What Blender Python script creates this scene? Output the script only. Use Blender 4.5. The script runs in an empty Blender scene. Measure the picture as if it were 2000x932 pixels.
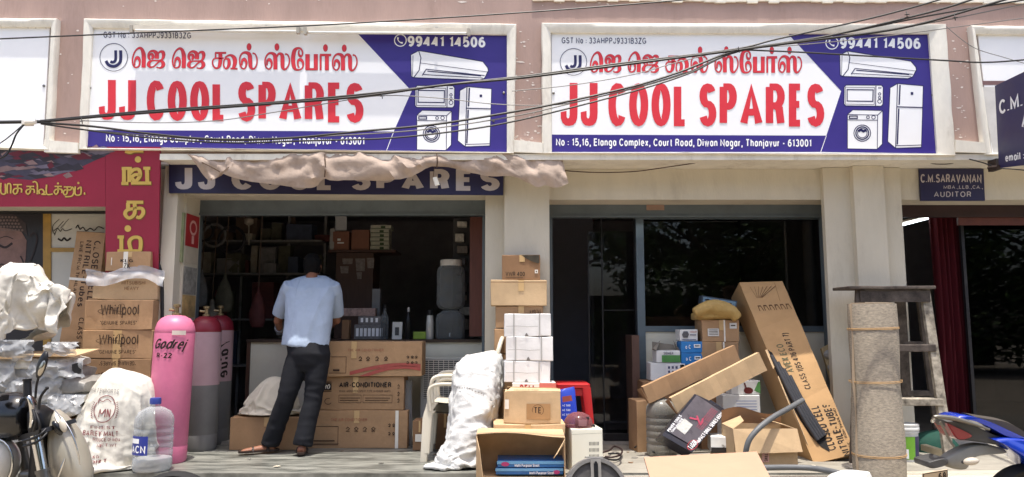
import bpy, math, random
from mathutils import Vector, Matrix, noise
random.seed(7)
R = math.radians
SC = bpy.context.scene
COL = SC.collection

# ---------------------------------------------------------------- camera, light, exposure
FPX, CX, CY, EYE = 1450.0, 1000.0, 466.0, 1.5
PITCH = math.atan(168 / FPX)
cd = bpy.data.cameras.new('camera')
cam = bpy.data.objects.new('camera', cd)
COL.objects.link(cam)
cd.sensor_width = 36
cd.lens = 36 * FPX / 2000
cd.clip_start = .05
cd.clip_end = 400
cam.location = (0, 0, EYE)
cam.rotation_euler = (R(90) + PITCH, 0, 0)
SC.camera = cam
SUN_EL, SUN_AZ = 81.5, 8      # azimuth: degrees to the right of straight behind the camera
W = bpy.data.worlds.new('World')
SC.world = W
W.use_nodes = True
nt = W.node_tree
sky = nt.nodes.new('ShaderNodeTexSky')
sky.sky_type = 'NISHITA'
sky.sun_disc = False
sky.sun_elevation = R(SUN_EL)
sky.sun_rotation = R(180 - SUN_AZ)
sky.dust_density = 4.0
sky.air_density = .9
sky.ozone_density = .7
nt.links.new(sky.outputs[0], nt.nodes['Background'].inputs[0])
nt.nodes['Background'].inputs[1].default_value = .15
sl = bpy.data.lights.new('sun', 'SUN')
so = bpy.data.objects.new('sun', sl)
COL.objects.link(so)
sl.energy = 2.6
sl.angle = R(.6)
sl.color = (1, .95, .86)
sd = Vector((math.sin(R(SUN_AZ)) * math.cos(R(SUN_EL)), -math.cos(R(SUN_AZ)) * math.cos(R(SUN_EL)), math.sin(R(SUN_EL))))
so.rotation_euler = sd.to_track_quat('Z', 'Y').to_euler()
so.location = (0, -5, 12)
SC.view_settings.view_transform = 'Standard'
SC.view_settings.look = 'None'
SC.view_settings.exposure = 1.08
SC.view_settings.gamma = 1
SC.cycles.max_bounces = 8
SC.cycles.transparent_max_bounces = 12
SC.cycles.caustics_reflective = False
SC.cycles.caustics_refractive = False

def P(px, py, y):
    """point at distance y (metres in front of the camera) seen at photo pixel px, py"""
    a, b = (px - CX) / FPX, (CY - py) / FPX
    d = Vector((a, math.cos(PITCH) - b * math.sin(PITCH), math.sin(PITCH) + b * math.cos(PITCH)))
    d *= y / d.y
    return Vector((d.x, y, d.z + EYE))
FLOOR = .35

# ---------------------------------------------------------------- materials
def lin(c):
    if isinstance(c, str):
        c = tuple(int(c[i:i + 2], 16) for i in (0, 2, 4))
    return tuple((x / 255 / 12.92) if x / 255 <= .04045 else ((x / 255 + .055) / 1.055) ** 2.4 for x in c) + (1,)
MATS = {}
def mat(name, col, rough=.6, var=.12, scale=6, bump=0, bscale=60, metal=0, spec=.4, col2=None, stain=0, rnd=0, stretch=(1, 1, 1), coat=0):
    if name in MATS: return MATS[name]
    m = bpy.data.materials.new(name)
    MATS[name] = m
    m.use_nodes = True
    t = m.node_tree
    N, L = t.nodes, t.links
    b = N['Principled BSDF']
    b.inputs['Roughness'].default_value = rough
    b.inputs['Metallic'].default_value = metal
    b.inputs['Specular IOR Level'].default_value = spec
    b.inputs['Coat Weight'].default_value = coat
    c = lin(col)
    tc = N.new('ShaderNodeTexCoord')
    mp = N.new('ShaderNodeMapping')
    mp.inputs['Scale'].default_value = stretch
    L.new(tc.outputs['Object'], mp.inputs[0])
    n1 = N.new('ShaderNodeTexNoise')
    n1.inputs['Scale'].default_value = scale
    n1.inputs['Detail'].default_value = 6
    n1.inputs['Roughness'].default_value = .62
    L.new(mp.outputs[0], n1.inputs['Vector'])
    mx = N.new('ShaderNodeMix')
    mx.data_type = 'RGBA'
    lo = tuple(x * (1 - var) for x in c[:3]) + (1,)
    hi = tuple(min(1, x * (1 + var * .8)) for x in c[:3]) + (1,)
    if col2: hi = lin(col2)
    mr = N.new('ShaderNodeMapRange')
    mr.inputs[1].default_value = .32
    mr.inputs[2].default_value = .68
    L.new(n1.outputs[0], mr.inputs[0])
    L.new(mr.outputs[0], mx.inputs[0])
    mx.inputs[6].default_value = lo
    mx.inputs[7].default_value = hi
    out = mx.outputs[2]
    if stain:
        n2 = N.new('ShaderNodeTexNoise')
        n2.inputs['Scale'].default_value = scale * .35 + .9
        n2.inputs['Detail'].default_value = 9
        n2.inputs['Roughness'].default_value = .7
        L.new(mp.outputs[0], n2.inputs['Vector'])
        r2 = N.new('ShaderNodeMapRange')
        r2.inputs[1].default_value = .54
        r2.inputs[2].default_value = .74
        r2.inputs[4].default_value = stain
        L.new(n2.outputs[0], r2.inputs[0])
        m2 = N.new('ShaderNodeMix')
        m2.data_type = 'RGBA'
        L.new(r2.outputs[0], m2.inputs[0])
        L.new(out, m2.inputs[6])
        m2.inputs[7].default_value = (c[0] * .34, c[1] * .29, c[2] * .24, 1)
        out = m2.outputs[2]
    if rnd:
        oi = N.new('ShaderNodeObjectInfo')
        hs = N.new('ShaderNodeHueSaturation')
        r3 = N.new('ShaderNodeMapRange')
        r3.inputs[3].default_value = 1 - rnd
        r3.inputs[4].default_value = 1 + rnd
        L.new(oi.outputs['Random'], r3.inputs[0])
        L.new(r3.outputs[0], hs.inputs['Value'])
        L.new(out, hs.inputs['Color'])
        out = hs.outputs[0]
    L.new(out, b.inputs['Base Color'])
    rr = N.new('ShaderNodeMapRange')
    rr.inputs[3].default_value = max(.03, rough - .1)
    rr.inputs[4].default_value = min(1, rough + .1)
    L.new(n1.outputs[0], rr.inputs[0])
    L.new(rr.outputs[0], b.inputs['Roughness'])
    if bump:
        n3 = N.new('ShaderNodeTexNoise')
        n3.inputs['Scale'].default_value = bscale
        n3.inputs['Detail'].default_value = 5
        L.new(mp.outputs[0], n3.inputs['Vector'])
        bp = N.new('ShaderNodeBump')
        bp.inputs['Strength'].default_value = bump
        bp.inputs['Distance'].default_value = .01
        L.new(n3.outputs[0], bp.inputs['Height'])
        L.new(bp.outputs[0], b.inputs['Normal'])
    return m
def clear(name, tint, alpha, rough=.08, refl=1.0):
    """thin clear plastic or glass: part of the light goes through, the rim and face reflect"""
    if name in MATS: return MATS[name]
    m = bpy.data.materials.new(name)
    MATS[name] = m
    m.use_nodes = True
    t = m.node_tree
    N, L = t.nodes, t.links
    b = N['Principled BSDF']
    b.inputs['Base Color'].default_value = lin(tint)
    b.inputs['Roughness'].default_value = rough
    b.inputs['Specular IOR Level'].default_value = .5 * refl
    tr = N.new('ShaderNodeBsdfTransparent')
    tr.inputs[0].default_value = tuple(.4 + .6 * x for x in lin(tint)[:3]) + (1,)
    lw = N.new('ShaderNodeLayerWeight')
    lw.inputs[0].default_value = .35
    mr = N.new('ShaderNodeMapRange')
    mr.inputs[3].default_value = alpha
    mr.inputs[4].default_value = min(1, alpha + .55)
    L.new(lw.outputs['Facing'], mr.inputs[0])
    ms = N.new('ShaderNodeMixShader')
    L.new(mr.outputs[0], ms.inputs[0])
    L.new(tr.outputs[0], ms.inputs[1])
    L.new(b.outputs[0], ms.inputs[2])
    L.new(ms.outputs[0], N['Material Output'].inputs[0])
    return m
def pane_mat(name, tint, refl):
    m = bpy.data.materials.new(name)
    MATS[name] = m
    m.use_nodes = True
    t = m.node_tree
    N, L = t.nodes, t.links
    tr = N.new('ShaderNodeBsdfTransparent')
    tr.inputs[0].default_value = tint + (1,)
    gl = N.new('ShaderNodeBsdfGlossy')
    gl.inputs['Roughness'].default_value = .015
    fr = N.new('ShaderNodeFresnel')
    fr.inputs[0].default_value = refl
    ms = N.new('ShaderNodeMixShader')
    L.new(fr.outputs[0], ms.inputs[0])
    L.new(tr.outputs[0], ms.inputs[1])
    L.new(gl.outputs[0], ms.inputs[2])
    L.new(ms.outputs[0], N['Material Output'].inputs[0])
    return m

# ---------------------------------------------------------------- mesh building
def nz(p, s=1.0, seed=0.0):
    return noise.noise(Vector((p[0] * s + seed, p[1] * s - seed * .7, p[2] * s + seed * 1.3)))
def ridge(p, s, seed=0):
    return 1 - abs(nz(p, s, seed)) * 2
class MB:
    def __init__(s): s.v, s.f = [], []
    def add(s, vs, fs):
        o = len(s.v)
        s.v += [Vector(a) for a in vs]
        s.f += [tuple(i + o for i in q) for q in fs]
        return s
    def box(s, x0, x1, y0, y1, z0, z1, M=None):
        vs = [Vector(c) for c in ((x0, y0, z0), (x1, y0, z0), (x1, y1, z0), (x0, y1, z0), (x0, y0, z1), (x1, y0, z1), (x1, y1, z1), (x0, y1, z1))]
        if M: vs = [M @ c for c in vs]
        return s.add(vs, [(3, 2, 1, 0), (4, 5, 6, 7), (0, 1, 5, 4), (1, 2, 6, 5), (2, 3, 7, 6), (3, 0, 4, 7)])
    def sbox(s, x0, x1, y0, y1, z0, z1, M=None, amp=.004, n=7, fr=5, rnd=.006, seed=0, top=True):
        """box of soft subdivided faces with slightly dented, rounded edges"""
        idx, vs, fs = {}, [], []
        ts = [0, min(.5, rnd * 1.2 / max(x1 - x0, .01))]
        def lv(a, b):
            e = min(.2, rnd / max(b - a, .001))
            return [0, e] + [e + (1 - 2 * e) * i / n for i in range(1, n)] + [1 - e, 1]
        X, Y, Z = lv(x0, x1), lv(y0, y1), lv(z0, z1)
        m = len(X) - 1
        def g(i, j, k):
            key = (i, j, k)
            if key not in idx:
                p = Vector((x0 + (x1 - x0) * X[i], y0 + (y1 - y0) * Y[j], z0 + (z1 - z0) * Z[k]))
                ex = [i in (0, m), j in (0, m), k in (0, m)]
                if sum(ex) >= 2:
                    q = rnd * .3 * (sum(ex) - 1)
                    for a, (w, hi) in enumerate(((i, m), (j, m), (k, m))):
                        if ex[a]: p[a] += q if w == 0 else -q
                if amp:
                    d = noise.noise_vector(p * fr + Vector((seed, seed * 2, 3)))
                    p += d * amp
                idx[key] = len(vs)
                vs.append(p)
            return idx[key]
        for i in range(m):
            for j in range(m):
                fs += [(g(i, j, 0), g(i, j + 1, 0), g(i + 1, j + 1, 0), g(i + 1, j, 0))]
                if top: fs += [(g(i, j, m), g(i + 1, j, m), g(i + 1, j + 1, m), g(i, j + 1, m))]
                fs += [(g(i, 0, j), g(i + 1, 0, j), g(i + 1, 0, j + 1), g(i, 0, j + 1)), (g(i, m, j), g(i, m, j + 1), g(i + 1, m, j + 1), g(i + 1, m, j))]
                fs += [(g(0, i, j), g(0, i, j + 1), g(0, i + 1, j + 1), g(0, i + 1, j)), (g(m, i, j), g(m, i + 1, j), g(m, i + 1, j + 1), g(m, i, j + 1))]
        if M: vs = [M @ c for c in vs]
        return s.add(vs, fs)
    def slab(s, pts, th):
        """flat polygon given a thickness along its normal (away from its front)"""
        pts = [Vector(p) for p in pts]
        n = Vector()
        for i in range(len(pts)): n += (pts[i] - pts[0]).cross(pts[(i + 1) % len(pts)] - pts[0])
        n.normalize()
        k = len(pts)
        return s.add(pts + [p - n * th for p in pts], [tuple(range(k)), tuple(range(2 * k - 1, k - 1, -1))] + [(i, i + k, (i + 1) % k + k, (i + 1) % k) for i in range(k)])
    def rings(s, rs, closed=False, caps=True):
        n = len(rs[0])
        o = len(s.v)
        for r in rs: s.v += [Vector(p) for p in r]
        m = len(rs)
        for a in range(m if closed else m - 1):
            b = (a + 1) % m
            for i in range(n):
                j = (i + 1) % n
                s.f.append((o + a * n + i, o + a * n + j, o + b * n + j, o + b * n + i))
        if caps and not closed:
            s.f.append(tuple(o + i for i in range(n - 1, -1, -1)))
            s.f.append(tuple(o + (m - 1) * n + i for i in range(n)))
        return s
    def tube(s, pts, r, n=8, closed=False, caps=True, flat=1.0):
        pts = [Vector(p) for p in pts]
        m = len(pts)
        rr = r if isinstance(r, (list, tuple)) else [r] * m
        t0 = (pts[1] - pts[0]).normalized()
        up = Vector((0, 0, 1)) if abs(t0.z) < .9 else Vector((1, 0, 0))
        u = t0.cross(up).normalized()
        rs = []
        for i in range(m):
            a = pts[(i - 1) % m] if (closed or i > 0) else pts[i]
            b = pts[(i + 1) % m] if (closed or i < m - 1) else pts[i]
            t = (b - a).normalized()
            u = (u - t * u.dot(t))
            if u.length < 1e-6: u = t.orthogonal()
            u.normalize()
            w = t.cross(u)
            rs.append([pts[i] + (u * math.cos(2 * math.pi * k / n) + w * math.sin(2 * math.pi * k / n) * flat) * rr[i] for k in range(n)])
        return s.rings(rs, closed, caps)
    def lathe(s, prof, c, n=24, M=None, caps=True):
        """prof: (radius, height) pairs; axis +z at c"""
        c = Vector(c)
        rs = []
        for r, h in prof:
            ring = [Vector((r * math.cos(2 * math.pi * k / n), r * math.sin(2 * math.pi * k / n), h)) for k in range(n)]
            rs.append([(M @ p if M else p) + c for p in ring])
        return s.rings(rs, False, caps)
    def ell(s, c, rx, ry, rz, n=16, m=10, M=None):
        c = Vector(c)
        rs = []
        for i in range(m + 1):
            a = math.pi * (i + .02) / (m + .04) - math.pi / 2
            ring = [Vector((rx * math.cos(a) * math.cos(2 * math.pi * k / n), ry * math.cos(a) * math.sin(2 * math.pi * k / n), rz * math.sin(a))) for k in range(n)]
            rs.append([(M @ p if M else p) + c for p in ring])
        return s.rings(rs)
    def loft(s, secs, n=28, wr=0, fr=6, seed=0, sq=1.0, fold=0, caps=True):
        """secs: (centre, u, v) with u, v half-axis vectors; sq<1 squares the section; wr = wrinkle depth"""
        rs = []
        for c, u, v in secs:
            c, u, v = Vector(c), Vector(u), Vector(v)
            ring = []
            for k in range(n):
                a = 2 * math.pi * k / n
                ca, sa = math.cos(a), math.sin(a)
                ca = math.copysign(abs(ca) ** sq, ca)
                sa = math.copysign(abs(sa) ** sq, sa)
                d = u * ca + v * sa
                p = c + d
                if wr:
                    q = ridge(p, fr, seed) * .6 + nz(p, fr * .45, seed + 4) + ridge(p, fr * 2.3, seed + 9) * .3
                    p += d.normalized() * wr * (q - .5)
                ring.append(p)
            rs.append(ring)
        return s.rings(rs, False, caps)
    def sheet(s, grid):
        a, b = len(grid), len(grid[0])
        o = len(s.v)
        for r in grid: s.v += [Vector(p) for p in r]
        for i in range(a - 1):
            for j in range(b - 1):
                s.f.append((o + i * b + j, o + i * b + j + 1, o + (i + 1) * b + j + 1, o + (i + 1) * b + j))
        return s
    def ribbon(s, pts, ws, fn, h, closed=False):
        """flat stroke in 2-D text space; fn maps (x, y, height) to 3-D; ws: per-point (wx, wy) nib"""
        pts = [Vector((p[0], p[1])) for p in pts]
        q = [pts[0]]
        qw = [ws[0]]
        for p, w in zip(pts[1:], ws[1:]):
            if (p - q[-1]).length > 1e-5:
                q.append(p)
                qw.append(w)
        if closed and (q[0] - q[-1]).length < 1e-5:
            q.pop()
            qw.pop()
        m = len(q)
        if m < 2: return s
        L_, R_ = [], []
        for i in range(m):
            a = q[(i - 1) % m] if (closed or i > 0) else None
            b = q[(i + 1) % m] if (closed or i < m - 1) else None
            d1 = (q[i] - a).normalized() if a is not None else None
            d2 = (b - q[i]).normalized() if b is not None else None
            wx, wy = qw[i]
            def off(d): return Vector((-d.y * wx / 2, d.x * wy / 2))
            if d1 is None: o = off(d2)
            elif d2 is None: o = off(d1)
            else:
                o1, o2 = off(d1), off(d2)
                cr = d1.x * d2.y - d1.y * d2.x
                if abs(cr) < .05: o = (o1 + o2) / 2
                else:
                    k = ((o2 - o1).x * d2.y - (o2 - o1).y * d2.x) / cr
                    o = o1 + d1 * k
                    lim = max(wx, wy) * 1.05
                    if o.length > lim: o = o.normalized() * lim
            L_.append(q[i] + o)
            R_.append(q[i] - o)
        for side in (L_, R_):
            for i in range(1, m):
                if (side[i] - side[i - 1]).dot(q[i] - q[i - 1]) <= 0: side[i] = side[i - 1].copy()
        vs = [fn(p.x, p.y, h) for p in L_] + [fn(p.x, p.y, h) for p in R_]
        fs = [(i, m + i, m + (i + 1) % m, (i + 1) % m) for i in range(m if closed else m - 1)]
        return s.add(vs, fs)
    def poly(s, pts, fn, h):
        return s.add([fn(p[0], p[1], h) for p in pts], [tuple(range(len(pts)))])
def smoothpts(pts, k=5):
    """Catmull-Rom through tuples of any size"""
    out = []
    n = len(pts)
    for i in range(n - 1):
        p0, p1, p2, p3 = pts[max(i - 1, 0)], pts[i], pts[i + 1], pts[min(i + 2, n - 1)]
        for j in range(k):
            t = j / k
            out.append(tuple(.5 * (2 * b + (c - a) * t + (2 * a - 5 * b + 4 * c - d) * t * t + (3 * b - 3 * c + d - a) * t ** 3) for a, b, c, d in zip(p0, p1, p2, p3)))
    out.append(tuple(pts[-1]))
    return out

# ---------------------------------------------------------------- things and parts
WL = {}
def props(o, label=None, cat=None, group=None, kind=None):
    if label: o['label'] = label
    if cat: o['category'] = cat
    if group: o['group'] = group
    if kind: o['kind'] = kind
    return o
def thing(name, label, cat, loc, group=None):
    o = bpy.data.objects.new(name, None)
    COL.objects.link(o)
    o.empty_display_size = .1
    o.location = loc
    WL[o] = Vector(loc)
    return props(o, label, cat, group)
def mesh_of(name, mb, m, off, smooth):
    me = bpy.data.meshes.new(name)
    me.from_pydata([v - off for v in mb.v], [], mb.f)
    if m: me.materials.append(m)
    if smooth:
        me.polygons.foreach_set('use_smooth', [True] * len(me.polygons))
    me.update()
    return me
def auto(me, ang=40):
    me.set_sharp_from_angle(angle=R(ang))
def part(name, mb, m, parent, smooth=False, label=None):
    off = WL[parent]
    me = mesh_of(name, mb, m, off, smooth)
    if smooth: auto(me, 50)
    o = bpy.data.objects.new(name, me)
    COL.objects.link(o)
    o.parent = parent
    WL[o] = off
    if label: o['label'] = label
    return o
def solo(name, label, cat, mb, m, group=None, smooth=False, kind=None):
    xs, ys, zs = zip(*[tuple(v) for v in mb.v])
    off = Vector(((min(xs) + max(xs)) / 2, (min(ys) + max(ys)) / 2, min(zs)))
    me = mesh_of(name, mb, m, off, smooth)
    if smooth: auto(me, 50)
    o = bpy.data.objects.new(name, me)
    COL.objects.link(o)
    o.location = off
    WL[o] = off
    return props(o, label, cat, group, kind)
def remesh(name, mb, m, parent, vox=.01, smooth=4, wr=None, taubin=True):
    """one continuous skin around overlapping pieces; wr(p) gives a wrinkle height along the normal"""
    off = WL[parent]
    me = mesh_of(name, mb, m, off, True)
    o = bpy.data.objects.new(name, me)
    COL.objects.link(o)
    r = o.modifiers.new('r', 'REMESH')
    r.mode = 'VOXEL'
    r.voxel_size = vox
    r.use_smooth_shade = True
    s = o.modifiers.new('s', 'SMOOTH')
    s.factor = .5
    s.iterations = smooth
    dg = bpy.context.evaluated_depsgraph_get()
    dg.update()
    me2 = bpy.data.meshes.new_from_object(o.evaluated_get(dg))
    o.modifiers.clear()
    o.data = me2
    if not me2.materials and m: me2.materials.append(m)
    if wr:
        for v in me2.vertices: v.co += v.normal * wr(v.co + off)
    me2.polygons.foreach_set('use_smooth', [True] * len(me2.polygons))
    me2.update()
    o.parent = parent
    WL[o] = off
    return o

def folds(p, a=.02, f=4.0, sd=0.0, ax=(1, .4, -.6)):
    """soft cloth folds: smooth broad swells with a few sharp creases along a bent direction"""
    w = noise.noise_vector(p * 2.6 + Vector((sd, 1, 2))) * .16
    q = p + w
    d = Vector(ax).normalized()
    al = q.dot(d)
    u = q - d * al * .72
    r1 = max(0, 1 - abs(noise.noise(u * f + Vector((sd, sd, 0)))) * 2.4) ** 2
    r2 = max(0, 1 - abs(noise.noise(u * f * 2.1 + Vector((0, sd, 5)))) * 2.6) ** 2
    return a * (r1 * .62 + r2 * .2 + noise.noise(q * f * .5) * .9 - .3)

def draped(name, core, shell, m, parent, frames=30, shrink=-.12, stiff=6, bend=.4, pins=None, z0=None, vox=.022, press=0, wr=None, raw=False):
    """a cloth skin settled by a short cloth simulation over a solid core, then frozen as a plain mesh"""
    off = WL[parent]
    def mk(nm, mb, v):
        o = bpy.data.objects.new(nm, mesh_of(nm, mb, None, off, True))
        COL.objects.link(o)
        o.location = off
        if v is None: return o
        r = o.modifiers.new('r', 'REMESH')
        r.mode = 'VOXEL'
        r.voxel_size = v
        sm = o.modifiers.new('s', 'SMOOTH')
        sm.iterations = 6
        dg = bpy.context.evaluated_depsgraph_get()
        dg.update()
        me = bpy.data.meshes.new_from_object(o.evaluated_get(dg))
        o.modifiers.clear()
        o.data = me
        return o
    tmp = [mk('core', core, .035)]
    if z0 is not None:
        fl_ = MB()
        fl_.box(off.x - 1.5, off.x + 1.5, off.y - 1, off.y + 1, z0 - .3, z0)
        t = bpy.data.objects.new('base', mesh_of('base', fl_, None, off, False))
        COL.objects.link(t)
        t.location = off
        tmp.append(t)
    for t in tmp:
        t.modifiers.new('c', 'COLLISION')
        t.collision.thickness_outer = .006
        t.collision.cloth_friction = 18
    o = mk(name, shell, None if raw else vox)
    rk_ = random.Random(len(o.data.vertices))
    for v in o.data.vertices: v.co += v.normal * .012 * noise.noise(v.co * 7)
    c = o.modifiers.new('cloth', 'CLOTH')
    st = c.settings
    st.quality = 5
    st.mass = .25
    st.tension_stiffness = stiff
    st.compression_stiffness = stiff
    st.shear_stiffness = stiff * .5
    st.bending_stiffness = bend
    st.shrink_min = shrink
    st.air_damping = 4
    if press:
        st.use_pressure = True
        st.uniform_pressure_force = press
    c.collision_settings.distance_min = .006
    c.point_cache.frame_start = 1
    c.point_cache.frame_end = frames
    for f_ in range(1, frames + 1): SC.frame_set(f_)
    dg = bpy.context.evaluated_depsgraph_get()
    me = bpy.data.meshes.new_from_object(o.evaluated_get(dg))
    bpy.data.objects.remove(o)
    for t in tmp: bpy.data.objects.remove(t)
    SC.frame_set(1)
    o = bpy.data.objects.new(name, me)
    COL.objects.link(o)
    sb = o.modifiers.new('sub', 'SUBSURF')
    sb.levels = sb.render_levels = 1
    dg = bpy.context.evaluated_depsgraph_get()
    dg.update()
    me = bpy.data.meshes.new_from_object(o.evaluated_get(dg))
    o.modifiers.clear()
    o.data = me
    me.materials.clear()
    me.materials.append(m)
    if wr:
        for v in me.vertices: v.co += v.normal * wr(v.co + off)
    me.polygons.foreach_set('use_smooth', [True] * len(me.polygons))
    o.parent = parent
    WL[o] = off
    return o

def crease(a=.02, f1=8, sd=0):
    return lambda p: a * ((ridge(p, f1, sd) - .5) * .6 + nz(p, f1 * .5, sd + 3) * .9 + (ridge(p, f1 * 2.4, sd + 7) - .5) * .25)

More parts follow.
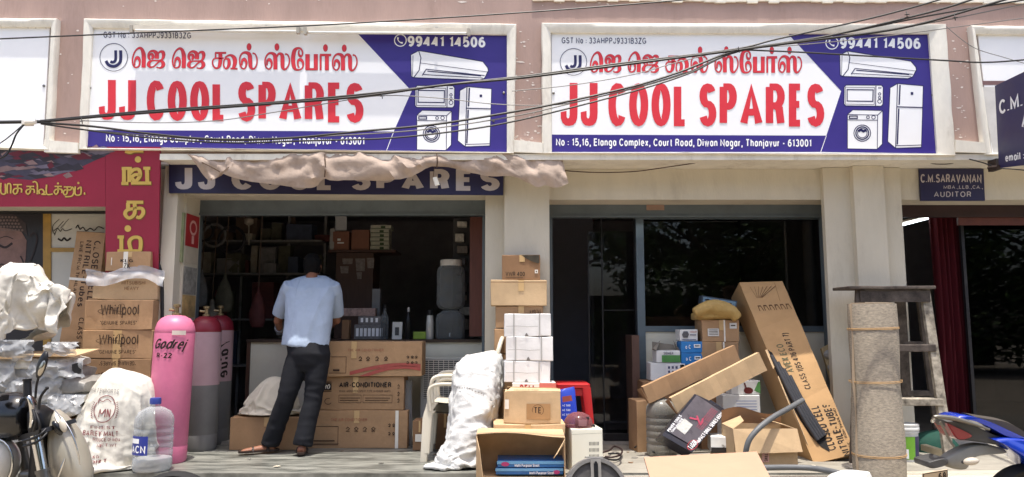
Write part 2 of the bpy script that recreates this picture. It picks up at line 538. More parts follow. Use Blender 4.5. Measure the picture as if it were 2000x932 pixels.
# ---------------------------------------------------------------- stroke lettering
def E(cx, cy, rx, ry, a0, a1, n=None):
    n = n or max(4, int(abs(a1 - a0) / 18))
    return [(cx + rx * math.cos(R(a0 + (a1 - a0) * i / n)), cy + ry * math.sin(R(a0 + (a1 - a0) * i / n))) for i in range(n + 1)]
X_ = .72
def bowl(r=1): return E(.25, .36, .25, .36, 0, 360)
GL = {
 ' ': (.3, []),
 'A': (.7, [[(0, 0), (.35, 1), (.7, 0)], [(.12, .3), (.58, .3)]]),
 'B': (.58, [[(0, 0), (0, 1)], [(.0, 1), (.3, 1)] + E(.3, .765, .24, .235, 80, -90) + [(0, .53)], [(.02, .53), (.3, .53)] + E(.32, .265, .26, .265, 85, -90) + [(0, 0)]]),
 'C': (.64, [E(.35, .5, .35, .5, 40, 320)]),
 'D': (.64, [[(0, 0), (0, 1)], [(0, 1), (.25, 1)] + E(.25, .5, .39, .5, 85, -85) + [(.25, 0), (0, 0)]]),
 'E': (.52, [[(.52, 1), (0, 1), (0, 0), (.52, 0)], [(0, .52), (.47, .52)]]),
 'F': (.5, [[(.5, 1), (0, 1), (0, 0)], [(0, .5), (.44, .5)]]),
 'G': (.7, [E(.36, .5, .36, .5, 42, 345), [(.4, .46), (.7, .46), (.7, .06)]]),
 'H': (.62, [[(0, 0), (0, 1)], [(.62, 0), (.62, 1)], [(0, .52), (.62, .52)]]),
 'I': (.02, [[(.01, 0), (.01, 1)]]),
 'J': (.5, [[(.5, 1), (.5, .3)] + E(.25, .32, .25, .32, 0, -178, 12)]),
 'K': (.6, [[(0, 0), (0, 1)], [(.58, 1), (.02, .4)], [(.2, .6), (.6, 0)]]),
 'L': (.5, [[(0, 1), (0, 0), (.5, 0)]]),
 'M': (.78, [[(0, 0), (0, 1), (.39, .15), (.78, 1), (.78, 0)]]),
 'N': (.64, [[(0, 0), (0, 1), (.64, 0), (.64, 1)]]),
 'O': (.72, [E(.36, .5, .36, .5, 0, 360, 24)]),
 'P': (.56, [[(0, 0), (0, 1)], [(0, 1), (.3, 1)] + E(.3, .73, .26, .27, 80, -90) + [(0, .46)]]),
 'Q': (.72, [E(.36, .5, .36, .5, 0, 360), [(.45, .25), (.72, -.05)]]),
 'R': (.6, [[(0, 0), (0, 1)], [(0, 1), (.3, 1)] + E(.3, .74, .26, .26, 80, -90) + [(0, .48)], [(.3, .48), (.47, .4), (.55, 0)]]),
 'S': (.58, [E(.29, .755, .27, .245, 25, 250, 10) + E(.29, .26, .29, .26, 75, -160, 10)]),
 'T': (.6, [[(.3, 0), (.3, 1)], [(0, 1), (.6, 1)]]),
 'U': (.6, [[(0, 1), (0, .3)] + E(.3, .3, .3, .3, 180, 360) + [(.6, 1)]]),
 'V': (.66, [[(0, 1), (.33, 0), (.66, 1)]]),
 'W': (.95, [[(0, 1), (.22, 0), (.475, .95), (.73, 0), (.95, 1)]]),
 'X': (.62, [[(0, 0), (.62, 1)], [(0, 1), (.62, 0)]]),
 'Y': (.64, [[(0, 1), (.32, .45), (.64, 1)], [(.32, .48), (.32, 0)]]),
 'Z': (.58, [[(0, 1), (.58, 1), (0, 0), (.58, 0)]]),
 '0': (.54, [E(.27, .5, .27, .5, 0, 360)]),
 '1': (.3, [[(.02, .78), (.24, .98), (.24, 0)]]),
 '2': (.52, [E(.26, .74, .25, .26, 165, -25, 9) + [(0, 0), (.52, 0)]]),
 '3': (.52, [E(.25, .76, .23, .24, 155, -80, 9), E(.25, .27, .27, .27, 80, -155, 9)]),
 '4': (.56, [[(.42, 0), (.42, 1)], [(.42, 1), (0, .28), (.56, .28)]]),
 '5': (.52, [[(.48, 1), (.08, 1), (.03, .52)] + E(.25, .32, .27, .32, 120, -150, 10)]),
 '6': (.54, [E(.27, .31, .27, .31, 0, 360), [(.0, .34), (.02, .6), (.12, .88), (.3, 1), (.48, .9)]]),
 '7': (.5, [[(0, 1), (.5, 1), (.2, 0)]]),
 '8': (.54, [E(.27, .76, .23, .24, 0, 360), E(.27, .26, .27, .26, 0, 360)]),
 '9': (.54, [E(.27, .69, .27, .31, 0, 360), [(.54, .66), (.52, .4), (.42, .12), (.24, 0), (.06, .1)]]),
 'a': (.48, [E(.23, .36, .23, .36, 0, 360), [(.48, 0), (.48, .72)]]),
 'b': (.5, [bowl(), [(0, 0), (0, 1)]]),
 'c': (.46, [E(.25, .36, .25, .36, 45, 315)]),
 'd': (.5, [bowl(), [(.5, 0), (.5, 1)]]),
 'e': (.5, [[(0, .38), (.5, .38)] + E(.25, .36, .25, .36, 5, 315)]),
 'f': (.3, [[(.1, 0), (.1, .85), (.18, 1), (.3, 1)], [(0, .7), (.28, .7)]]),
 'g': (.5, [bowl(), [(.5, .72), (.5, -.1), (.4, -.25), (.1, -.25)]]),
 'h': (.46, [[(0, 0), (0, 1)], [(0, .4), (.08, .66), (.25, .72), (.42, .62), (.46, .4), (.46, 0)]]),
 'i': (.02, [[(.01, 0), (.01, .7)], [(.01, .86), (.01, 1)]]),
 'j': (.1, [[(.1, .7), (.1, -.15), (0, -.25)], [(.1, .86), (.1, 1)]]),
 'k': (.44, [[(0, 0), (0, 1)], [(.42, .7), (.02, .3)], [(.15, .42), (.44, 0)]]),
 'l': (.02, [[(.01, 0), (.01, 1)]]),
 'm': (.76, [[(0, 0), (0, .72)], [(0, .4), (.08, .66), (.22, .72), (.36, .6), (.38, .4), (.38, 0)], [(.38, .4), (.46, .66), (.6, .72), (.74, .6), (.76, .4), (.76, 0)]]),
 'n': (.46, [[(0, 0), (0, .72)], [(0, .4), (.08, .66), (.25, .72), (.42, .62), (.46, .4), (.46, 0)]]),
 'o': (.5, [bowl()]),
 'p': (.5, [bowl(), [(0, .72), (0, -.27)]]),
 'q': (.5, [bowl(), [(.5, .72), (.5, -.27)]]),
 'r': (.28, [[(0, 0), (0, .72)], [(0, .4), (.08, .64), (.28, .7)]]),
 's': (.42, [E(.21, .54, .19, .18, 30, 250, 7) + E(.21, .19, .21, .19, 75, -160, 7)]),
 't': (.3, [[(.12, .95), (.12, .15), (.2, 0), (.3, 0)], [(0, .7), (.3, .7)]]),
 'u': (.46, [[(0, .72), (0, .25), (.08, .05), (.22, 0), (.38, .08), (.46, .3)], [(.46, 0), (.46, .72)]]),
 'v': (.46, [[(0, .72), (.23, 0), (.46, .72)]]),
 'w': (.7, [[(0, .72), (.17, 0), (.35, .68), (.53, 0), (.7, .72)]]),
 'x': (.44, [[(0, 0), (.44, .72)], [(0, .72), (.44, 0)]]),
 'y': (.46, [[(0, .72), (.23, .02)], [(.46, .72), (.2, -.1), (.1, -.25), (0, -.25)]]),
 'z': (.42, [[(0, .72), (.42, .72), (0, 0), (.42, 0)]]),
 '.': (.06, [[(.03, 0), (.03, .09)]]), ',': (.06, [[(.05, .1), (.01, -.12)]]),
 ':': (.06, [[(.03, .05), (.03, .17)], [(.03, .5), (.03, .62)]]),
 '-': (.32, [[(0, .4), (.32, .4)]]), '&': (.66, [[(.66, 0), (.12, .75), (.2, .97), (.38, .97), (.44, .75), (.05, .35), (.05, .12), (.2, 0), (.4, .05), (.62, .4)]]),
 '"': (.2, [[(.03, .75), (.03, 1)], [(.17, .75), (.17, 1)]]), '(': (.2, [[(.2, 1.1), (.02, .75), (.02, .2), (.2, -.15)]]), ')': (.2, [[(0, 1.1), (.18, .75), (.18, .2), (0, -.15)]]),
 '/': (.4, [[(0, -.1), (.4, 1.05)]]),
}
TW = {'C': .47, 'O': .51, 'L': .39, 'S': .46, 'P': .46, 'A': .6, 'R': .53, 'E': .4}
def text_strokes(txt, wv=.16, wh=.14, gap=.16, polys=None):
    x = 0
    out = []
    for ch in txt:
        if polys and ch in polys:
            out.append(('poly', [(x + a, b) for a, b in polys[ch][1]]))
            x += polys[ch][0] + gap
            continue
        w, st = GL.get(ch, GL['-'])
        if ch in 'Iil.,:': full = max(w, .0) + wv
        else: full = w + wv * .6
        if polys and 'tw' in polys and ch in TW: full = TW[ch]
        for s in st:
            pts = []
            for a, b in s:
                fx = wv / 2 + (a / w * (full - wv) if w > .05 else a * 0 + 0)
                fy = wh / 2 + b * (1 - wh) if 0 <= b <= 1 else b
                pts.append((x + fx, fy))
            out.append(pts)
        x += full + gap if st else (.2 if polys and 'tw' in polys else .3 + wv * .35)
    return out, x - gap
JWIDE = (.66, [(.66, 1), (.37, 1), (.37, .36), (.35, .26), (.3, .22), (.25, .25), (.23, .36), (0, .33), (.02, .18), (.1, .06), (.22, .005), (.34, 0), (.48, .02), (.59, .09), (.65, .2), (.66, .34)])
JHOOK = (.45, [(.45, 1), (.24, 1), (.24, .26), (.225, .19), (.195, .17), (.16, .2), (.155, .35), (0, .32), (.005, .18), (.05, .07), (.13, .01), (.23, 0), (.33, .02), (.4, .08), (.44, .18), (.45, .3)])
def write(parent, txt, fn, m, wv=.16, wh=.14, gap=.16, slant=0, name='lettering', h0=.002, polys=None):
    """one line of lettering; fn maps (s, t, height) with s,t in 0..1 to 3-D"""
    st, wd = text_strokes(txt, wv, wh, gap, polys)
    mb = MB()
    f2 = lambda x, y, h: fn((x + slant * y) / (wd + slant), min(y, 1.0), h)
    for i, p in enumerate(st):
        if p[0] == 'poly':
            mb.poly(p[1][::-1], f2, h0)
            continue
        cl = len(p) > 3 and abs(p[0][0] - p[-1][0]) < 1e-4 and abs(p[0][1] - p[-1][1]) < 1e-4
        mb.ribbon(p, [(wv, wh)] * len(p), f2, h0 + (i % 4) * .0003, cl)
    return part(name, mb, m, parent)
def pxrect(x0, y0, x1, y1, y, sl=0):
    """text box given by photo pixels on the plane at distance y (sl: pixels the right end sits lower)"""
    return lambda s, t, h: P(x0 + s * (x1 - x0), y1 + t * (y0 - y1) + s * sl, y - h)

# ---------------------------------------------------------------- setting materials
CREAM = mat('cream_wall_paint', (206, 199, 182), .75, .07, 3.5, .2, 70, stain=.34, stretch=(1, 1, .3))
WHITEP = mat('white_frame_paint', (232, 228, 216), .6, .08, 9, .25, 40, stain=.5, stretch=(1, 1, .35))
MAUVE = mat('mauve_wall_paint', (172, 146, 136), .7, .1, 4.5, .2, 60, stain=.36, stretch=(1, 1, .22))
MARBLE = mat('grey_marble', (72, 74, 70), .4, .3, 3.4, .06, 40, stain=.65, stretch=(.8, 3.5, 1), col2=(150, 150, 142))
CONC = mat('dusty_concrete', (148, 143, 132), .85, .22, 3.5, .3, 60, stain=.5, stretch=(1, 2, 1))
ROADM = mat('dusty_road', (150, 140, 124), .9, .2, 3, .4, 90, stain=.4)
DARKW = mat('dark_inner_wall', (160, 156, 158), .85, .2, 3)
BLUEST = mat('blue_grey_steel', (98, 108, 114), .5, .12, 5, spec=.4, stain=.4)
ALU = mat('blue_grey_aluminium', (104, 118, 128), .4, .08, 8, metal=.3)
BROWNP = mat('brown_laminate', (84, 58, 48), .5, .2, 5, stretch=(6, 1, 1))
INK = mat('black_ink', (38, 30, 26), .7, .1, 20)
WHITE = mat('white_vinyl', (246, 247, 248), .45, .02, 4)
PURPLE = mat('purple_vinyl', (56, 44, 130), .45, .05, 4)
RED = mat('red_vinyl', (218, 52, 64), .45, .04, 6)
NAVY = mat('navy_vinyl', (36, 34, 84), .45, .1, 5)
SILVER = mat('silver_letter', (190, 180, 178), .4, .06, 6, metal=.2)
GREYT = mat('slate_lettering', (84, 86, 110), .5, .05, 8)

# ---------------------------------------------------------------- ground
g = MB(); g.box(-60, 60, -40, 40, -.5, 0)
solo('road', None, None, g, ROADM, kind='structure')
g = MB(); g.box(-9, 9, 5.98, 7.33, .0, FLOOR - .05); g.box(-9, 9, 5.95, 7.33, FLOOR - .05, FLOOR)
solo('platform', None, None, g, MARBLE, kind='structure')
xr = P(935, 900, 5.9).x
g = MB(); g.box(xr, 9, 5.2, 5.98, 0, FLOOR - .012)
g.box(xr, 9, 5.95, 7.33, FLOOR, FLOOR + .004)
solo('pavement', None, None, g, CONC, kind='structure')
g = MB(); g.box(-9, 9, 7.335, 11.5, .0, FLOOR + .03)
solo('floor', None, None, g, mat('shop_floor', (168, 162, 154), .5, .2, 3), kind='structure')

# ---------------------------------------------------------------- building
B = thing('shop_building', 'cream and mauve single front commercial building holding the row of open shops', 'building', (0, 7, 0))
YW, YS, YP = 6.98, 7.33, 6.84       # wall face, shutter plane, pillar face
zs = P(1000, 313, 6.6).z            # underside of the sign slab
XL, XR = -7.2, 7.4
def wx(px, y, py=600): return P(px, py, y).x
def wz(py, y): return P(1000, py, y).z
b = MB(); b.box(XL, XR, 6.63, 6.9, zs + .05, wz(-230, 6.6)); part('parapet', b, MAUVE, B)
xs_ = wx(314, 6.6, 300)
b = MB(); b.box(xs_, XR, 6.585, 6.629, zs, zs + .055); b.box(xs_, XR, 6.632, 7.2, zs + .002, zs + .052); part('slab_edge', b, WHITEP, B)
b = MB()
n = 60
x0, x1 = wx(1040, 6.6, 0), wx(2300, 6.6, 0)
for i in range(n):
    a, c = x0 + (x1 - x0) * i / n, x0 + (x1 - x0) * (i + 1) / n
    z = P(1040 + 1260 * i / n, 1 + 5 * i / n + random.uniform(-2.2, 2.2), 6.6).z
    b.box(a, c - .001, 6.606, 6.628, z, z + .3)
part('ledge', b, WHITEP, B)
rc = random.Random(8)
b = MB()
for i in range(116):
    if i < 55: x, yy = rc.uniform(1006, 1056), rc.choice((rc.uniform(50, 290), rc.gauss(160, 40), rc.gauss(275, 8)))
    elif i < 85: x, yy = rc.uniform(1856, 1894), rc.uniform(60, 280)
    elif i < 108: x, yy = rc.choice((rc.uniform(1040, 1300), rc.uniform(1500, 2000), rc.uniform(0, 1000))), abs(rc.gauss(3, 4))
    else: x, yy = rc.uniform(112, 158), rc.uniform(40, 280)
    k_ = rc.uniform(.4, 1); big = 3.2 if rc.random() < .12 else 1
    pts = [(x + k_ * big * 3 * rc.uniform(.4, 1.6) * math.cos(t), yy + k_ * 1.6 * rc.uniform(.4, 1.6) * math.sin(t)) for t in [j * .9 for j in range(7)]]
    b.add([P(px_, py_, 6.6285) for px_, py_ in pts[::-1]], [tuple(range(7))])
part('peeled_paint', b, mat('bare_plaster', (222, 212, 204), .8, .1, 20), B)
# wall with three openings
o1 = (wx(354, YW), wx(947, YW), wz(381, YW)); o2 = (wx(1073, YW), wx(1648, YW), wz(390, YW)); o3 = (wx(1767, YW), 8.2, wz(390, YW))
o0 = (XL, wx(214, YW), wz(404, YW))
b = MB()
zt = zs - .001
for a, c, z0 in ((o0[1], o1[0], 0), (o1[1], o2[0], 0), (o2[1], o3[0], 0)):
    b.box(a, c, YW, YS, z0, zt)
for o in (o0, o1, o2, o3): b.box(o[0] + .001, o[1] - .001, YW + .002, YS, o[2], zt)
part('wall', b, CREAM, B)
for xa, xb, zb in ((wx(985, YP), wx(1074, YP), 0), (wx(1680, YP), wx(1741, YP), 0), (wx(308, YP), wx(336, YP), 0)):
    b = MB(); b.box(xa, xb, YP, YW + .003, FLOOR, zt); part('pillar', b, CREAM, B)
b = MB(); b.box(wx(1621, YP + .06), wx(1775, YP + .06), YP + .075, YW + .002, FLOOR, zt - .001); part('pilaster', b, CREAM, B)
# ceiling strip between slab and lintel is open underneath; inner rooms
b = MB()
b.box(XL, XR, 11.5, 11.6, 0, 3.6)
b.box(XL, XR, YS + .002, 11.5, 3.1, 3.2)
for x in (XL, wx(215, 7.4), wx(960, 7.6), wx(1072, 7.4), wx(1690, 7.5), XR): b.box(x - .03, x + .03, YS + .003, 11.5, FLOOR, 3.1)
part('inner_wall', b, DARKW, B)
# rolled shutters' boxes
for a, c, t, bt in ((o1[0] - .02, o1[1] + .02, 385, 418), (o2[0] - .02, o2[1] + .02, 392, 422)):
    b = MB(); b.box(a, c, YS - .045, YS + .03, wz(bt, YS), wz(t, YS))
    b.box(a, c, YS - .06, YS + .028, wz(bt + 1, YS) - .015, wz(bt, YS) - .0005)
    s_ = part('roller_shutter', b, BLUEST, B)
for xx in (wx(383, YS), wx(944, YS), wx(1077, YS), wx(1612, YS)):
    b = MB(); b.box(xx - .012, xx + .012, YS - .03, YS + .035, FLOOR, wz(420, YS)); part('shutter_rail', b, BLUEST, B)
b = MB(); b.box(wx(1265, YS), wx(1300, YS), YS - .05, YS - .0455, wz(412, YS), wz(402, YS)); part('maker_plate', b, mat('faded_pink_label', (150, 124, 110), .6), B)
b = MB(); b.box(o3[0] - .02, 8, YS - .03, YS + .02, wz(425, YS), wz(392, YS)); part('lintel', b, mat('dark_brown_wood', (52, 34, 34), .5, .2, 8), B)
b = MB(); b.box(wx(1880, YS + .02), 8, YS - .01, YS + .02, wz(440, YS), wz(425, YS) - .001); part('door_rail', b, mat('red_brown_wood', (94, 50, 40), .45, .2, 8), B)

# sign frames: rims that stand proud of the mauve wall
def rim(out, inn, yf=6.56, yb=6.632, seed=0):
    m = MB()
    k = 26
    for i in range(4):
        a, b_, c, d = out[i], out[(i + 1) % 4], inn[(i + 1) % 4], inn[i]
        rs = []
        for j in range(k + 1):
            t = j / k
            o = Vector(a).lerp(Vector(b_), t); q = Vector(d).lerp(Vector(c), t)
            w = noise.noise(Vector((o.x * .021, o.y * .021, seed))) * 1.5
            po = P(o.x, o.y, yf); pi_ = P(q.x, q.y, yf)
            dv = (po - pi_).normalized()
            po += dv * .006 * w
            md = pi_.lerp(po, .45)
            rs.append([Vector((pi_.x, yb, pi_.z)), Vector((pi_.x, yf + .022, pi_.z)), md + Vector((0, .001, 0)), po - dv * .012, po + Vector((0, .012, 0)), Vector((po.x, yb, po.z))])
        m.rings(rs, caps=True)
    part('sign_frame', m, WHITEP, B, smooth=True)
rim([(163, 36), (1009, 46), (1004, 299), (152, 291)], [(178, 52), (990, 66), (990, 297), (165, 288)], seed=1)
rim([(1058, 44), (1849, 46), (1868, 303), (1060, 299)], [(1076, 62), (1817, 64), (1834, 301), (1078, 299)], seed=2)
rim([(-160, 34), (110, 36), (96, 293), (-160, 286)], [(-150, 50), (97, 51), (84, 284), (-150, 280)], seed=3)
rim([(1897, 49), (2160, 52), (2180, 302), (1925, 302)], [(1909, 65), (2150, 66), (2160, 299), (1940, 300)], seed=4)
# lower white sills between the frames
for a, c in ((86, 152), (1004, 1060), (1866, 1928)):
    b = MB(); b.slab([P(a, 273, 6.565), P(a, 297, 6.565), P(c, 299, 6.565), P(c, 279, 6.565)], .06); part('frame_sill', b, WHITEP, B)

# ---------------------------------------------------------------- big signboards
YB = 6.608
def shift(src, dst):
    (a, b_, c, d), (e, f, g_, h) = src, dst
    return lambda x, y: (e + (x - a) * (g_ - e) / (c - a), f + (y - b_) * (h - f) / (d - b_))
ident = lambda x, y: (x, y)
TAM = []   # traced strokes (x, y, w) in photo pixels of the left sign
def zA(pts): TAM.append([(240 + x / 8.333, 80 + y / 8.333, w / 8.333) for x, y, w in pts])
def zB(pts, dx=0, dy=0): TAM.append([(480 + (x + dx) / 8.333, 80 + (y + dy) / 8.333, w / 8.333) for x, y, w in pts])
for dx, dy in ((0, 0), (653, 8)):
    for p in ([(335, 435, 60), (340, 300, 62), (335, 210, 60), (310, 140, 45), (270, 115, 30), (215, 150, 20), (175, 220, 18), (155, 310, 18), (165, 385, 18), (190, 425, 18), (220, 432, 18), (260, 410, 22), (275, 350, 26), (265, 300, 40), (235, 272, 45), (205, 300, 30), (190, 350, 18), (195, 400, 14)],
              [(440, 300, 16), (430, 260, 16), (445, 220, 22), (475, 220, 40), (490, 260, 40), (470, 300, 25)],
              [(450, 312, 16), (415, 280, 16), (412, 220, 18), (445, 175, 24), (500, 165, 36), (545, 200, 58), (552, 240, 62), (550, 290, 62)],
              [(575, 205, 16), (610, 175, 28), (650, 185, 50), (662, 230, 48), (645, 290, 32), (610, 316, 18), (550, 322, 18), (480, 322, 18), (435, 345, 40), (418, 390, 52), (450, 428, 24), (500, 418, 18), (560, 362, 18), (605, 330, 24), (645, 345, 48), (658, 388, 55), (630, 430, 34), (590, 440, 18), (545, 428, 16)]):
        zA([(x + dx, y + dy, w) for x, y, w in p])
for p in ([(1500, 195, 24), (1680, 195, 24)], [(1585, 195, 56), (1586, 300, 56), (1575, 390, 50), (1545, 440, 28), (1500, 440, 22), (1465, 390, 18), (1460, 330, 16), (1485, 292, 16), (1530, 282, 18), (1600, 285, 18), (1640, 278, 18)],
          [(1508, 195, 18), (1508, 280, 18)], [(1690, 290, 22), (1650, 310, 16), (1640, 400, 18), (1670, 450, 18), (1700, 440, 30), (1728, 380, 48), (1722, 310, 42), (1690, 288, 25)],
          [(1660, 275, 16), (1710, 240, 20), (1760, 235, 32), (1810, 275, 58), (1825, 350, 60), (1800, 440, 42)], [(1750, 450, 22), (1865, 455, 22)],
          [(1975, 460, 18), (1925, 430, 18), (1900, 340, 16), (1910, 250, 16), (1950, 200, 24), (2000, 190, 38), (2058, 222, 58), (2072, 330, 60), (2080, 420, 50), (2110, 455, 28), (2150, 440, 18), (2180, 370, 16), (2180, 280, 16), (2150, 215, 16), (2110, 200, 20)],
          [(1975, 460, 18), (2000, 420, 18), (2010, 350, 35), (1975, 300, 45), (1940, 330, 32), (1935, 400, 18)]): zA(p)
for dx, dy in ((0, 0), (1100, 16)):
    for p in ([(380, 465, 18), (330, 430, 16), (312, 340, 16), (330, 260, 18), (370, 210, 24), (420, 200, 34), (472, 235, 55), (482, 330, 60), (482, 465, 60)],
              [(380, 465, 18), (415, 420, 20), (420, 350, 32), (385, 305, 45), (350, 330, 28), (345, 400, 16)],
              [(500, 270, 18), (530, 215, 24), (570, 212, 42), (595, 250, 55), (598, 350, 60), (602, 430, 50), (630, 465, 28), (670, 440, 18), (705, 370, 16), (708, 290, 16), (680, 225, 16), (640, 215, 24)]): zB(p, dx, dy)
for p in ([(915, 250, 16), (925, 190, 18), (900, 135, 22), (850, 118, 28), (795, 155, 52), (772, 250, 60), (772, 350, 60), (792, 440, 50), (830, 470, 28), (890, 465, 18), (930, 420, 18), (930, 350, 32), (890, 305, 45), (850, 330, 28), (850, 400, 18), (870, 440, 16)],
          [(915, 250, 32), (880, 245, 32), (860, 200, 18), (870, 150, 16)], [(1005, 215, 65), (1005, 470, 65)], [(1140, 215, 60), (1140, 470, 60)], [(975, 462, 30), (1170, 462, 30)],
          [(1218, 480, 26), (1218, 235, 26)], [(1205, 230, 32), (1390, 230, 32)], [(1320, 240, 58), (1320, 480, 58)]): zB(p)
TDOT = [(480 + x / 8.333, 80 + y / 8.333, 4.2, 6.8) for x, y in ((53, 98), (507, 100), (1297, 115), (1603, 120))]
Z2 = lambda x, y: (500 + x / 2.912, y / 2.912)

def big_sign(label, corners, arrow, maps):
    c = P(sum(p[0] for p in corners) / 4, corners[2][1], YB)
    S = thing('signboard', label, 'shop sign', (c.x, YB + .02, c.z), 'long white and purple shop signboards')
    px = lambda f: (lambda x, y, h: P(*f(x, y), YB - h))
    def area(name, pts, m, h, f=ident):
        b = MB(); b.poly(pts, px(f), h); return part(name, b, m, S)
    b = MB(); b.slab([P(x, y, YB) for x, y in (corners[0], corners[3], corners[2], corners[1])], .018); part('board', b, WHITE, S)
    area('address_band', [arrow['band'][0], arrow['band'][1], arrow['low'], arrow['low2']][::-1], PURPLE, .0012)
    area('picture_panel', [arrow['top'], arrow['tip'], arrow['low'], arrow['low2'], corners[2], corners[1]], PURPLE, .0016)
    b = MB(); p0, p1 = arrow['low'], arrow['low2']
    b.ribbon([p0, p1], [(1.2, 1.2)] * 2, px(ident), .0024); part('edge_line', b, WHITE, S)
    def wr(name_box, txt, m, **k):
        x0, y0, x1, y1, sl = maps[name_box]
        return write(S, txt, pxrect(x0, y0, x1, y1, YB, sl), m, **k)
    wr('gst', 'GST No : 33AHPPJ9331B3ZG', GREYT, wv=.17, wh=.15, gap=.17)
    wr('title', 'JJ COOL SPARES', RED, wv=.2, wh=.16, gap=.085, h0=.003, polys={'J': JHOOK, 'tw': 1})
    wr('addr', 'No : 15,16, Elanga Complex, Court Road, Diwan Nagar, Thanjavur - 613001', WHITE, wv=.19, wh=.17, gap=.14, h0=.003)
    wr('phone', '99441 14506', WHITE, wv=.24, wh=.19, gap=.1, h0=.003)
    # round monogram
    lx, ly, lr = maps['logo']
    f = px(lambda x, y: (lx + x * lr, ly + y * lr))
    b = MB(); b.ribbon([(math.cos(R(a)), math.sin(R(a))) for a in range(0, 361, 12)], [(.05, .05)] * 31, f, .0026, True); part('ring', b, GREYT, S)
    b = MB()
    for pts, w in (([(.14, -.5), (.14, .12), (.06, .3), (-.1, .36), (-.24, .3)], .2), ([(.5, -.5), (.5, .2), (.34, .5), (.02, .66), (-.36, .56), (-.56, .26)], .22)):
        q = smoothpts(pts); b.ribbon(q, [(w, w)] * len(q), f, .0026)
    part('monogram', b, NAVY, S)
    # phone symbol
    lx2, ly2, lr2 = maps['ph']
    f = px(lambda x, y: (lx2 + x * lr2, ly2 + y * lr2))
    b = MB(); b.ribbon([(math.cos(R(a)), math.sin(R(a))) for a in range(0, 361, 15)], [(.16, .16)] * 25, f, .003, True)
    q = smoothpts([(-.38, -.5, .34), (-.42, -.1, .16), (-.1, .3, .16), (.4, .45, .34)])
    b.ribbon([p[:2] for p in q], [(p[2], p[2]) for p in q], f, .0034); part('phone_symbol', b, WHITE, S)
    # Tamil line: outline slightly darker underneath, red on top
    f = px(maps['tamil'])
    ol, rd = MB(), MB()
    for i, st in enumerate(TAM):
        q = smoothpts(st, 4)
        h = .0022 + (i % 5) * .0002
        ol.ribbon([p[:2] for p in q], [(p[2] + 1.0, p[2] + 1.0) for p in q], f, h)
        rd.ribbon([p[:2] for p in q], [(p[2], p[2]) for p in q], f, h + .0012)
    for x, y, a, c_ in TDOT:
        rd.poly([(x + a * math.cos(R(t)), y + c_ * math.sin(R(t))) for t in range(0, 360, 20)][::-1], f, .0036)
        ol.poly([(x + (a + .5) * math.cos(R(t)), y + (c_ + .5) * math.sin(R(t))) for t in range(0, 360, 20)][::-1], f, .0024)
    part('lettering_outline', ol, mat('dark_red_outline', (150, 56, 70), .5), S); part('lettering', rd, RED, S)
    # appliances
    def drawing(name, key, fills, lines, dark=()):
        src, dst = maps[key]
        mp = shift(src, dst)
        f = px(lambda x, y: mp(*Z2(x, y)))
        w, k = MB(), MB()
        for i, p in enumerate(fills): w.poly(p, f, .0022 + i * .0002)
        for i, (p, t) in enumerate(lines): k.ribbon(p, [(t, t)] * len(p), f, .003 + (i % 6) * .00025, p[0] == p[-1])
        for i, p in enumerate(dark): k.poly(p, f, .0034 + i * .0001)
        o = part(name, w, WHITE, S)
        part('outline', k, NAVY, o)
    circ = lambda x, y, r, a=0, e=360: [(x + r * math.cos(R(t)), y + r * math.sin(R(t))) for t in range(a, e + 1, 20)]
    ac = [(880, 312), (925, 288), (1290, 350), (1318, 385), (1322, 402), (1300, 445), (1272, 456), (897, 442), (883, 434)]
    drawing('air_conditioner_picture', 'ac', [ac[::-1]], [(ac + ac[:1], 5), ([(925, 288), (938, 330), (928, 400), (897, 442)], 5), ([(893, 316), (890, 432)], 3), ([(932, 358), (1318, 410)], 3),
            ([(945, 430), (968, 394), (1300, 430)], 5), ([(950, 424), (1290, 444)], 4), ([(975, 405), (1280, 432)], 6)])
    mw = [(905, 500), (916, 487), (1120, 488), (1130, 500), (1128, 602), (1118, 613), (914, 611), (904, 600)]
    drawing('microwave_picture', 'mw', [mw[::-1]], [(mw + mw[:1], 5), ([(1088, 492), (1086, 610)], 5), ([(922, 514), (1072, 516), (1070, 584), (922, 582), (922, 514)], 6), ([(912, 500), (1080, 502), (1078, 603), (912, 600), (912, 500)], 3),
            (circ(1109, 540, 7), 4), (circ(1109, 562, 7), 4), (circ(1109, 584, 11), 4), ([(1100, 504), (1120, 504)], 5)])
    ws = [(915, 655), (945, 628), (1113, 632), (1110, 825), (1082, 855), (915, 852)]
    drawing('washing_machine_picture', 'ws', [ws[::-1]], [(ws + ws[:1], 4), ([(915, 655), (1084, 658), (1082, 855)], 4), ([(1084, 658), (1113, 632)], 4), ([(918, 686), (1082, 688)], 4), ([(926, 664), (970, 664), (970, 678), (926, 678), (926, 664)], 6),
            (circ(1030, 671, 8), 4), (circ(1061, 671, 10), 4), (circ(998, 762, 47), 5), (circ(998, 762, 36), 7), (circ(998, 762, 27), 4), ([(975, 752), (990, 742), (1004, 752), (1022, 744)], 14)])
    fr = [(1147, 800), (1160, 515), (1200, 493), (1340, 505), (1330, 830), (1190, 835)]
    drawing('fridge_picture', 'fr', [fr[::-1]], [(fr + fr[:1], 4), ([(1200, 493), (1190, 835)], 5), ([(1214, 500), (1209, 605)], 8), ([(1207, 625), (1199, 815)], 8), ([(1196, 616), (1336, 620)], 6), ([(1190, 822), (1330, 818)], 4)],
            [[(1272, 538), (1286, 538), (1286, 553), (1272, 553)][::-1]])
    for x, y in maps['screws']:
        b = MB(); b.lathe([(.012, 0), (.012, .006), (.006, .009)], P(x, y, YB - .001), 10, Matrix.Rotation(R(90), 4, 'X')); part('screw', b, mat('dull_steel', (120, 116, 112), .4, metal=.7), S)
    return S
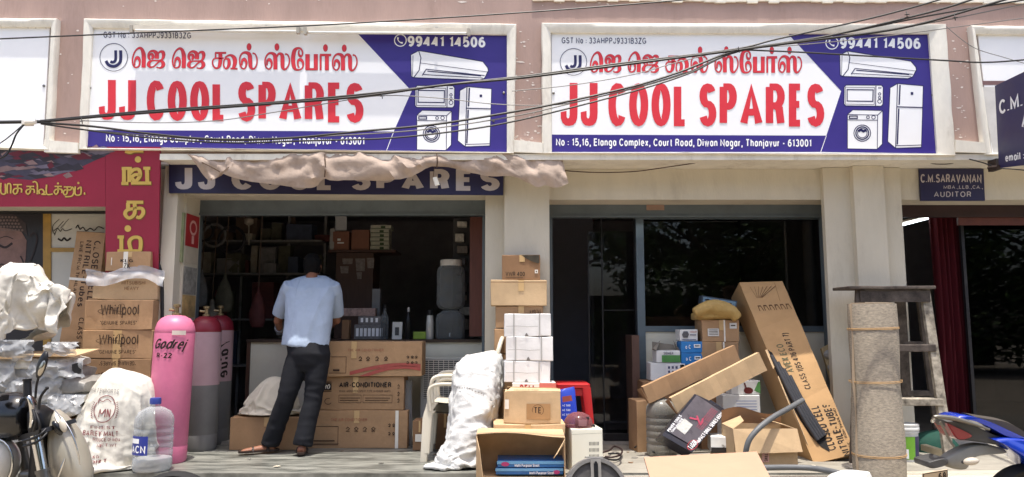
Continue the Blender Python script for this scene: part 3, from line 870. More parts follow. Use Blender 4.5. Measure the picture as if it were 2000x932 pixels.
AC, MW, WS, FR = (802, 98, 955, 157), (810, 167, 888, 211), (814, 215, 882, 294), (894, 169, 960, 287)
big_sign('long white signboard with red lettering and purple appliance panel, under two tube light battens',
    [(174, 53), (990, 66), (990, 297), (165, 286)],
    dict(top=(697, 64), tip=(804, 178), low=(769, 257), low2=(755, 294), band=[(166, 286), (167, 254)]),
    dict(gst=(202, 62, 373, 74, 1.5), title=(193, 156, 710, 234, 6), addr=(207, 262, 712, 277, 6), phone=(796, 70, 948, 91, 2),
         logo=(222, 112, 27), ph=(782, 79, 11.5), tamil=ident, ac=(AC, AC), mw=(MW, MW), ws=(WS, WS), fr=(FR, FR), screws=[(176, 172), (984, 182), (964, 236)]))
big_sign('long white signboard with red lettering and purple appliance panel, above the glass shop window',
    [(1077, 63), (1817, 65), (1832, 300), (1078, 298)],
    dict(top=(1537, 64), tip=(1643, 178), low=(1614, 265), low2=(1603, 297), band=[(1078, 297), (1078, 263)]),
    dict(gst=(1097, 73, 1262, 85, 1), title=(1095, 162, 1610, 246, 1.5), addr=(1086, 270, 1585, 285, 2), phone=(1640, 73, 1798, 95, 1),
         logo=(1120, 121, 26), ph=(1625, 84, 12), tamil=lambda x, y: (1152 + (x - 257) * .939, y + 9 - .0115 * (x - 257)),
         ac=(AC, (1640, 99, 1791, 154)), mw=(MW, (1648, 166, 1725, 208)), ws=(WS, (1655, 214, 1724, 292)), fr=(FR, (1734, 163, 1803, 290)), screws=[(1081, 182), (1821, 186)]))
# part signboards at both frame edges
for nm, lab, pts in (('left', 'blank white signboard cut off by the left edge, beside the mauve strip', [(-145, 51), (97, 51), (84, 284), (-145, 280)]),
                     ('right', 'blank white signboard cut off by the right edge, above the projecting navy sign', [(1910, 66), (2150, 66), (2160, 299), (1938, 300)])):
    b = MB(); b.slab([P(x, y, YB) for x, y in (pts[0], pts[3], pts[2], pts[1])], .018)
    T = thing('signboard', lab, 'shop sign', P(pts[0][0] + 60, pts[3][1], YB))
    part('board', b, WHITE, T)
    if nm == 'right':
        b = MB(); b.slab([P(x, y, YB - .002) for x, y in ((1914, 158), (1915, 166), (2150, 166), (2150, 158))], .004); part('board_edge', b, mat('mauve_edge', (120, 92, 92), .6), T)
        b = MB(); b.slab([P(x, y, YB - .001) for x, y in ((1916, 170), (1940, 298), (2150, 298), (2150, 170))], .004); part('lower_panel', b, mat('grey_white_panel', (206, 204, 200), .6), T)
    else:
        b = MB()
        for x, y in ((86, 168), (70, 53), (55, 53), (90, 53)): b.lathe([(.012, 0), (.012, .006)], P(x, y, YB - .001), 8, Matrix.Rotation(R(90), 4, 'X'))
        part('screw', b, MATS['dull_steel'], T)

# tube light battens on the left sign
TUBEM = mat('cream_batten', (214, 206, 190), .5, .06, 10, stain=.3)
for lab, a, c in (('long unlit cream tube light batten over the tax number on the sign', (260, 58), (584, 60)), ('unlit cream tube light batten over the phone number on the sign', (598, 62), (916, 64))):
    T = thing('tube_light', lab, 'light', P((a[0] + c[0]) / 2, a[1] + 8, 6.5), 'tube lights along the top of the sign')
    b = MB(); y = 6.5; a, c = (a[0], a[1] - 3), (c[0], c[1] - 3)
    b.slab([P(a[0], a[1] - 6, y), P(a[0], a[1] + 3, y), P(c[0], c[1] + 3, y), P(c[0], c[1] - 6, y)], .05); part('batten', b, TUBEM, T)
    b = MB(); b.tube([P(a[0] + 5, a[1] + 4.5, y + .01), P(c[0] - 5, c[1] + 4.5, y + .01)], .013, 10); part('tube', b, mat('white_glass_tube', (228, 228, 222), .2), T, True)
    b = MB()
    for q in (a, c): b.box(P(q[0], 0, y).x - .014, P(q[0], 0, y).x + .014, y - .008, y + .03, P(q[0], q[1] + 8, y).z, P(q[0], q[1] - 5, y).z)
    part('end_cap', b, mat('dull_cap', (168, 162, 150), .5), T)
    b = MB()
    for t in (.2, .8):
        q = P(a[0] + (c[0] - a[0]) * t, a[1] - 5, y + .03); b.box(q.x - .012, q.x + .012, y + .03, 6.6, q.z - .03, q.z - .001)
    part('bracket', b, MATS['dull_steel'], T)

# lower navy signboard
y = 6.8
T = thing('signboard', 'narrow navy signboard with silver lettering half covered by the hanging cloth', 'shop sign', P(656, 380, y))
b = MB(); b.slab([P(330, 318, y), P(330, 377, y), P(983, 381, y), P(983, 322, y)], .024); part('board', b, mat('navy_board', (40, 38, 72), .5, .1, 4), T)
write(T, 'JJ COOL SPARES', pxrect(342, 328, 976, 370, y, 3), SILVER, wv=.3, wh=.22, gap=.22, polys={'J': JWIDE})
# auditor plate
y = YW - .03
T = thing('signboard', 'small navy name plate of the auditor on the wall above the red curtain', 'name plate', P(1860, 393, y))
b = MB(); b.slab([P(1796, 330, y), P(1799, 392, y), P(1924, 392, y), P(1921, 330, y)], .024); part('board', b, MATS['navy_board'], T)
write(T, 'C.M.SARAVANAN', pxrect(1798, 340, 1917, 357, y), SILVER, wv=.22, wh=.17, gap=.1)
write(T, 'MBA.,LLB.,CA.,', pxrect(1843, 362, 1920, 369, y), SILVER, wv=.15, wh=.15, gap=.16)
write(T, 'AUDITOR', pxrect(1824, 374, 1897, 385, y), SILVER, wv=.16, wh=.16, gap=.2)
# projecting navy sign at the right
T = thing('projecting_sign', 'navy double sided sign projecting from the wall on a steel bracket at the right edge', 'shop sign', P(1946, 330, 6.2))
A0, A1, C0, C1 = P(1943, 168, 6.45), P(1951, 328, 6.45), P(2075, 104, 5.3), P(2090, 312, 5.3)
b = MB(); b.slab([A0, A1, C1, C0], .03); part('board', b, NAVY, T)
def face(s0, t0, s1, t1):
    def f(s, t, h):
        S_, T_ = s0 + s * (s1 - s0), t0 + t * (t1 - t0)
        p = A1.lerp(C1, S_).lerp(A0.lerp(C0, S_), T_)
        nn = (C1 - A1).cross(A0 - A1).normalized()
        return p + nn * h * 1.5
    return f
for txt, bx in (('C.M. S', (.06, .63, .62, .8)), ('A', (.4, .40, .52, .56)), ('G', (.48, .235, .54, .31)), ('email : au', (.12, .06, .56, .15))):
    write(T, txt, face(*bx), WHITE, wv=.2, wh=.18, gap=.12)
b = MB(); p = P(1952, 330, 6.45)
b.box(P(1936, 320, 6.6).x - .02, P(1936, 320, 6.6).x + .025, 6.5, 6.62, P(0, 333, 6.55).z, P(0, 312, 6.55).z)
b.tube([P(1932, 328, 6.55), P(1950, 326, 6.42)], .02, 6); part('bracket', b, mat('rusty_black_steel', (56, 44, 40), .6, .2, 20), T)

# ---------------------------------------------------------------- left neighbour: magenta sign, framed posters
MAG = mat('magenta_vinyl', (146, 34, 64), .5, .08, 3)
GOLD = mat('gold_letter', (206, 176, 92), .45, .08, 8)
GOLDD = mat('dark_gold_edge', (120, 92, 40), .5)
def tam_small(parent, strokes, dots, fn, w, wd, m=GOLD):
    a, c = MB(), MB()
    for i, st in enumerate(strokes):
        q = smoothpts(st, 4)
        a.ribbon(q, [(w, w * .8)] * len(q), fn, .006 + (i % 4) * .0004)
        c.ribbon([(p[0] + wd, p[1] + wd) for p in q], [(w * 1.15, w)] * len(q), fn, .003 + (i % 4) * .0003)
    for x, y_, r in dots:
        a.poly([(x + r * math.cos(R(t)), y_ + r * math.sin(R(t))) for t in range(0, 360, 24)][::-1], fn, .007)
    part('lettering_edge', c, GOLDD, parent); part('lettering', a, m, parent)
y = 6.92
ty = lambda yy: 6.6 + .3 * (yy - 287) / 353      # both magenta boards hang from the slab and lean back at the foot
T = thing('signboard', 'tall magenta signboard with big gold letters standing down the pillar', 'shop sign', P(262, 500, y))
b = MB(); b.slab([P(206, 287, ty(287)), P(206, 640, ty(640)), P(306, 640, ty(640)), P(313, 287, ty(287))], .02); part('board', b, MAG, T)
# traced from the photo at 2.912 per pixel
zz = lambda st: [(x / 2.912, 280 + y_ / 2.912) for x, y_ in st]
fpx = lambda x, y_, h: P(x, y_, ty(y_) - h)
S_ = [[(705, 140), (705, 225)], [(692, 143), (750, 143)], [(735, 143), (735, 220)], [(735, 175), (760, 150), (790, 150), (795, 185), (770, 215), (750, 195), (770, 178), (800, 180)], [(690, 228), (730, 228)], [(745, 226), (860, 226)], [(835, 140), (838, 226)], [(815, 142), (855, 142)],
      [(720, 335), (815, 335)], [(765, 335), (765, 400), (735, 425), (712, 405), (722, 380), (760, 372), (805, 370), (815, 395), (795, 422), (775, 418)], [(728, 340), (728, 372)],
      [(690, 535), (690, 610)], [(668, 533), (705, 533)], [(668, 612), (800, 612)], [(745, 612), (735, 560), (760, 535), (795, 540), (800, 580), (795, 612)],
      [(712, 45), (740, 52), (765, 44), (815, 44)]]
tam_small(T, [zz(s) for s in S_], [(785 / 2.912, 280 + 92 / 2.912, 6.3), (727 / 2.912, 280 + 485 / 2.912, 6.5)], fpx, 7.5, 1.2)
T = thing('signboard', 'wide magenta signboard with a temple crowd picture over a gold line of script', 'shop sign', P(100, 405, y))
b = MB(); b.slab([P(-160, 286, ty(286)), P(-160, 404, ty(404)), P(205.5, 404, ty(404)), P(205.5, 287, ty(287))], .02); part('board', b, MAG, T)
b = MB()
rnd = random.Random(4)
pic = {}
for i in range(120):
    x, yy = rnd.uniform(-150, 200), rnd.uniform(290, 345)
    if yy > 345 - (x > 130) * (x - 130) * .5: continue
    w_, h_ = rnd.uniform(6, 30), rnd.uniform(2, 9)
    pic.setdefault(rnd.choice('abcd'), MB()).poly([(x - w_, yy), (x - w_ * .3, yy + h_), (x + w_, yy + rnd.uniform(-3, 5)), (x + w_ * .2, yy - h_)], fpx, .001 + i * .00002)
bb = MB(); bb.poly([(-158, 287), (-158, 330), (60, 352), (140, 335), (215, 300), (205, 287)], fpx, .0006)
part('picture', bb, mat('dim_blue_print', (64, 62, 82), .5, .4, 6), T)
for k, cc in zip('abcd', ((96, 30, 52), (110, 104, 124), (48, 46, 60), (140, 116, 118))):
    if k in pic: part('picture_patch', pic[k], mat('print_' + 'abcd'.index(k) * 'x' + 'tone', cc, .5, .3, 8), T)
S_ = [[(5, 225), (5, 280), (30, 285), (30, 230)], [(42, 285), (42, 235), (60, 235), (60, 285)], [(75, 235), (125, 235)], [(100, 235), (100, 275), (85, 288), (75, 275), (85, 258), (120, 258), (122, 280)],
      [(150, 245), (195, 245)], [(172, 245), (172, 275), (158, 290), (148, 275), (160, 262), (192, 262), (195, 282)], [(185, 222), (200, 218), (212, 235), (212, 290)],
      [(225, 288), (222, 268), (240, 262), (252, 280), (240, 290), (262, 290)], [(265, 235), (265, 288), (300, 288)], [(310, 245), (352, 245)], [(330, 245), (330, 276), (318, 290), (308, 276), (320, 262), (350, 262), (352, 282)],
      [(362, 248), (405, 248)], [(382, 248), (382, 280), (370, 294), (360, 280), (370, 265), (400, 265), (412, 250), (420, 275), (408, 300), (370, 304)], [(428, 245), (428, 290), (458, 290), (460, 250), (440, 262)], [(480, 280), (482, 292)]]
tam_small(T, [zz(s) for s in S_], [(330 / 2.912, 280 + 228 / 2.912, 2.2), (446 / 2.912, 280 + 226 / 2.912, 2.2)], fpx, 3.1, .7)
# framed shop front behind: gold frame with white panels, dark statue poster
y = 7.28
T = thing('poster', 'dark poster of a bronze face in profile with curled hair, at the left edge', 'poster', P(30, 640, y))
b = MB(); b.slab([P(-160, 412, y), P(-160, 700, y), P(86, 700, y), P(86, 418, y)], .02); part('print', b, mat('dark_print', (36, 34, 40), .4, .3, 5), T)
FB = mat('bronze_print', (128, 98, 92), .45, .25, 9)
fy = lambda x, y_, h: P(x, y_, y - h)
b = MB(); b.poly([(-40, 450), (-10, 440), (20, 443), (40, 450), (52, 470), (50, 505), (44, 530), (30, 560), (-40, 600)][::-1], fy, .003); part('face', b, FB, T)
b = MB()
b.poly([(-30, 420), (0, 414), (30, 420), (50, 436), (54, 462), (46, 454), (20, 447), (-10, 444), (-40, 448)][::-1], fy, .0034); part('hair_mass', b, mat('dark_hair_print', (56, 46, 48), .5, .2, 20), T)
b = MB()
for r in range(5):
    for i in range(16):
        x, yy = -40 + i * 6.4 + (r % 2) * 3, 449 - r * 6.2 - abs(i - 8) * -.2
        if x < 48 - r * 4: b.poly([(x + 2.5 * math.cos(R(t)), yy + 2.3 * math.sin(R(t))) for t in range(0, 360, 45)][::-1], fy, .004 + (i % 2) * .0004 + r * .0001)
part('curled_hair', b, mat('dark_bronze_print', (112, 94, 92), .45, .3, 30), T)
b = MB()
for st, w in (([(-8, 474), (2, 481), (12, 483), (24, 475)], 4.5), ([(40, 500), (46, 516), (40, 534), (28, 552)], 3), ([(-2, 466), (12, 462), (26, 467)], 1.6), ([(58, 462), (66, 455), (72, 466), (66, 492), (58, 512)], 3), ([(-4, 520), (4, 516), (10, 522)], 2.4)):
    q = smoothpts(st); b.ribbon(q, [(w, w)] * len(q), fy, .0055)
part('features', b, mat('bronze_shadow_print', (40, 26, 28), .5), T)
T = thing('shop_front_panel', 'gold framed white panel with a moustache drawing and script, behind the tall carton', 'panel', P(150, 700, y))
b = MB(); b.slab([P(96, 415, y), P(96, 720, y), P(212, 720, y), P(212, 415, y)], .02); part('panel', b, mat('dull_white_panel', (196, 194, 186), .5, .05, 3), T)
b = MB()
for x0_, y0_, x1_, y1_ in ((84, 412, 99, 720), (99, 484, 212, 492)):
    b.slab([P(x0_, y0_, y - .012), P(x0_, y1_, y - .012), P(x1_, y1_, y - .012), P(x1_, y0_, y - .012)], .03)
part('frame', b, mat('gold_frame', (168, 132, 62), .4, .15, 8), T)
b = MB()
for st, w in (([(116, 428), (104, 440), (103, 452), (108, 458)], 1.3), ([(124, 432), (112, 446), (106, 460)], 1.2), ([(134, 428), (118, 446)], 1), ([(104, 452), (112, 446), (118, 452), (122, 447), (128, 451), (140, 447)], 1.5),
              ([(148, 446), (152, 440), (156, 448), (162, 444), (168, 451), (176, 446), (184, 450), (192, 443), (203, 447)], 2), ([(150, 452), (204, 455)], 1),
              ([(113, 466), (120, 470), (125, 465), (131, 470), (138, 465)], 3.4)):
    q = smoothpts(st); b.ribbon(q, [(w, w)] * len(q), lambda x, y_, h: P(x, y_, y - h), .004)
part('lettering', b, INK, T)
b = MB(); b.slab([P(-160, 404, y - .04), P(-160, 417, y - .04), P(216, 417, y - .04), P(216, 404, y - .04)], .05)
solo('shutter_beam', 'black beam across the top of the left shop front, below the magenta sign', 'beam', b, mat('black_paint', (24, 23, 25), .5))

# ---------------------------------------------------------------- hanging cloth
CLOTH = mat('dirty_white_cloth', (176, 158, 144), .9, .2, 6, .4, 30, stain=.8)
low = [(366, 302), (380, 320), (398, 346), (408, 352), (418, 347), (430, 338), (460, 348), (520, 358), (580, 366), (612, 364), (632, 349), (650, 353), (700, 352), (760, 352), (800, 345), (830, 329), (850, 325), (885, 326), (920, 336), (960, 343), (1000, 344), (1030, 356), (1050, 365), (1066, 361), (1082, 366), (1098, 364), (1110, 358)]
lowp = smoothpts(low, 4)
rs = []
for i, (x, yb) in enumerate(lowp):
    t = i / (len(lowp) - 1)
    xt = 366 + (1096 - 366) * t
    top = P(xt, 299, 6.6); bot = P(x, yb, 6.56)
    hgt = top.z - bot.z
    sec = []
    for k in range(22):
        s = k / 21
        if s < .62: q = s / .62; yy = 6.622 - .05 * math.sin(q * 2.6) - .01 * q; zz_ = top.z - hgt * q
        else: q = (s - .62) / .38; yy = 6.622 - .05 * math.sin(2.6) + .02 + q * .012; zz_ = bot.z + hgt * (.02 + .98 * q) 
        p = Vector((top.x + (bot.x - top.x) * (top.z - zz_) / max(hgt, .01), yy, zz_))
        wv_ = ridge((p.x * 1.0, p.y, p.z * 2.2), 3.4, 3) * .5 + ridge((p.x * 2.2 + p.z * 1.4, 0, p.z), 4.2, 11) * .45 + nz(p, 9, 5) * .4
        p.y += ((.4 - wv_) * .045 - folds(p, .05, 3.2, 2, (.5, 0, -1)) - folds(p, .03, 7, 6, (-.4, 0, -1))) * min(1, hgt / .12)
        sec.append(p)
    rs.append(sec)
m_ = MB()
m_.rings(rs, caps=True)
T = thing('cloth_awning', 'dirty white cloth awning bunched up and hanging below the sign', 'awning', P(740, 366, 6.56))
part('cloth', m_, CLOTH, T, True)
for (xa, ya), (xb, yb) in (((634, 302), (634, 346)), ((853, 300), (853, 327)), ((392, 316), (430, 336))):
    b = MB(); b.tube(smoothpts([tuple(P(xa, ya, 6.55)), tuple(P((xa + xb) / 2 + 1.5, (ya + yb) / 2, 6.52)), tuple(P(xb, yb, 6.55))], 4), .006, 6); part('tie_cord', b, mat('brown_cord', (92, 74, 60), .8), T)
T = thing('hanging_tag', 'small pale plastic tag dangling on a thread in front of the navy sign', 'tag', P(852, 362, 6.6))
b = MB(); b.tube([P(850, 318, 6.6), P(846, 346, 6.6)], .0025, 5); part('thread', b, MATS['brown_cord'], T)
b = MB(); b.slab([P(845, 347, 6.6), P(850, 363, 6.6), P(859, 361, 6.6), P(853, 345, 6.6)], .012); part('tag', b, WHITEP, T)

# ---------------------------------------------------------------- overhead cables
WIRE = mat('black_cable', (30, 29, 30), .5, .1, 30)
WIREG = mat('grey_cable', (120, 118, 116), .5, .1, 30)
def wire(label, pts, r=.008, y=5.4, m=WIRE, grp='overhead service cables', y2=None):
    y2 = y if y2 is None else y2
    n = len(pts) - 1
    q = [tuple(P(x, yy, y + (y2 - y) * i / n)) for i, (x, yy) in enumerate(pts)]
    b = MB(); b.tube(smoothpts(q, 8), r, 6)
    return solo('cable', label, 'cable', b, m, grp, True)
wire('lone black cable crossing high over the left sign, up to the top ledge', [(-120, 80), (0, 76), (300, 63), (520, 54), (700, 45), (1000, 26), (1240, 8), (1420, -8)], .0055)
wire('thick black bundled cable sweeping up across both sign lettering rows from the white clamp', [(80, 238), (240, 224), (500, 205), (700, 189), (870, 166), (1020, 152), (1200, 129), (1440, 98), (1560, 82), (1760, 55), (1920, 12), (2060, -30)], .0095)
wire('second bundled cable running just above the thick one to the right top corner', [(78, 236), (300, 216), (520, 201), (720, 183), (900, 162), (1030, 148), (1210, 124), (1430, 97), (1520, 76), (1700, 36), (1820, 4), (1900, -22)], .007)
wire('thick cable sagging low across the address line of the left sign and rising right', [(80, 240), (180, 247), (300, 262), (420, 272), (560, 270), (700, 257), (850, 243), (1000, 219), (1110, 198), (1240, 168), (1330, 140), (1440, 99), (1600, 74), (1800, 28), (1890, 2), (1960, -24)], .0085)
wire('thin cable sagging lowest across the address line of the left sign', [(80, 242), (160, 253), (300, 270), (450, 279), (600, 275), (760, 270), (900, 255), (1000, 238), (1130, 207), (1260, 172), (1350, 142), (1445, 100), (1640, 66), (1830, 28), (2000, 0), (2080, -16)], .0065)
wire('grey thin cable between the two sagging cables', [(170, 254), (330, 268), (470, 275), (640, 266), (820, 254), (1000, 228), (1120, 201), (1250, 170), (1345, 141), (1442, 100), (1600, 79), (1800, 48), (2000, 8), (2090, -10)], .0045, 5.42, WIREG)
wire('thin grey cable drooping across the big red letters of the left sign', [(160, 236), (300, 240), (420, 236), (520, 222), (640, 202), (745, 187), (860, 192), (960, 203), (1060, 206), (1130, 198), (1260, 166), (1340, 141)], .0035, 5.4, WIREG)
wire('thin grey cable slanting up over the script line of the right sign', [(1000, 178), (1120, 166), (1240, 145), (1330, 120), (1440, 96), (1560, 88), (1720, 72), (1890, 50), (2040, 30)], .0035, 5.45, WIREG)
wire('black cable running level over the phone number of the right sign to the right edge', [(1440, 97), (1560, 102), (1700, 110), (1840, 118), (1920, 122), (2000, 117), (2080, 108)], .006, 5.4)
wire('black cable entering at the left edge and ending in the white clamp', [(-120, 241), (0, 239), (60, 238), (80, 238)], .013)
wire('thin cable hanging from the clamp down past the magenta sign', [(48, 242), (32, 262), (22, 286), (8, 306), (-30, 318)], .006, 5.35)
wire('thin cable slanting down left from the clamp', [(46, 243), (24, 262), (0, 280), (-60, 316)], .004, 5.36)
wire('thin wire sagging on the wall under the right sign', [(1082, 330), (1110, 334), (1170, 337), (1240, 335), (1300, 327), (1405, 312)], .005, 6.75, mat('brown_cable', (70, 46, 36), .6), 'loose wires on the wall')
wire('thin loose wire falling from the corner of the right sign frame', [(1848, 52), (1900, 92), (1960, 112), (2010, 126), (2060, 136)], .003, 6.3, WIREG, 'loose wires on the wall')
wire('loose black loop of wire under the slab above the auditor plate', [(1802, 312), (1818, 319), (1840, 321), (1862, 319), (1876, 311)], .0045, 6.75, WIRE, 'loose wires on the wall')
wire('black wire tangled round the bracket of the projecting sign', [(1893, 311), (1920, 318), (1950, 328), (1985, 331), (2040, 337)], .0055, 6.5, WIRE, 'loose wires on the wall')
b = MB(); p = P(53, 240, 5.36); b.sbox(p.x - .035, p.x + .035, p.y - .02, p.y + .03, p.z - .02, p.z + .022, amp=.003, n=3); b.tube([p + Vector((.0, -.02, .0)), p + Vector((.07, -.01, .004))], .019, 8)
solo('cable_clamp', 'white plastic clamp gathering the cables at the left', 'clamp', b, mat('white_plastic', (226, 222, 214), .4, .05, 10))
for i, (x, yy, lab) in enumerate(((160, 236, 'left of the big red letters'), (746, 187, 'over the end of the red letters'), (1443, 97, 'where the cables cross on the right sign'), (1771, 28, 'high at the right'), (1865, 34, 'highest at the right corner'))):
    b = MB(); b.tube([P(x - 1, yy - 5, 5.39), P(x, yy, 5.38), P(x + 1, yy + 6, 5.39)], .0035, 6); b.tube([P(x - 4, yy + 1, 5.39), P(x + 5, yy, 5.39)], .004, 6)
    solo('cable_tie', 'small wire tie twisted on the cables ' + lab, 'cable tie', b, WIRE, 'wire ties on the cables')

# ---------------------------------------------------------------- cartons
CARD = mat('brown_cardboard', (170, 137, 104), .85, .14, 5, .12, 120, rnd=.12, stain=.34, spec=.2)
CARDL = mat('pale_cardboard', (196, 168, 132), .85, .13, 5, .12, 120, rnd=.1, stain=.32, spec=.2)
CARDD = mat('dull_cardboard', (142, 110, 82), .85, .12, 4, .12, 120, rnd=.1, stain=.2, spec=.2)
TAPE = mat('brown_tape', (196, 164, 118), .3, .05, 20)
WTAPE = mat('white_strap', (232, 226, 214), .4, .04, 20)
DARKINK = mat('brown_black_print', (62, 44, 34), .75, .1, 30)
PALEINK = mat('faint_print', (134, 100, 68), .8, .1, 30)
WHITEBOX = mat('white_carton', (222, 222, 220), .6, .06, 6, .05, 80, stain=.15)
class Carton: pass
def carton(label, rect, y, depth, m=CARD, group=None, z0=None, rot=0, tape=None, amp=.006, cat='box', name='cardboard_box', seed=None, tapem=TAPE, roll=0, body='carton'):
    x0, y0, x1, y1 = rect
    a, c = P(x0, (y0 + y1) / 2, y), P(x1, (y0 + y1) / 2, y)
    zb, zt_ = P((x0 + x1) / 2, y1, y).z, P((x0 + x1) / 2, y0, y).z
    if z0 is not None: zb = z0
    w, h = c.x - a.x, zt_ - zb
    M = Matrix.Translation(((a.x + c.x) / 2, y, zb)) @ Matrix.Rotation(R(rot), 4, 'Z') @ Matrix.Rotation(R(roll), 4, 'Y')
    T = thing(name, label, cat, M @ Vector((0, depth / 2, 0)), group)
    b = MB(); b.sbox(-w / 2, w / 2, 0, depth, 0, h, M, amp=amp, seed=(seed if seed is not None else x0 * .37 + y0))
    part(body, b, m, T)
    k = Carton()
    k.T, k.top, k.M, k.w, k.h, k.d, k.z0, k.amp = T, zb + h, M, w, h, depth, zb, amp
    def front(s0, t0, s1, t1): return lambda s, t, hh: M @ Vector((-w / 2 + w * (s0 + s * (s1 - s0)), -hh - amp * .8, h * (t0 + t * (t1 - t0))))
    k.front = front
    def top(s0, t0, s1, t1): return lambda s, t, hh: M @ Vector((-w / 2 + w * (s0 + s * (s1 - s0)), depth * (t0 + t * (t1 - t0)), h + hh + amp * .8))
    k.topf = top
    def rect_(s0, t0, s1, t1, mm, nm='label', hh=.0015, fn=None):
        f = (fn or front)(s0, t0, s1, t1)
        bb = MB()
        g_ = [[f(i / 4, j / 4, hh) for i in range(5)] for j in range(5)]
        bb.sheet(g_)
        return part(nm, bb, mm, T)
    k.rect = rect_
    k.txt = lambda t, bx, mm=DARKINK, **kw: write(T, t, front(*bx), mm, **kw)
    if tape == 'h':
        rect_(.0, .93, 1, 1.0, tapem, 'tape'); 
    if tape == 'v':
        rect_(.44, 0, .56, 1, tapem, 'tape')
    if tape is None and m in (CARD, CARDL, CARDD) and seed is None and (int(x0 * 7 + y0) % 3):
        u_ = .4 + (int(x0 + y1) % 9) * .012
        rect_(u_, .72 - (int(x1) % 5) * .05, u_ + min(.14, .05 / max(w, .1)), 1, tapem, 'tape', .0008)
    if tape == 'top': rect_(0, .4, 1, .6, tapem, 'tape', fn=top)
    return k

# pile of printed spare-part boxes
G = 'brown spare part cartons piled by the magenta sign'
Y = 6.74
rows = [((164, 586, 299, 645), 'top'), ((161, 645, 297, 701), 'mid'), ((161, 701, 294, 760), 'low'), ((160, 760, 293, 822), 'x'), ((160, 822, 294, 888), 'y')]
z = FLOOR
labs = {'top': 'brown spare part carton with black script lettering, topmost of its printed stack', 'mid': 'brown spare part carton with tape down its middle, second in the printed stack',
        'low': 'brown spare part carton turned upside down, third in the printed stack', 'x': 'brown carton half hidden behind the white malt sack', 'y': 'brown carton at the foot of the stack behind the malt sack'}
for rc, k_ in rows[::-1]:
    k = carton(labs[k_], rc, Y, .36, CARD, G, z0=z, tape='v' if k_ in 'mid' else None, rot={'top': -1.5, 'mid': 1}.get(k_, 0))
    z = k.top + .003
    # keep the pixel heights by re-measuring each base
    if k_ in ('top', 'mid'):
        k.txt('Whirlpool', (.24, .5, .8, .86), DARKINK, wv=.13, wh=.12, gap=.1)
        k.txt('"GENUINE SPARES"', (.24, .17, .78, .3), DARKINK, wv=.15, wh=.14, gap=.13)
        b = MB(); f = k.front(0, 0, 1, 1); q = smoothpts([(.3, .5), (.2, .62), (.3, .7), (.55, .62), (.58, .84), (.5, .82), (.5, .55), (.62, .5)]); b.ribbon(q, [(.008, .014)] * len(q), f, .0028); part('swoosh', b, DARKINK, k.T)
    if k_ == 'low':
        k.txt('"GENUINE SPARES"', (.78, .92, .24, .78), DARKINK, wv=.15, wh=.14, gap=.13)
        k.txt('Whirlpool', (.8, .55, .24, .2), DARKINK, wv=.13, wh=.12, gap=.1)
ztop = z
k2 = carton('crumpled brown carton under clear plastic wrap on the printed stack', (183, 532, 306, 587), Y + .03, .32, CARDL, G, z0=ztop, amp=.012, rot=3)
k2.txt('MITSUBISHI', (.45, .55, .82, .68), PALEINK); k2.txt('HEAVY', (.5, .35, .72, .48), PALEINK)
k3 = carton('small brown carton tied with white tape, topmost of the left pile', (205, 492, 295, 530), Y + .02, .26, CARD, G, z0=k2.top + .012, rot=-3)
k3.rect(.4, 0, .5, 1, WTAPE, 'strap'); k3.txt('KLG', (.34, .45, .62, .62), INK, wv=.2); k3.txt('ZK', (.42, .12, .56, .4), INK); k3.rect(.13, .3, .15, .7, WTAPE, 'mark')
PLAS = clear('clear_plastic_wrap', (226, 226, 228), .30, .25)
PLASW = clear('milky_plastic_wrap', (190, 192, 194), .36, .15)
def film(name, label, cat, grid, m, group=None):
    b = MB(); b.sheet(grid); return solo(name, label, cat, b, m, group, True)
grid = []
for i in range(26):
    s = i / 25; row = []
    for j in range(12):
        t = j / 11
        x = 170 + s * 152; yy = 525 + t * 32 + 6 * math.sin(s * 7) - 8 * (t > .5) * math.sin(s * 3)
        p = P(x, yy, Y - .03 + .05 * (1 - t) * 1)
        p.y += ridge(p, 9, 2) * .03 - .03
        p.z += nz(p, 8, 3) * .015
        row.append(p)
    grid.append(row)
film('plastic_wrap', 'crumpled clear plastic wrap draped over the carton below the topmost one', 'plastic wrap', grid, PLAS)
# tall leaning carton with long print
def plane_fn(o, ux, uz):
    o, ux, uz = Vector(o), Vector(ux), Vector(uz)
    n_ = ux.cross(uz).normalized()
    return lambda s, t, h: o + ux * s + uz * t + n_ * h
def leaning(label, TL, TR, BL, BR, ytop, ybot, depth, m, name='long_carton', cat='box'):
    """box whose front face has the given photo corners, its foot nearer than its head"""
    a, c, d, e = P(*TL, ytop), P(*TR, ytop), P(*BL, ybot), P(*BR, ybot)
    n_ = (c - a).cross(d - a).normalized()
    if n_.y < 0: n_ = -n_
    T = thing(name, label, cat, (d + e) / 2)
    def f(s0, t0, s1, t1):
        def g_(s, t, h):
            S_, T_ = s0 + s * (s1 - s0), t0 + t * (t1 - t0)
            return d.lerp(e, S_).lerp(a.lerp(c, S_), T_) - n_ * h
        return g_
    F = f(0, 0, 1, 1)
    b = MB(); N = 14
    rs = []
    for i in range(N + 1):
        t = i / N
        L_, R_ = F(0, t, 0), F(1, t, 0)
        w_ = .004 * math.sin(i * 2.1)
        rs.append([L_ + n_ * w_, R_ - n_ * w_, R_ + n_ * depth, L_ + n_ * depth])
    b.rings(rs); part('carton', b, m, T)
    return T, f, n_
T, f, n_ = leaning('tall slim carton with long tube lettering leaning behind the left pile', (150, 452), (206, 455), (98, 790), (164, 800), 7.06, 6.9, .1, CARD)
def side_text(T, f, txt, s0, s1, t0, t1, m=DARKINK, **k):
    """lettering running down the face: text direction along -t"""
    g_ = f(0, 0, 1, 1)
    return write(T, txt, lambda s, t, h: g_(s0 + t * (s1 - s0), t1 + s * (t0 - t1), h), m, **k)
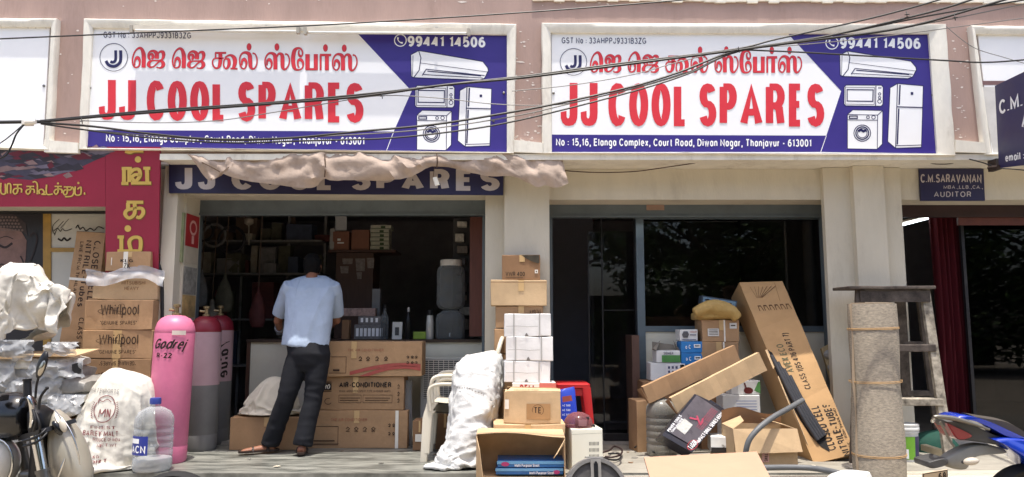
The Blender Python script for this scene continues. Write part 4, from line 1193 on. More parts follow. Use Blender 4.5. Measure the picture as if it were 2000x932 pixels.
side_text(T, f, 'CLOSED CELL', .66, .88, .6, .95, wv=.18)
side_text(T, f, 'NITRILE-Tubes', .38, .58, .56, .95, wv=.18)
side_text(T, f, 'LINE FROM THAILAND', .18, .3, .6, .94, wv=.16)
side_text(T, f, 'CLASS 1(BS 476 PART 7)', .5, .66, .05, .5, wv=.18)
side_text(T, f, 'AVEX', .72, .9, .15, .4, mat('faded_green_print', (104, 112, 84), .8), wv=.2)
b = MB(); g_ = f(0, 0, 1, 1); b.sheet([[g_(s, t, .004) for t in (.71, .725)] for s in (0, .5, 1)]); part('strap', b, WTAPE, T)
# black hose standing as a loop behind the pile
b = MB(); b.tube(smoothpts([tuple(P(x, yy, 6.84)) for x, yy in ((224, 505), (226, 497), (236, 489), (256, 485), (280, 487), (300, 499), (311, 520), (316, 550), (317, 600), (316, 660), (316, 700))], 5), .017, 10)
solo('rubber_hose', 'black hose arching over the small carton on the left pile', 'hose', b, mat('black_rubber', (34, 33, 36), .5, .1, 20), None, True)

# pile of wrapped flat packs at the left edge
GREYP = mat('grey_plastic_packet', (150, 148, 144), .35, .35, 7, .5, 18, stain=.3)
SILP = mat('pale_plastic_packet', (214, 212, 206), .3, .2, 7, .5, 18, stain=.2)
Yp = 6.12
z = FLOOR
Gp = 'plastic wrapped packets piled at the left edge'
specs = [(-60, 150, .30, GREYP, 'dark grey wrapped packet at the bottom of the left edge pile'), (-50, 143, .145, CARDD, 'brown flat pack low in the left edge pile, under the white packets'),
         (-50, 158, .10, SILP, 'white wrapped packet bulging just above the brown flat pack'), (-40, 163, .09, SILP, 'white wrapped packet with folded ends in the middle of the left edge pile'),
         (-55, 165, .12, GREYP, 'grey wrapped packet with a black hand hole, in the left edge pile'), (-45, 130, .10, GREYP, 'grey film wrapped packet second from top of the left edge pile'), (-60, 118, .09, SILP, 'thin crumpled packet under the flat carton sheet at the left edge')]
for i, (xa, xb, hh, m, lab) in enumerate(specs):
    a, c = P(xa, 760, Yp), P(xb, 760, Yp)
    b = MB(); secs = []
    n_ = 60
    for j in range(n_ + 1):
        s = j / n_; e_ = .55 + .45 * min(1, min(s, 1 - s) * 9)
        secs.append(((a.x + (c.x - a.x) * s, Yp + .2 + .015 * math.sin(i * 2), z + hh / 2), (0, -.24 * (.85 + .15 * e_), 0), (0, 0, hh * .56 * e_)))
    b.loft(secs, 44, .012 if m is not CARDD else .004, 8, i * 3.1, .32)
    if m is not CARDD:
        for k_ in range(len(b.v)):
            v = b.v[k_]; d_ = Vector((0, v.y - Yp - .2, v.z - z - hh / 2)).normalized()
            b.v[k_] = v + d_ * (folds(v, .035, 7, i * 2.3, (1, .1, .1)) + folds(v, .016, 15, i * 3.3, (.6, .1, .8)))
    T = solo('wrapped_packet', lab, 'packet', b, m, Gp, True)
    if i == 4:
        bb = MB(); bb.poly([(140, 712), (150, 709), (160, 711), (158, 728), (150, 733), (141, 724)][::-1], lambda x, yy, h: P(x, yy, Yp - .085 - h), 0)
        part('hand_hole', bb, MATS['black_paint'], T)
    z += hh * .93
b = MB()
zc = z + .012
for j, (xa, xb, dz, m) in enumerate(((-60, 70, 0, 0), (52, 158, .018, 0))):
    a, c = P(xa, 640, Yp - .05), P(xb, 640, Yp - .05)
    b.slab([(a.x + .06, Yp + .34, zc + dz + .03), (a.x, Yp - .12, zc + dz), (c.x, Yp - .1, zc + dz - .006), (c.x - .05, Yp + .34, zc + dz + .034)], .012)
T = solo('cardboard_sheet', 'flattened pale carton sheets lying on the left edge pile under the white bag', 'cardboard', b, CARDL)
for i, (xa, xb, ya_, yb_, lab) in enumerate(((-60, 30, 700, 770, 'long clear film sheet low at the very edge of the picture over the packets'), (90, 150, 668, 700, 'small clear film tuft near the flat carton sheet corner'), (100, 164, 772, 822, 'clear film tail hanging beside the brown flat pack'), (30, 100, 790, 850, 'clear film scrap below the white packets behind the motorcycle mirror'), (-40, 70, 664, 716, 'clear film hanging over the packets at the left end of the pile'), (60, 160, 700, 752, 'clear film hanging over the packets at the right end of the pile'), (10, 120, 738, 792, 'clear film flap low on the left edge pile'))):
    grid = []
    for a_ in range(25):
        row = []
        for c_ in range(13):
            s_, t_ = a_ / 24, c_ / 12
            p = P(xa + (xb - xa) * s_, ya_ + (yb_ - ya_) * t_ * (.75 + .3 * noise.noise(Vector((s_ * 4, i, 0)))), Yp - .1)
            p.y += -folds(p, .07, 6, i * 4, (.8, 0, .6)) - folds(p, .03, 14, i * 3, (-.3, 0, .9)) - .03 + .06 * (1 - t_) ** 3; p.x += .03 * noise.noise(Vector((t_ * 5, i * 3, s_ * 3)))
            row.append(p)
        grid.append(row)
    film('plastic_film', lab, 'plastic wrap', grid, PLASW, 'film flaps over the packets')
# big white bag on top
BAG = mat('white_woven_sack', (206, 202, 192), .7, .1, 9, .25, 110)
c = P(50, 588, Yp + .1)
b = MB()
zb = zc + .035
H = P(50, 517, Yp).z - zb
core, b = MB(), MB()
def bulk(mb, k):
    mb.ell(P(8, 592, Yp + .15), .36 * k, .26 * k, .2 * k, 24, 16)
    mb.ell(P(40, 560, Yp + .15), .2 * k, .2 * k, .19 * k, 24, 16)
    mb.ell(P(88, 590, Yp + .12), .17 * k, .2 * k, .13 * k, 24, 16)
    q = smoothpts([tuple(P(x, yy, yv)) for x, yy, yv in ((10, 540, 6.08), (60, 545, 6.04), (100, 556, 6.05), (122, 576, 6.08), (120, 594, 6.12))], 5)
    mb.tube(q, [.045 * k + .015 * math.sin(i) for i in range(len(q))], 12)
bulk(core, 1.0)
rb = random.Random(3)
b.sheet([[Vector((c.x - .62 + 1.12 * i / 64, Yp - .36 + 1.0 * j / 56, zb + .5 + .05 * math.sin(i * .33 + 1) * math.cos(j * .27) + .03 * math.sin(j * .6 + i * .2))) for j in range(57)] for i in range(65)])
T = thing('sack', 'big crumpled white sack lying on top of the left edge pile', 'sack', (c.x, Yp + .2, zb))
draped('bag', core, b, BAG, T, 46, -.12, 14, .06, z0=zb, raw=True, wr=lambda p: folds(p, .008, 9, 3, (1, .2, -.5)))

# printed malt sack
T = thing('sack', 'slumped white malt sack with a dark red crest print beside the water bottle', 'sack', P(215, 908, 6.25))
b = MB(); secs = []
prof = [(908, 128, 298, .22), (890, 120, 296, .24), (860, 128, 292, .25), (830, 140, 292, .25), (800, 158, 294, .24), (775, 176, 294, .22), (755, 182, 290, .19), (738, 190, 278, .14), (727, 200, 240, .07), (722, 205, 222, .03)]
for yy, xa, xb, dp in prof:
    a, c = P(xa, yy, 6.2), P(xb, yy, 6.2)
    secs.append((((a.x + c.x) / 2, 6.27, max(a.z, FLOOR + .01)), ((c.x - a.x) / 2, 0, 0), (0, dp, 0)))
core = MB(); core.loft([(c_, Vector(u) * .93, Vector(v) * .93) for c_, u, v in secs], 40, sq=.8)
b.loft([(Vector(c_) + Vector((0, 0, .015)), Vector(u) * 1.07, Vector(v) * 1.07) for c_, u, v in secs], 40, .0, 5, 6, .8)
core.loft([(P(136, 890, 6.06), (.04, 0, 0), (0, .06, 0)), (P(145, 870, 6.06), (.06, 0, .02), (0, .09, 0)), (P(175, 835, 6.1), (.09, 0, .05), (0, .11, 0)), (P(200, 810, 6.18), (.07, 0, .05), (0, .08, 0))], 20)
b.loft([(P(132, 896, 6.02), (.05, 0, 0), (0, .07, 0)), (P(140, 870, 6.03), (.07, 0, .02), (0, .1, 0)), (P(170, 835, 6.06), (.1, 0, .05), (0, .13, 0)), (P(196, 810, 6.14), (.08, 0, .05), (0, .1, 0))], 20)
b.ell(P(135, 895, 6.08), .1, .1, .06); b.ell(P(168, 880, 6.0), .09, .06, .05)
o = draped('bag', core, b, BAG, T, 30, -.16, 12, .15, z0=FLOOR, wr=lambda p: folds(p, .014, 4.5, 4, (1, .2, .15)) + folds(p, .006, 10, 7, (.8, .2, -.5)))
from mathutils.bvhtree import BVHTree
def surf_fn(o, off, base, lift=.006):
    """lays flat lettering on a finished bulging surface, straight back along y"""
    me = o.data
    tree = BVHTree.FromPolygons([v.co + off for v in me.vertices], [tuple(p_.vertices) for p_ in me.polygons])
    def f(s, t, h):
        p = base(s, t, 0)
        hit = tree.ray_cast(Vector((p.x, p.y - 1.5, p.z)), Vector((0, 1, 0)))
        return (hit[0] if hit[0] is not None else p) + Vector((0, -lift - h, 0))
    return f
CREST = mat('dark_red_print', (120, 60, 64), .8, .2, 40)
sf = surf_fn(o, WL[T], lambda s, t, h: P(s, t, 6.1))
b = MB()
for st, w in (([(196, 785), (192, 795), (194, 808), (202, 818), (212, 822), (222, 819), (231, 809), (234, 796), (231, 785)], 1.6), ([(198, 786), (200, 778), (206, 774), (214, 772), (222, 774), (228, 780), (230, 786)], 1.6), ([(200, 780), (208, 783), (216, 779), (224, 784)], 1.2),
              ([(205, 812), (205, 798), (210, 806), (215, 798), (215, 812)], 1.8), ([(219, 812), (219, 798), (224, 812), (224, 798)], 1.8)):
    q = smoothpts(st, 5); b.ribbon(q, [(w, w)] * len(q), sf, 0)
for k_ in range(9):
    for sg in (-1, 1):
        x = 213 + sg * (21 + 2.5 * math.sin(k_ * .4)); yy = 786 + k_ * 3.6
        b.ribbon([(x, yy), (x + sg * 3.4, yy - 2.4)], [(1.1, 1.1)] * 2, sf, 0)
part('crest', b, CREST, T)
def on_surf(sf_, x0, y0, x1, y1, sl=0):
    return lambda s, t, h: sf_(x0 + s * (x1 - x0), y1 + t * (y0 - y1) + s * sl, h)
for txt, bx, w_ in (('FINEST', (190, 828, 236, 834, 2), .14), ('BARLEY MALT', (178, 836, 240, 846, 4), .2), ('PRODUCE OF INDIA', (196, 850, 244, 857, 3), .16), ('NET WT', (208, 862, 238, 868, 2), .16), ('50 KG', (192, 884, 214, 890, -2), .2), ('EXPORT', (180, 893, 224, 899, -2), .2)):
    write(T, txt, on_surf(sf, *bx), CREST, wv=w_)
write(T, 'MALT EXPORTS', on_surf(sf, 172, 757, 236, 765, 3), mat('grey_print', (140, 136, 132), .8), wv=.16)

# 20 litre bottles
BOT = clear('clear_bottle', (214, 218, 222), .07, .06, 1.2)
BOTD = clear('dusty_clear_bottle', (168, 166, 158), .34, .2)
CAPB = mat('blue_cap', (52, 66, 140), .4)
def bottle20(label, cx, ytop, ybot, w, y, m, cap, capm, lab=None, water=None, grp='20 litre water bottles'):
    p = P(cx, ybot, y); r = w / 2 * y / FPX; H_ = P(cx, ytop, y).z - FLOOR
    T = thing('water_bottle', label, 'water bottle', (p.x, y, FLOOR), grp)
    prof = [(r * .9, 0), (r * .97, .015), (r, .03)]
    n_ = 5
    for i in range(n_):
        z0_ = .06 + (H_ * .60 - .06) * i / n_; dz = (H_ * .60 - .06) / n_
        prof += [(r, z0_), (r, z0_ + dz * .72), (r * .955, z0_ + dz * .86)]
    prof += [(r, H_ * .60), (r, H_ * .68), (r * .96, H_ * .74), (r * .8, H_ * .81), (r * .48, H_ * .86), (r * .26, H_ * .88), (r * .24, H_ * .94)]
    b = MB(); b.lathe(prof, (p.x, y, FLOOR + .002), 36, caps=True); part('bottle', b, m, T, True)
    b = MB(); b.lathe([(r * .29, H_ * .915), (r * .3, H_ * .97), (r * .27, H_), (r * .1, H_ + .002)], (p.x, y, FLOOR), 20); part('cap', b, capm, T, True)
    if water:
        b = MB(); b.lathe([(r * .88, .008), (r * .95, .03), (r * .95, water), (.01, water)], (p.x, y, FLOOR), 30); part('water', b, clear('milky_water', (224, 224, 222), .5, .1), T, True)
    if lab:
        f = lambda s, t, h: Vector((p.x + (r + .003 + h) * math.sin(R(-58 + s * 68)), y - (r + .003 + h) * math.cos(R(-58 + s * 68)), P(0, 884, y).z + t * .145))
        b = MB(); b.sheet([[f(i / 8, j, 0) for i in range(9)] for j in (0, 1)]); part('label', b, mat('blue_label', (48, 62, 150), .4), T)
        write(T, 'ACN', lambda s, t, h: f(.12 + s * .8, .12 + t * .4, h), WHITE, wv=.2)
        b = MB(); b.sheet([[f(.1 + .5 * i / 4, .62 + .25 * j, .002) for i in range(5)] for j in (0, 1)]); part('label_patch', b, WHITE, T)
    return T
bottle20('clear water bottle with blue cap and blue label in front of the pink cylinder', 297, 777, 911, 70, 6.06, BOT, True, CAPB, True, .1)
bottle20('dusty empty water bottle without label leaning against the long cartons at the right', 1293, 762, 882, 58, 6.72, BOTD, True, mat('grey_cap', (96, 100, 108), .5))

# gas cylinders
PINK = mat('pink_paint', (204, 112, 144), .42, .1, 5, .05, 60, stain=.3)
PINKW = mat('pale_pink_paint', (176, 146, 152), .45, .07, 4, stain=.2)
REDP = mat('maroon_paint', (124, 34, 48), .4, .1, 5)
GREYC = mat('grey_primer', (112, 111, 110), .5, .1, 6, stain=.3)
BRASS = mat('dull_brass', (150, 132, 100), .4, .1, 20, metal=.8)
def cyl(label, cx, ytop, ybot, w, y, bodym, topm, botm, tilt=0):
    p = P(cx, ybot, y); r = w / 2 * y / FPX; H_ = P(cx, ytop, y).z - FLOOR
    M = Matrix.Rotation(R(tilt), 4, 'Y')
    base = Vector((p.x, y, FLOOR))
    T = thing('gas_cylinder', label, 'gas cylinder', base, 'refrigerant gas cylinders')
    hb = H_ * .12
    def seg(name, prof, m):
        b = MB(); b.lathe(prof, base, 40, M); return part(name, b, m, T, True)
    hs = H_ * .87
    seg('base_band', [(r * .93, .0), (r * .98, .015), (r, .03), (r, hb - .012), (r * .985, hb - .004), (r * .985, hb)], botm)
    if botm is bodym: seg('body', [(r * .985, hb), (r, hb + .006), (r, hs), (r * .99, hs + .005)], bodym)
    else:
        seg('lower_body', [(r * .985, hb), (r, hb + .006), (r, H_ * .48)], GREYC); seg('body', [(r, H_ * .48), (r, hs - .01), (r * .99, hs + .005)], bodym)
    seg('dome', [(r * .99, hs + .005), (r * 1.003, hs + .012), (r * .98, hs + .04), (r * .9, hs + .085), (r * .72, hs + .125), (r * .45, hs + .148), (r * .15, hs + .155)], topm)
    zt_ = hs + .15
    seg('valve', [(.035, zt_), (.035, zt_ + .02), (.018, zt_ + .025), (.018, zt_ + .07), (.03, zt_ + .075), (.03, zt_ + .095), (.012, zt_ + .1)], BRASS)
    b = MB(); b.tube([M @ Vector((0, 0, zt_ + .045)) + base, M @ Vector((-.06, -.01, zt_ + .05)) + base], .012, 8); part('valve_outlet', b, BRASS, T)
    f = lambda a0, a1, z0_, z1_: (lambda s, t, h: base + M @ Vector(((r + h + .002) * math.sin(R(a0 + s * (a1 - a0))), -(r + h + .002) * math.cos(R(a0 + s * (a1 - a0))), z0_ + t * (z1_ - z0_))))
    return T, f, H_
T, f, H_ = cyl('big bright pink refrigerant cylinder with black script, nearest of the three', 324, 614, 896, 73, 6.43, PINK, PINK, PINK, 1.2)
write(T, 'Godrej', f(-42, 66, H_ * .765, H_ * .835), INK, wv=.2, wh=.16, gap=.08, slant=.5)
write(T, 'R-22', f(-26, 20, H_ * .705, H_ * .74), INK, wv=.22, wh=.18, gap=.14)
b = MB(); g_ = f(16, 54, H_ * .86, H_ * .89); b.sheet([[g_(i / 5, j, .004) for i in range(6)] for j in (0, 1)]); part('sticker', b, mat('cream_sticker', (222, 206, 196), .5), T)
_ = cyl('pale pink cylinder with maroon dome and grey foot, just behind the bright pink one', 392, 616, 858, 58, 7.05, PINKW, REDP, GREYC)
T, f, H_ = cyl('pale pink cylinder with maroon dome and upright lettering, farthest of the three', 420, 614, 845, 52, 7.42, PINKW, REDP, GREYC)
write(T, 'Value', lambda s, t, h: f(22, 62, H_ * .5, H_ * .82)(1 - t, 1 - s, h), INK, wv=.2, slant=.2)

# ---------------------------------------------------------------- inside the left shop
IF = FLOOR + .03
PANELW = mat('cream_laminate', (222, 218, 200), .45, .05, 4, stain=.15)
yc = 7.72
T = thing('counter', 'long shop counter with cream front panels and dark top behind the stacked appliance cartons', 'counter', (wx(720, yc), yc + .25, IF))
ct = P(700, 663, yc).z
b = MB(); b.box(wx(493, yc), wx(944, yc), yc, yc + .5, IF, ct - .03); part('front_panel', b, PANELW, T)
b = MB(); b.box(wx(486, yc), wx(950, yc), yc - .03, yc + .55, ct - .029, ct); part('counter_top', b, mat('dark_brown_top', (66, 52, 44), .4, .15, 8, stretch=(4, 1, 1)), T)
b = MB(); b.box(wx(486, yc), wx(492.5, yc), yc - .012, yc + .5, IF, ct - .03); part('edge_trim', b, BROWNP, T)
# clutter on the counter
yq = yc + .08
def on_counter(px): return P(px, 660, yq).x
def lbox(label, x0, x1, ytop, y, zb, d, m, cat='box', name='box', grp=None, lines=None, lm=None):
    """small box whose base height is given; top from the photo"""
    a, c = P(x0, ytop, y), P(x1, ytop, y)
    b = MB(); b.sbox(a.x, c.x, y, y + d, zb, max(a.z, zb + .02), amp=.002, n=3, rnd=.004)
    if lines:
        T = thing(name, label, cat, ((a.x + c.x) / 2, y + d / 2, zb), grp)
        part('carton', b, m, T)
        bb = MB()
        for (s0, t0, s1, t1) in lines:
            w_, h_ = c.x - a.x, max(a.z, zb + .02) - zb
            bb.poly([(s0, t0), (s1, t0), (s1, t1), (s0, t1)], lambda s, t, h: Vector((a.x + s * w_, y - .004 - h, zb + t * h_)), 0)
        part('label', bb, lm or WHITE, T)
        return T
    return solo(name, label, cat, b, m, grp)
G = 'cartons of small parts on the counter'
lbox('long grey printed carton lying low on the counter beside the man', 692, 752, 634, yq, ct, .14, mat('grey_printed', (120, 118, 118), .6, .3, 40), grp=G, lines=[(.06 + i * .13, .2, .15 + i * .13, .75) for i in range(7)])
lbox('long grey printed carton lying on top of the lower grey one on the counter', 700, 748, 618, yq + .01, P(0, 634, yq).z + .003, .13, MATS['grey_printed'], grp=G, lines=[(.1 + i * .2, .25, .2 + i * .2, .8) for i in range(4)])
lbox('pale carton with red end on the topmost of the counter pile', 670, 733, 602, yq + .03, P(0, 618, yq).z + .003, .12, mat('pale_red_printed', (150, 128, 122), .6, .35, 30), grp=G)
lbox('small brown box tucked by the man arm on the counter', 668, 682, 625, yq - .03, ct, .1, CARDD, grp=G)
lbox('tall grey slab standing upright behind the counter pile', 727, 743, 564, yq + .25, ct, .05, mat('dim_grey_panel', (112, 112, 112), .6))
def qbottle(label, cx, ytop, w, y, m, capm, zb, cat='bottle', neck=.35, capw=.4, caph=.1, name='bottle', band=None):
    p = P(cx, ytop, y); r = w / 2 * y / FPX; H_ = p.z - zb
    T = thing(name, label, cat, (p.x, y, zb), 'bottles on the counter')
    b = MB(); b.lathe([(r * .9, 0), (r, .01), (r, H_ * .55), (r * .92, H_ * .64), (r * neck, H_ * .8), (r * neck, H_ * (1 - caph))], (p.x, y, zb), 18); part('bottle', b, m, T, True)
    b = MB(); b.lathe([(r * capw, H_ * (1 - caph) - .003), (r * capw, H_), (r * capw * .8, H_ + .002)], (p.x, y, zb), 14); part('cap', b, capm, T, True)
    if band:
        b = MB(); b.lathe([(r * 1.01, H_ * .15), (r * 1.01, H_ * .5)], (p.x, y, zb), 18, caps=False); part('band', b, band, T, True)
BLK = mat('black_plastic', (26, 26, 28), .35, .1, 10)
qbottle('clear water bottle with ridges standing right of the grey cartons', 752, 595, 15, yq, clear('clear_glass', (150, 156, 160), .25), BLK, ct)
qbottle('slim dark bottle with pale tip standing alone on the counter', 798, 601, 11, yq, BLK, mat('pale_cap', (186, 186, 184), .4), ct, neck=.4, capw=.45, caph=.12)
qbottle('white steel flask with black lid beside the drinking water jar', 840, 606, 15, yq, mat('white_metal', (206, 204, 198), .3, .05, 5, metal=.3), BLK, ct, neck=.8, capw=.7, caph=.18)
T = thing('card_stand', 'small white payment card stand on the counter', 'card stand', P(776, 658, yq))
b = MB(); a = P(766, 630, yq).x; c = P(785, 630, yq).x; zt_ = P(0, 629, yq).z
b.slab([(a, yq + .03, zt_), (a, yq, ct), (c, yq, ct), (c, yq + .03, zt_)], .01); part('card', b, mat('card_white', (224, 222, 212), .5), T)
b = MB(); b.slab([(a + .03, yq + .008, zt_ - .055), (a + .03, yq + .002, ct + .04), (c - .03, yq + .002, ct + .04), (c - .03, yq + .008, zt_ - .055)], .003); part('printed_patch', b, mat('grey_patch', (90, 90, 88), .6, .4, 90), T)
b = MB(); a = P(807, 645, yq).x; c = P(832, 645, yq).x; b.sbox(a, c, yq, yq + .09, ct, P(0, 648, yq).z, amp=.002, n=3)
solo('box', 'small lime green box between the dark bottle and the flask', 'box', b, mat('lime_green', (150, 176, 70), .5))
# drinking water jar on its tank
JAR = clear('dispenser_plastic', (176, 180, 180), .2, .25)
px_, y = P(880, 640, yq + .1), yq + .1
r = 27 * y / FPX
zj = ct; z1 = P(0, 606, y).z; z2 = P(0, 508, y).z
T = thing('water_dispenser', 'clear drinking water jar with white lid on a square tank at the counter end', 'water dispenser', (px_.x, y, ct))
b = MB(); h_ = z1 - zj
b.loft([((px_.x, y, zj + h_ * q), (r * k_, 0, 0), (0, r * k_, 0)) for q, k_ in ((0, .98), (.04, 1.04), (.7, 1.04), (.85, .95), (.95, .6), (1, .5))], 28, sq=.55); part('lower_tank', b, JAR, T, True)
H_ = z2 - z1
b = MB(); b.lathe([(r * .5, 0), (r * .85, .02), (r * 1.02, .06), (r * 1.02, H_ * .2), (r * .97, H_ * .23), (r * 1.02, H_ * .26), (r * 1.02, H_ * .48), (r * .97, H_ * .51), (r * 1.02, H_ * .54), (r * 1.02, H_ * .72), (r * .96, H_ * .82), (r * .78, H_ * .88), (r * .76, H_ * .9)], (px_.x, y, z1 + .002), 30); part('jar', b, JAR, T, True)
b = MB(); b.lathe([(r * .8, H_ * .875), (r * .8, H_ * .985), (r * .76, H_)], (px_.x, y, z1), 26); part('lid', b, mat('cream_lid', (214, 206, 192), .4), T, True)
b = MB(); b.tube([(px_.x + .01, y - r * 1.03, ct + .06), (px_.x + .01, y - r * 1.03 - .04, ct + .06), (px_.x + .01, y - r * 1.03 - .045, ct + .03)], .009, 8); part('tap', b, mat('dull_tap', (150, 150, 150), .3, metal=.6), T)
# brown partition at the right and a rack of small packs
b = MB(); b.box(wx(917, 7.6), wx(946, 7.6), 7.6, 8.1, IF + 1.0, wz(424, 7.6)); solo('partition_panel', 'dark red brown wooden partition beside the drinking water jar', 'partition', b, mat('red_brown_laminate', (104, 62, 52), .5, .15, 6, stretch=(8, 1, 1)))
rk = random.Random(12)
yk = 8.15
for i in range(9):
    yy = 432 + i * 24
    x0_ = 893 + rk.uniform(-4, 4)
    a, c = P(x0_, yy, yk), P(x0_ + rk.uniform(14, 22), yy, yk)
    tone = rk.choice(((170, 166, 158), (120, 110, 100), (190, 186, 176), (96, 88, 84)))
    b = MB(); b.sbox(a.x, c.x, yk, yk + .1, P(0, yy + rk.uniform(9, 20), yk).z, a.z, amp=.004, n=2)
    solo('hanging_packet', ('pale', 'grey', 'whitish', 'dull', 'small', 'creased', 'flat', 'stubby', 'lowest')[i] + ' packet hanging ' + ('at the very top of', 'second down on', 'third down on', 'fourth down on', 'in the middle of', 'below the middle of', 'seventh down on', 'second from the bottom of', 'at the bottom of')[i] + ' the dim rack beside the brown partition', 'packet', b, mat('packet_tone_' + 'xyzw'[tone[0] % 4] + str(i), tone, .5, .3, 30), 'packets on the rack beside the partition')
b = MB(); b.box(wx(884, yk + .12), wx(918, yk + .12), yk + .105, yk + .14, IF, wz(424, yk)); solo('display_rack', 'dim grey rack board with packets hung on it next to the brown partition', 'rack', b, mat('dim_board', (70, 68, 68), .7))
# shelf with boxes, brown cabinet
ysf = 8.9
T = thing('wall_cabinet', 'dark brown wall cabinet door with worn stickers behind the man', 'cabinet', (wx(690, ysf), ysf + .2, IF))
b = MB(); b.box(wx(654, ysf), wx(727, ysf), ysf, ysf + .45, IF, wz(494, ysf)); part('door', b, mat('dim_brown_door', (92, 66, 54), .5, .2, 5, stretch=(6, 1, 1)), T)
b = MB()
for st in ((664, 520, 680, 534), (668, 505, 688, 516), (694, 505, 712, 530), (716, 504, 730, 524), (696, 532, 706, 545)):
    b.slab([P(st[0], st[1], ysf - .003), P(st[0] + 2, st[3], ysf - .003), P(st[2], st[3], ysf - .003), P(st[2] + 1, st[1], ysf - .003)], .002)
part('sticker', b, mat('worn_sticker', (150, 140, 134), .6, .4, 30), T)
b = MB(); b.box(wx(640, ysf), wx(772, ysf), ysf - .05, ysf + .4, wz(493.5, ysf), wz(489, ysf)); SH = solo('wall_shelf', 'brown shelf board carrying small cartons above the cabinet', 'shelf', b, BROWNP)
zs_ = wz(489, ysf) + .001
G = 'cartons on the inner shelf'
lbox('brown carton with small print on the shelf under the white calendar', 650, 682, 452, ysf, zs_, .25, mat('reddish_carton', (150, 104, 84), .7, .1, 6), grp=G, lines=[(.3, .5, .5, .62), (.3, .35, .7, .42)])
lbox('plain reddish brown carton in the middle of the shelf', 687, 721, 449, ysf, zs_, .25, MATS['reddish_carton'], grp=G)
zz_ = zs_
for i in range(6):
    t_ = 489 - (i + 1) * 8.2
    lbox(('lowest', 'second lowest', 'third', 'fourth', 'fifth', 'topmost')[i] + ' white and green carton in the neat column on the shelf', 723 + (i % 2), 760 + (i == 5) * 4, t_, ysf, zz_, .2, mat('white_green_carton', (196, 196, 176), .6, .1, 10), grp='white and green cartons stacked on the shelf', lines=[(.5, .2, .72, .8), (.02, .1, .98, .25)], lm=mat('green_print', (70, 90, 60), .6))
    zz_ = P(0, t_, ysf).z + .002
b = MB(); b.slab([P(655, 418, 8.85), P(655, 450, 8.85), P(677, 450, 8.85), P(677, 418, 8.85)], .01); solo('wall_calendar', 'pale sheet of paper hanging above the shelf cartons', 'paper', b, mat('dim_paper', (190, 192, 194), .7))
b = MB(); b.sbox(wx(640, ysf), wx(650, ysf), ysf, ysf + .1, zs_, wz(446, ysf), amp=.003, n=2); solo('spray_can', 'white canister at the left end of the shelf', 'canister', b, mat('dull_white_can', (170, 170, 166), .5))
# dim stock in the left half of the room
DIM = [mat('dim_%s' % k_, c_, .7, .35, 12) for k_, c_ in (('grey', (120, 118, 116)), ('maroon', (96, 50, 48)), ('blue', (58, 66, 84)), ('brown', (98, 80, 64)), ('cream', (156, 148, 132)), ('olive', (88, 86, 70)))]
yd = 8.9
b = MB()
for x in (386, 470, 560, 632): b.box(wx(x, yd + .3) - .015, wx(x, yd + .3) + .015, yd + .28, yd + .32, IF, 3.0)
for zz in (1.0, 1.55, 2.1, 2.5): b.box(wx(384, yd + .3), wx(634, yd + .3), yd + .05, yd + .5, zz, zz + .02)
solo('storage_rack', 'dim steel storage rack full of spares along the left back of the shop', 'rack', b, DIM[0])
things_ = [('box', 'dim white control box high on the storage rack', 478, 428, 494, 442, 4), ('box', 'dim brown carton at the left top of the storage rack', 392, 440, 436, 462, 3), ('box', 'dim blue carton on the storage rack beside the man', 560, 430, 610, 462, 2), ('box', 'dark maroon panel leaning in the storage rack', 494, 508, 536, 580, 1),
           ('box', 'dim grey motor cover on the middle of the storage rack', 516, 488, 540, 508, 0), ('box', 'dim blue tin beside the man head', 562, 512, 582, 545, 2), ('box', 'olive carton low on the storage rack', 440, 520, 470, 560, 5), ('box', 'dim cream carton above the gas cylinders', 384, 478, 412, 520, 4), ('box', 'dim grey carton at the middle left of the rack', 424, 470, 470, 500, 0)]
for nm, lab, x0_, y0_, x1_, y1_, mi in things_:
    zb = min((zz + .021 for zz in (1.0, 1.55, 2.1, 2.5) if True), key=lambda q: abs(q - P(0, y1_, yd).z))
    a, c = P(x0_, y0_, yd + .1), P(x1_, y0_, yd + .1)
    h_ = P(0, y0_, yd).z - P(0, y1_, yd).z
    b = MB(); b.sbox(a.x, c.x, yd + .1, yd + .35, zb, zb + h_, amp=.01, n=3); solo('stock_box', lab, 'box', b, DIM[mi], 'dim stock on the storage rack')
rq = random.Random(21)
for zz in (1.0, 1.55, 2.1, 2.5):
    x = wx(388, yd + .3)
    while x < wx(632, yd + .3):
        w_, h_ = rq.uniform(.05, .22), rq.uniform(.08, .4)
        if rq.random() < .8:
            b = MB(); y_ = yd + rq.uniform(.2, .26)
            if rq.random() < .35: b.lathe([(w_ * .3, 0), (w_ * .32, h_ * .7), (w_ * .15, h_)], (x + w_ / 2, y_ + .1, zz + .021), 12)
            else: b.sbox(x, x + w_, y_, y_ + .14, zz + .021, zz + .021 + h_, amp=.012, n=2)
            solo('stock_packet', 'small dim packet among the crowded stock on the storage rack', 'packet', b, rq.choice(DIM), 'small dim packets on the storage rack')
        x += w_ + rq.uniform(.0, .05)
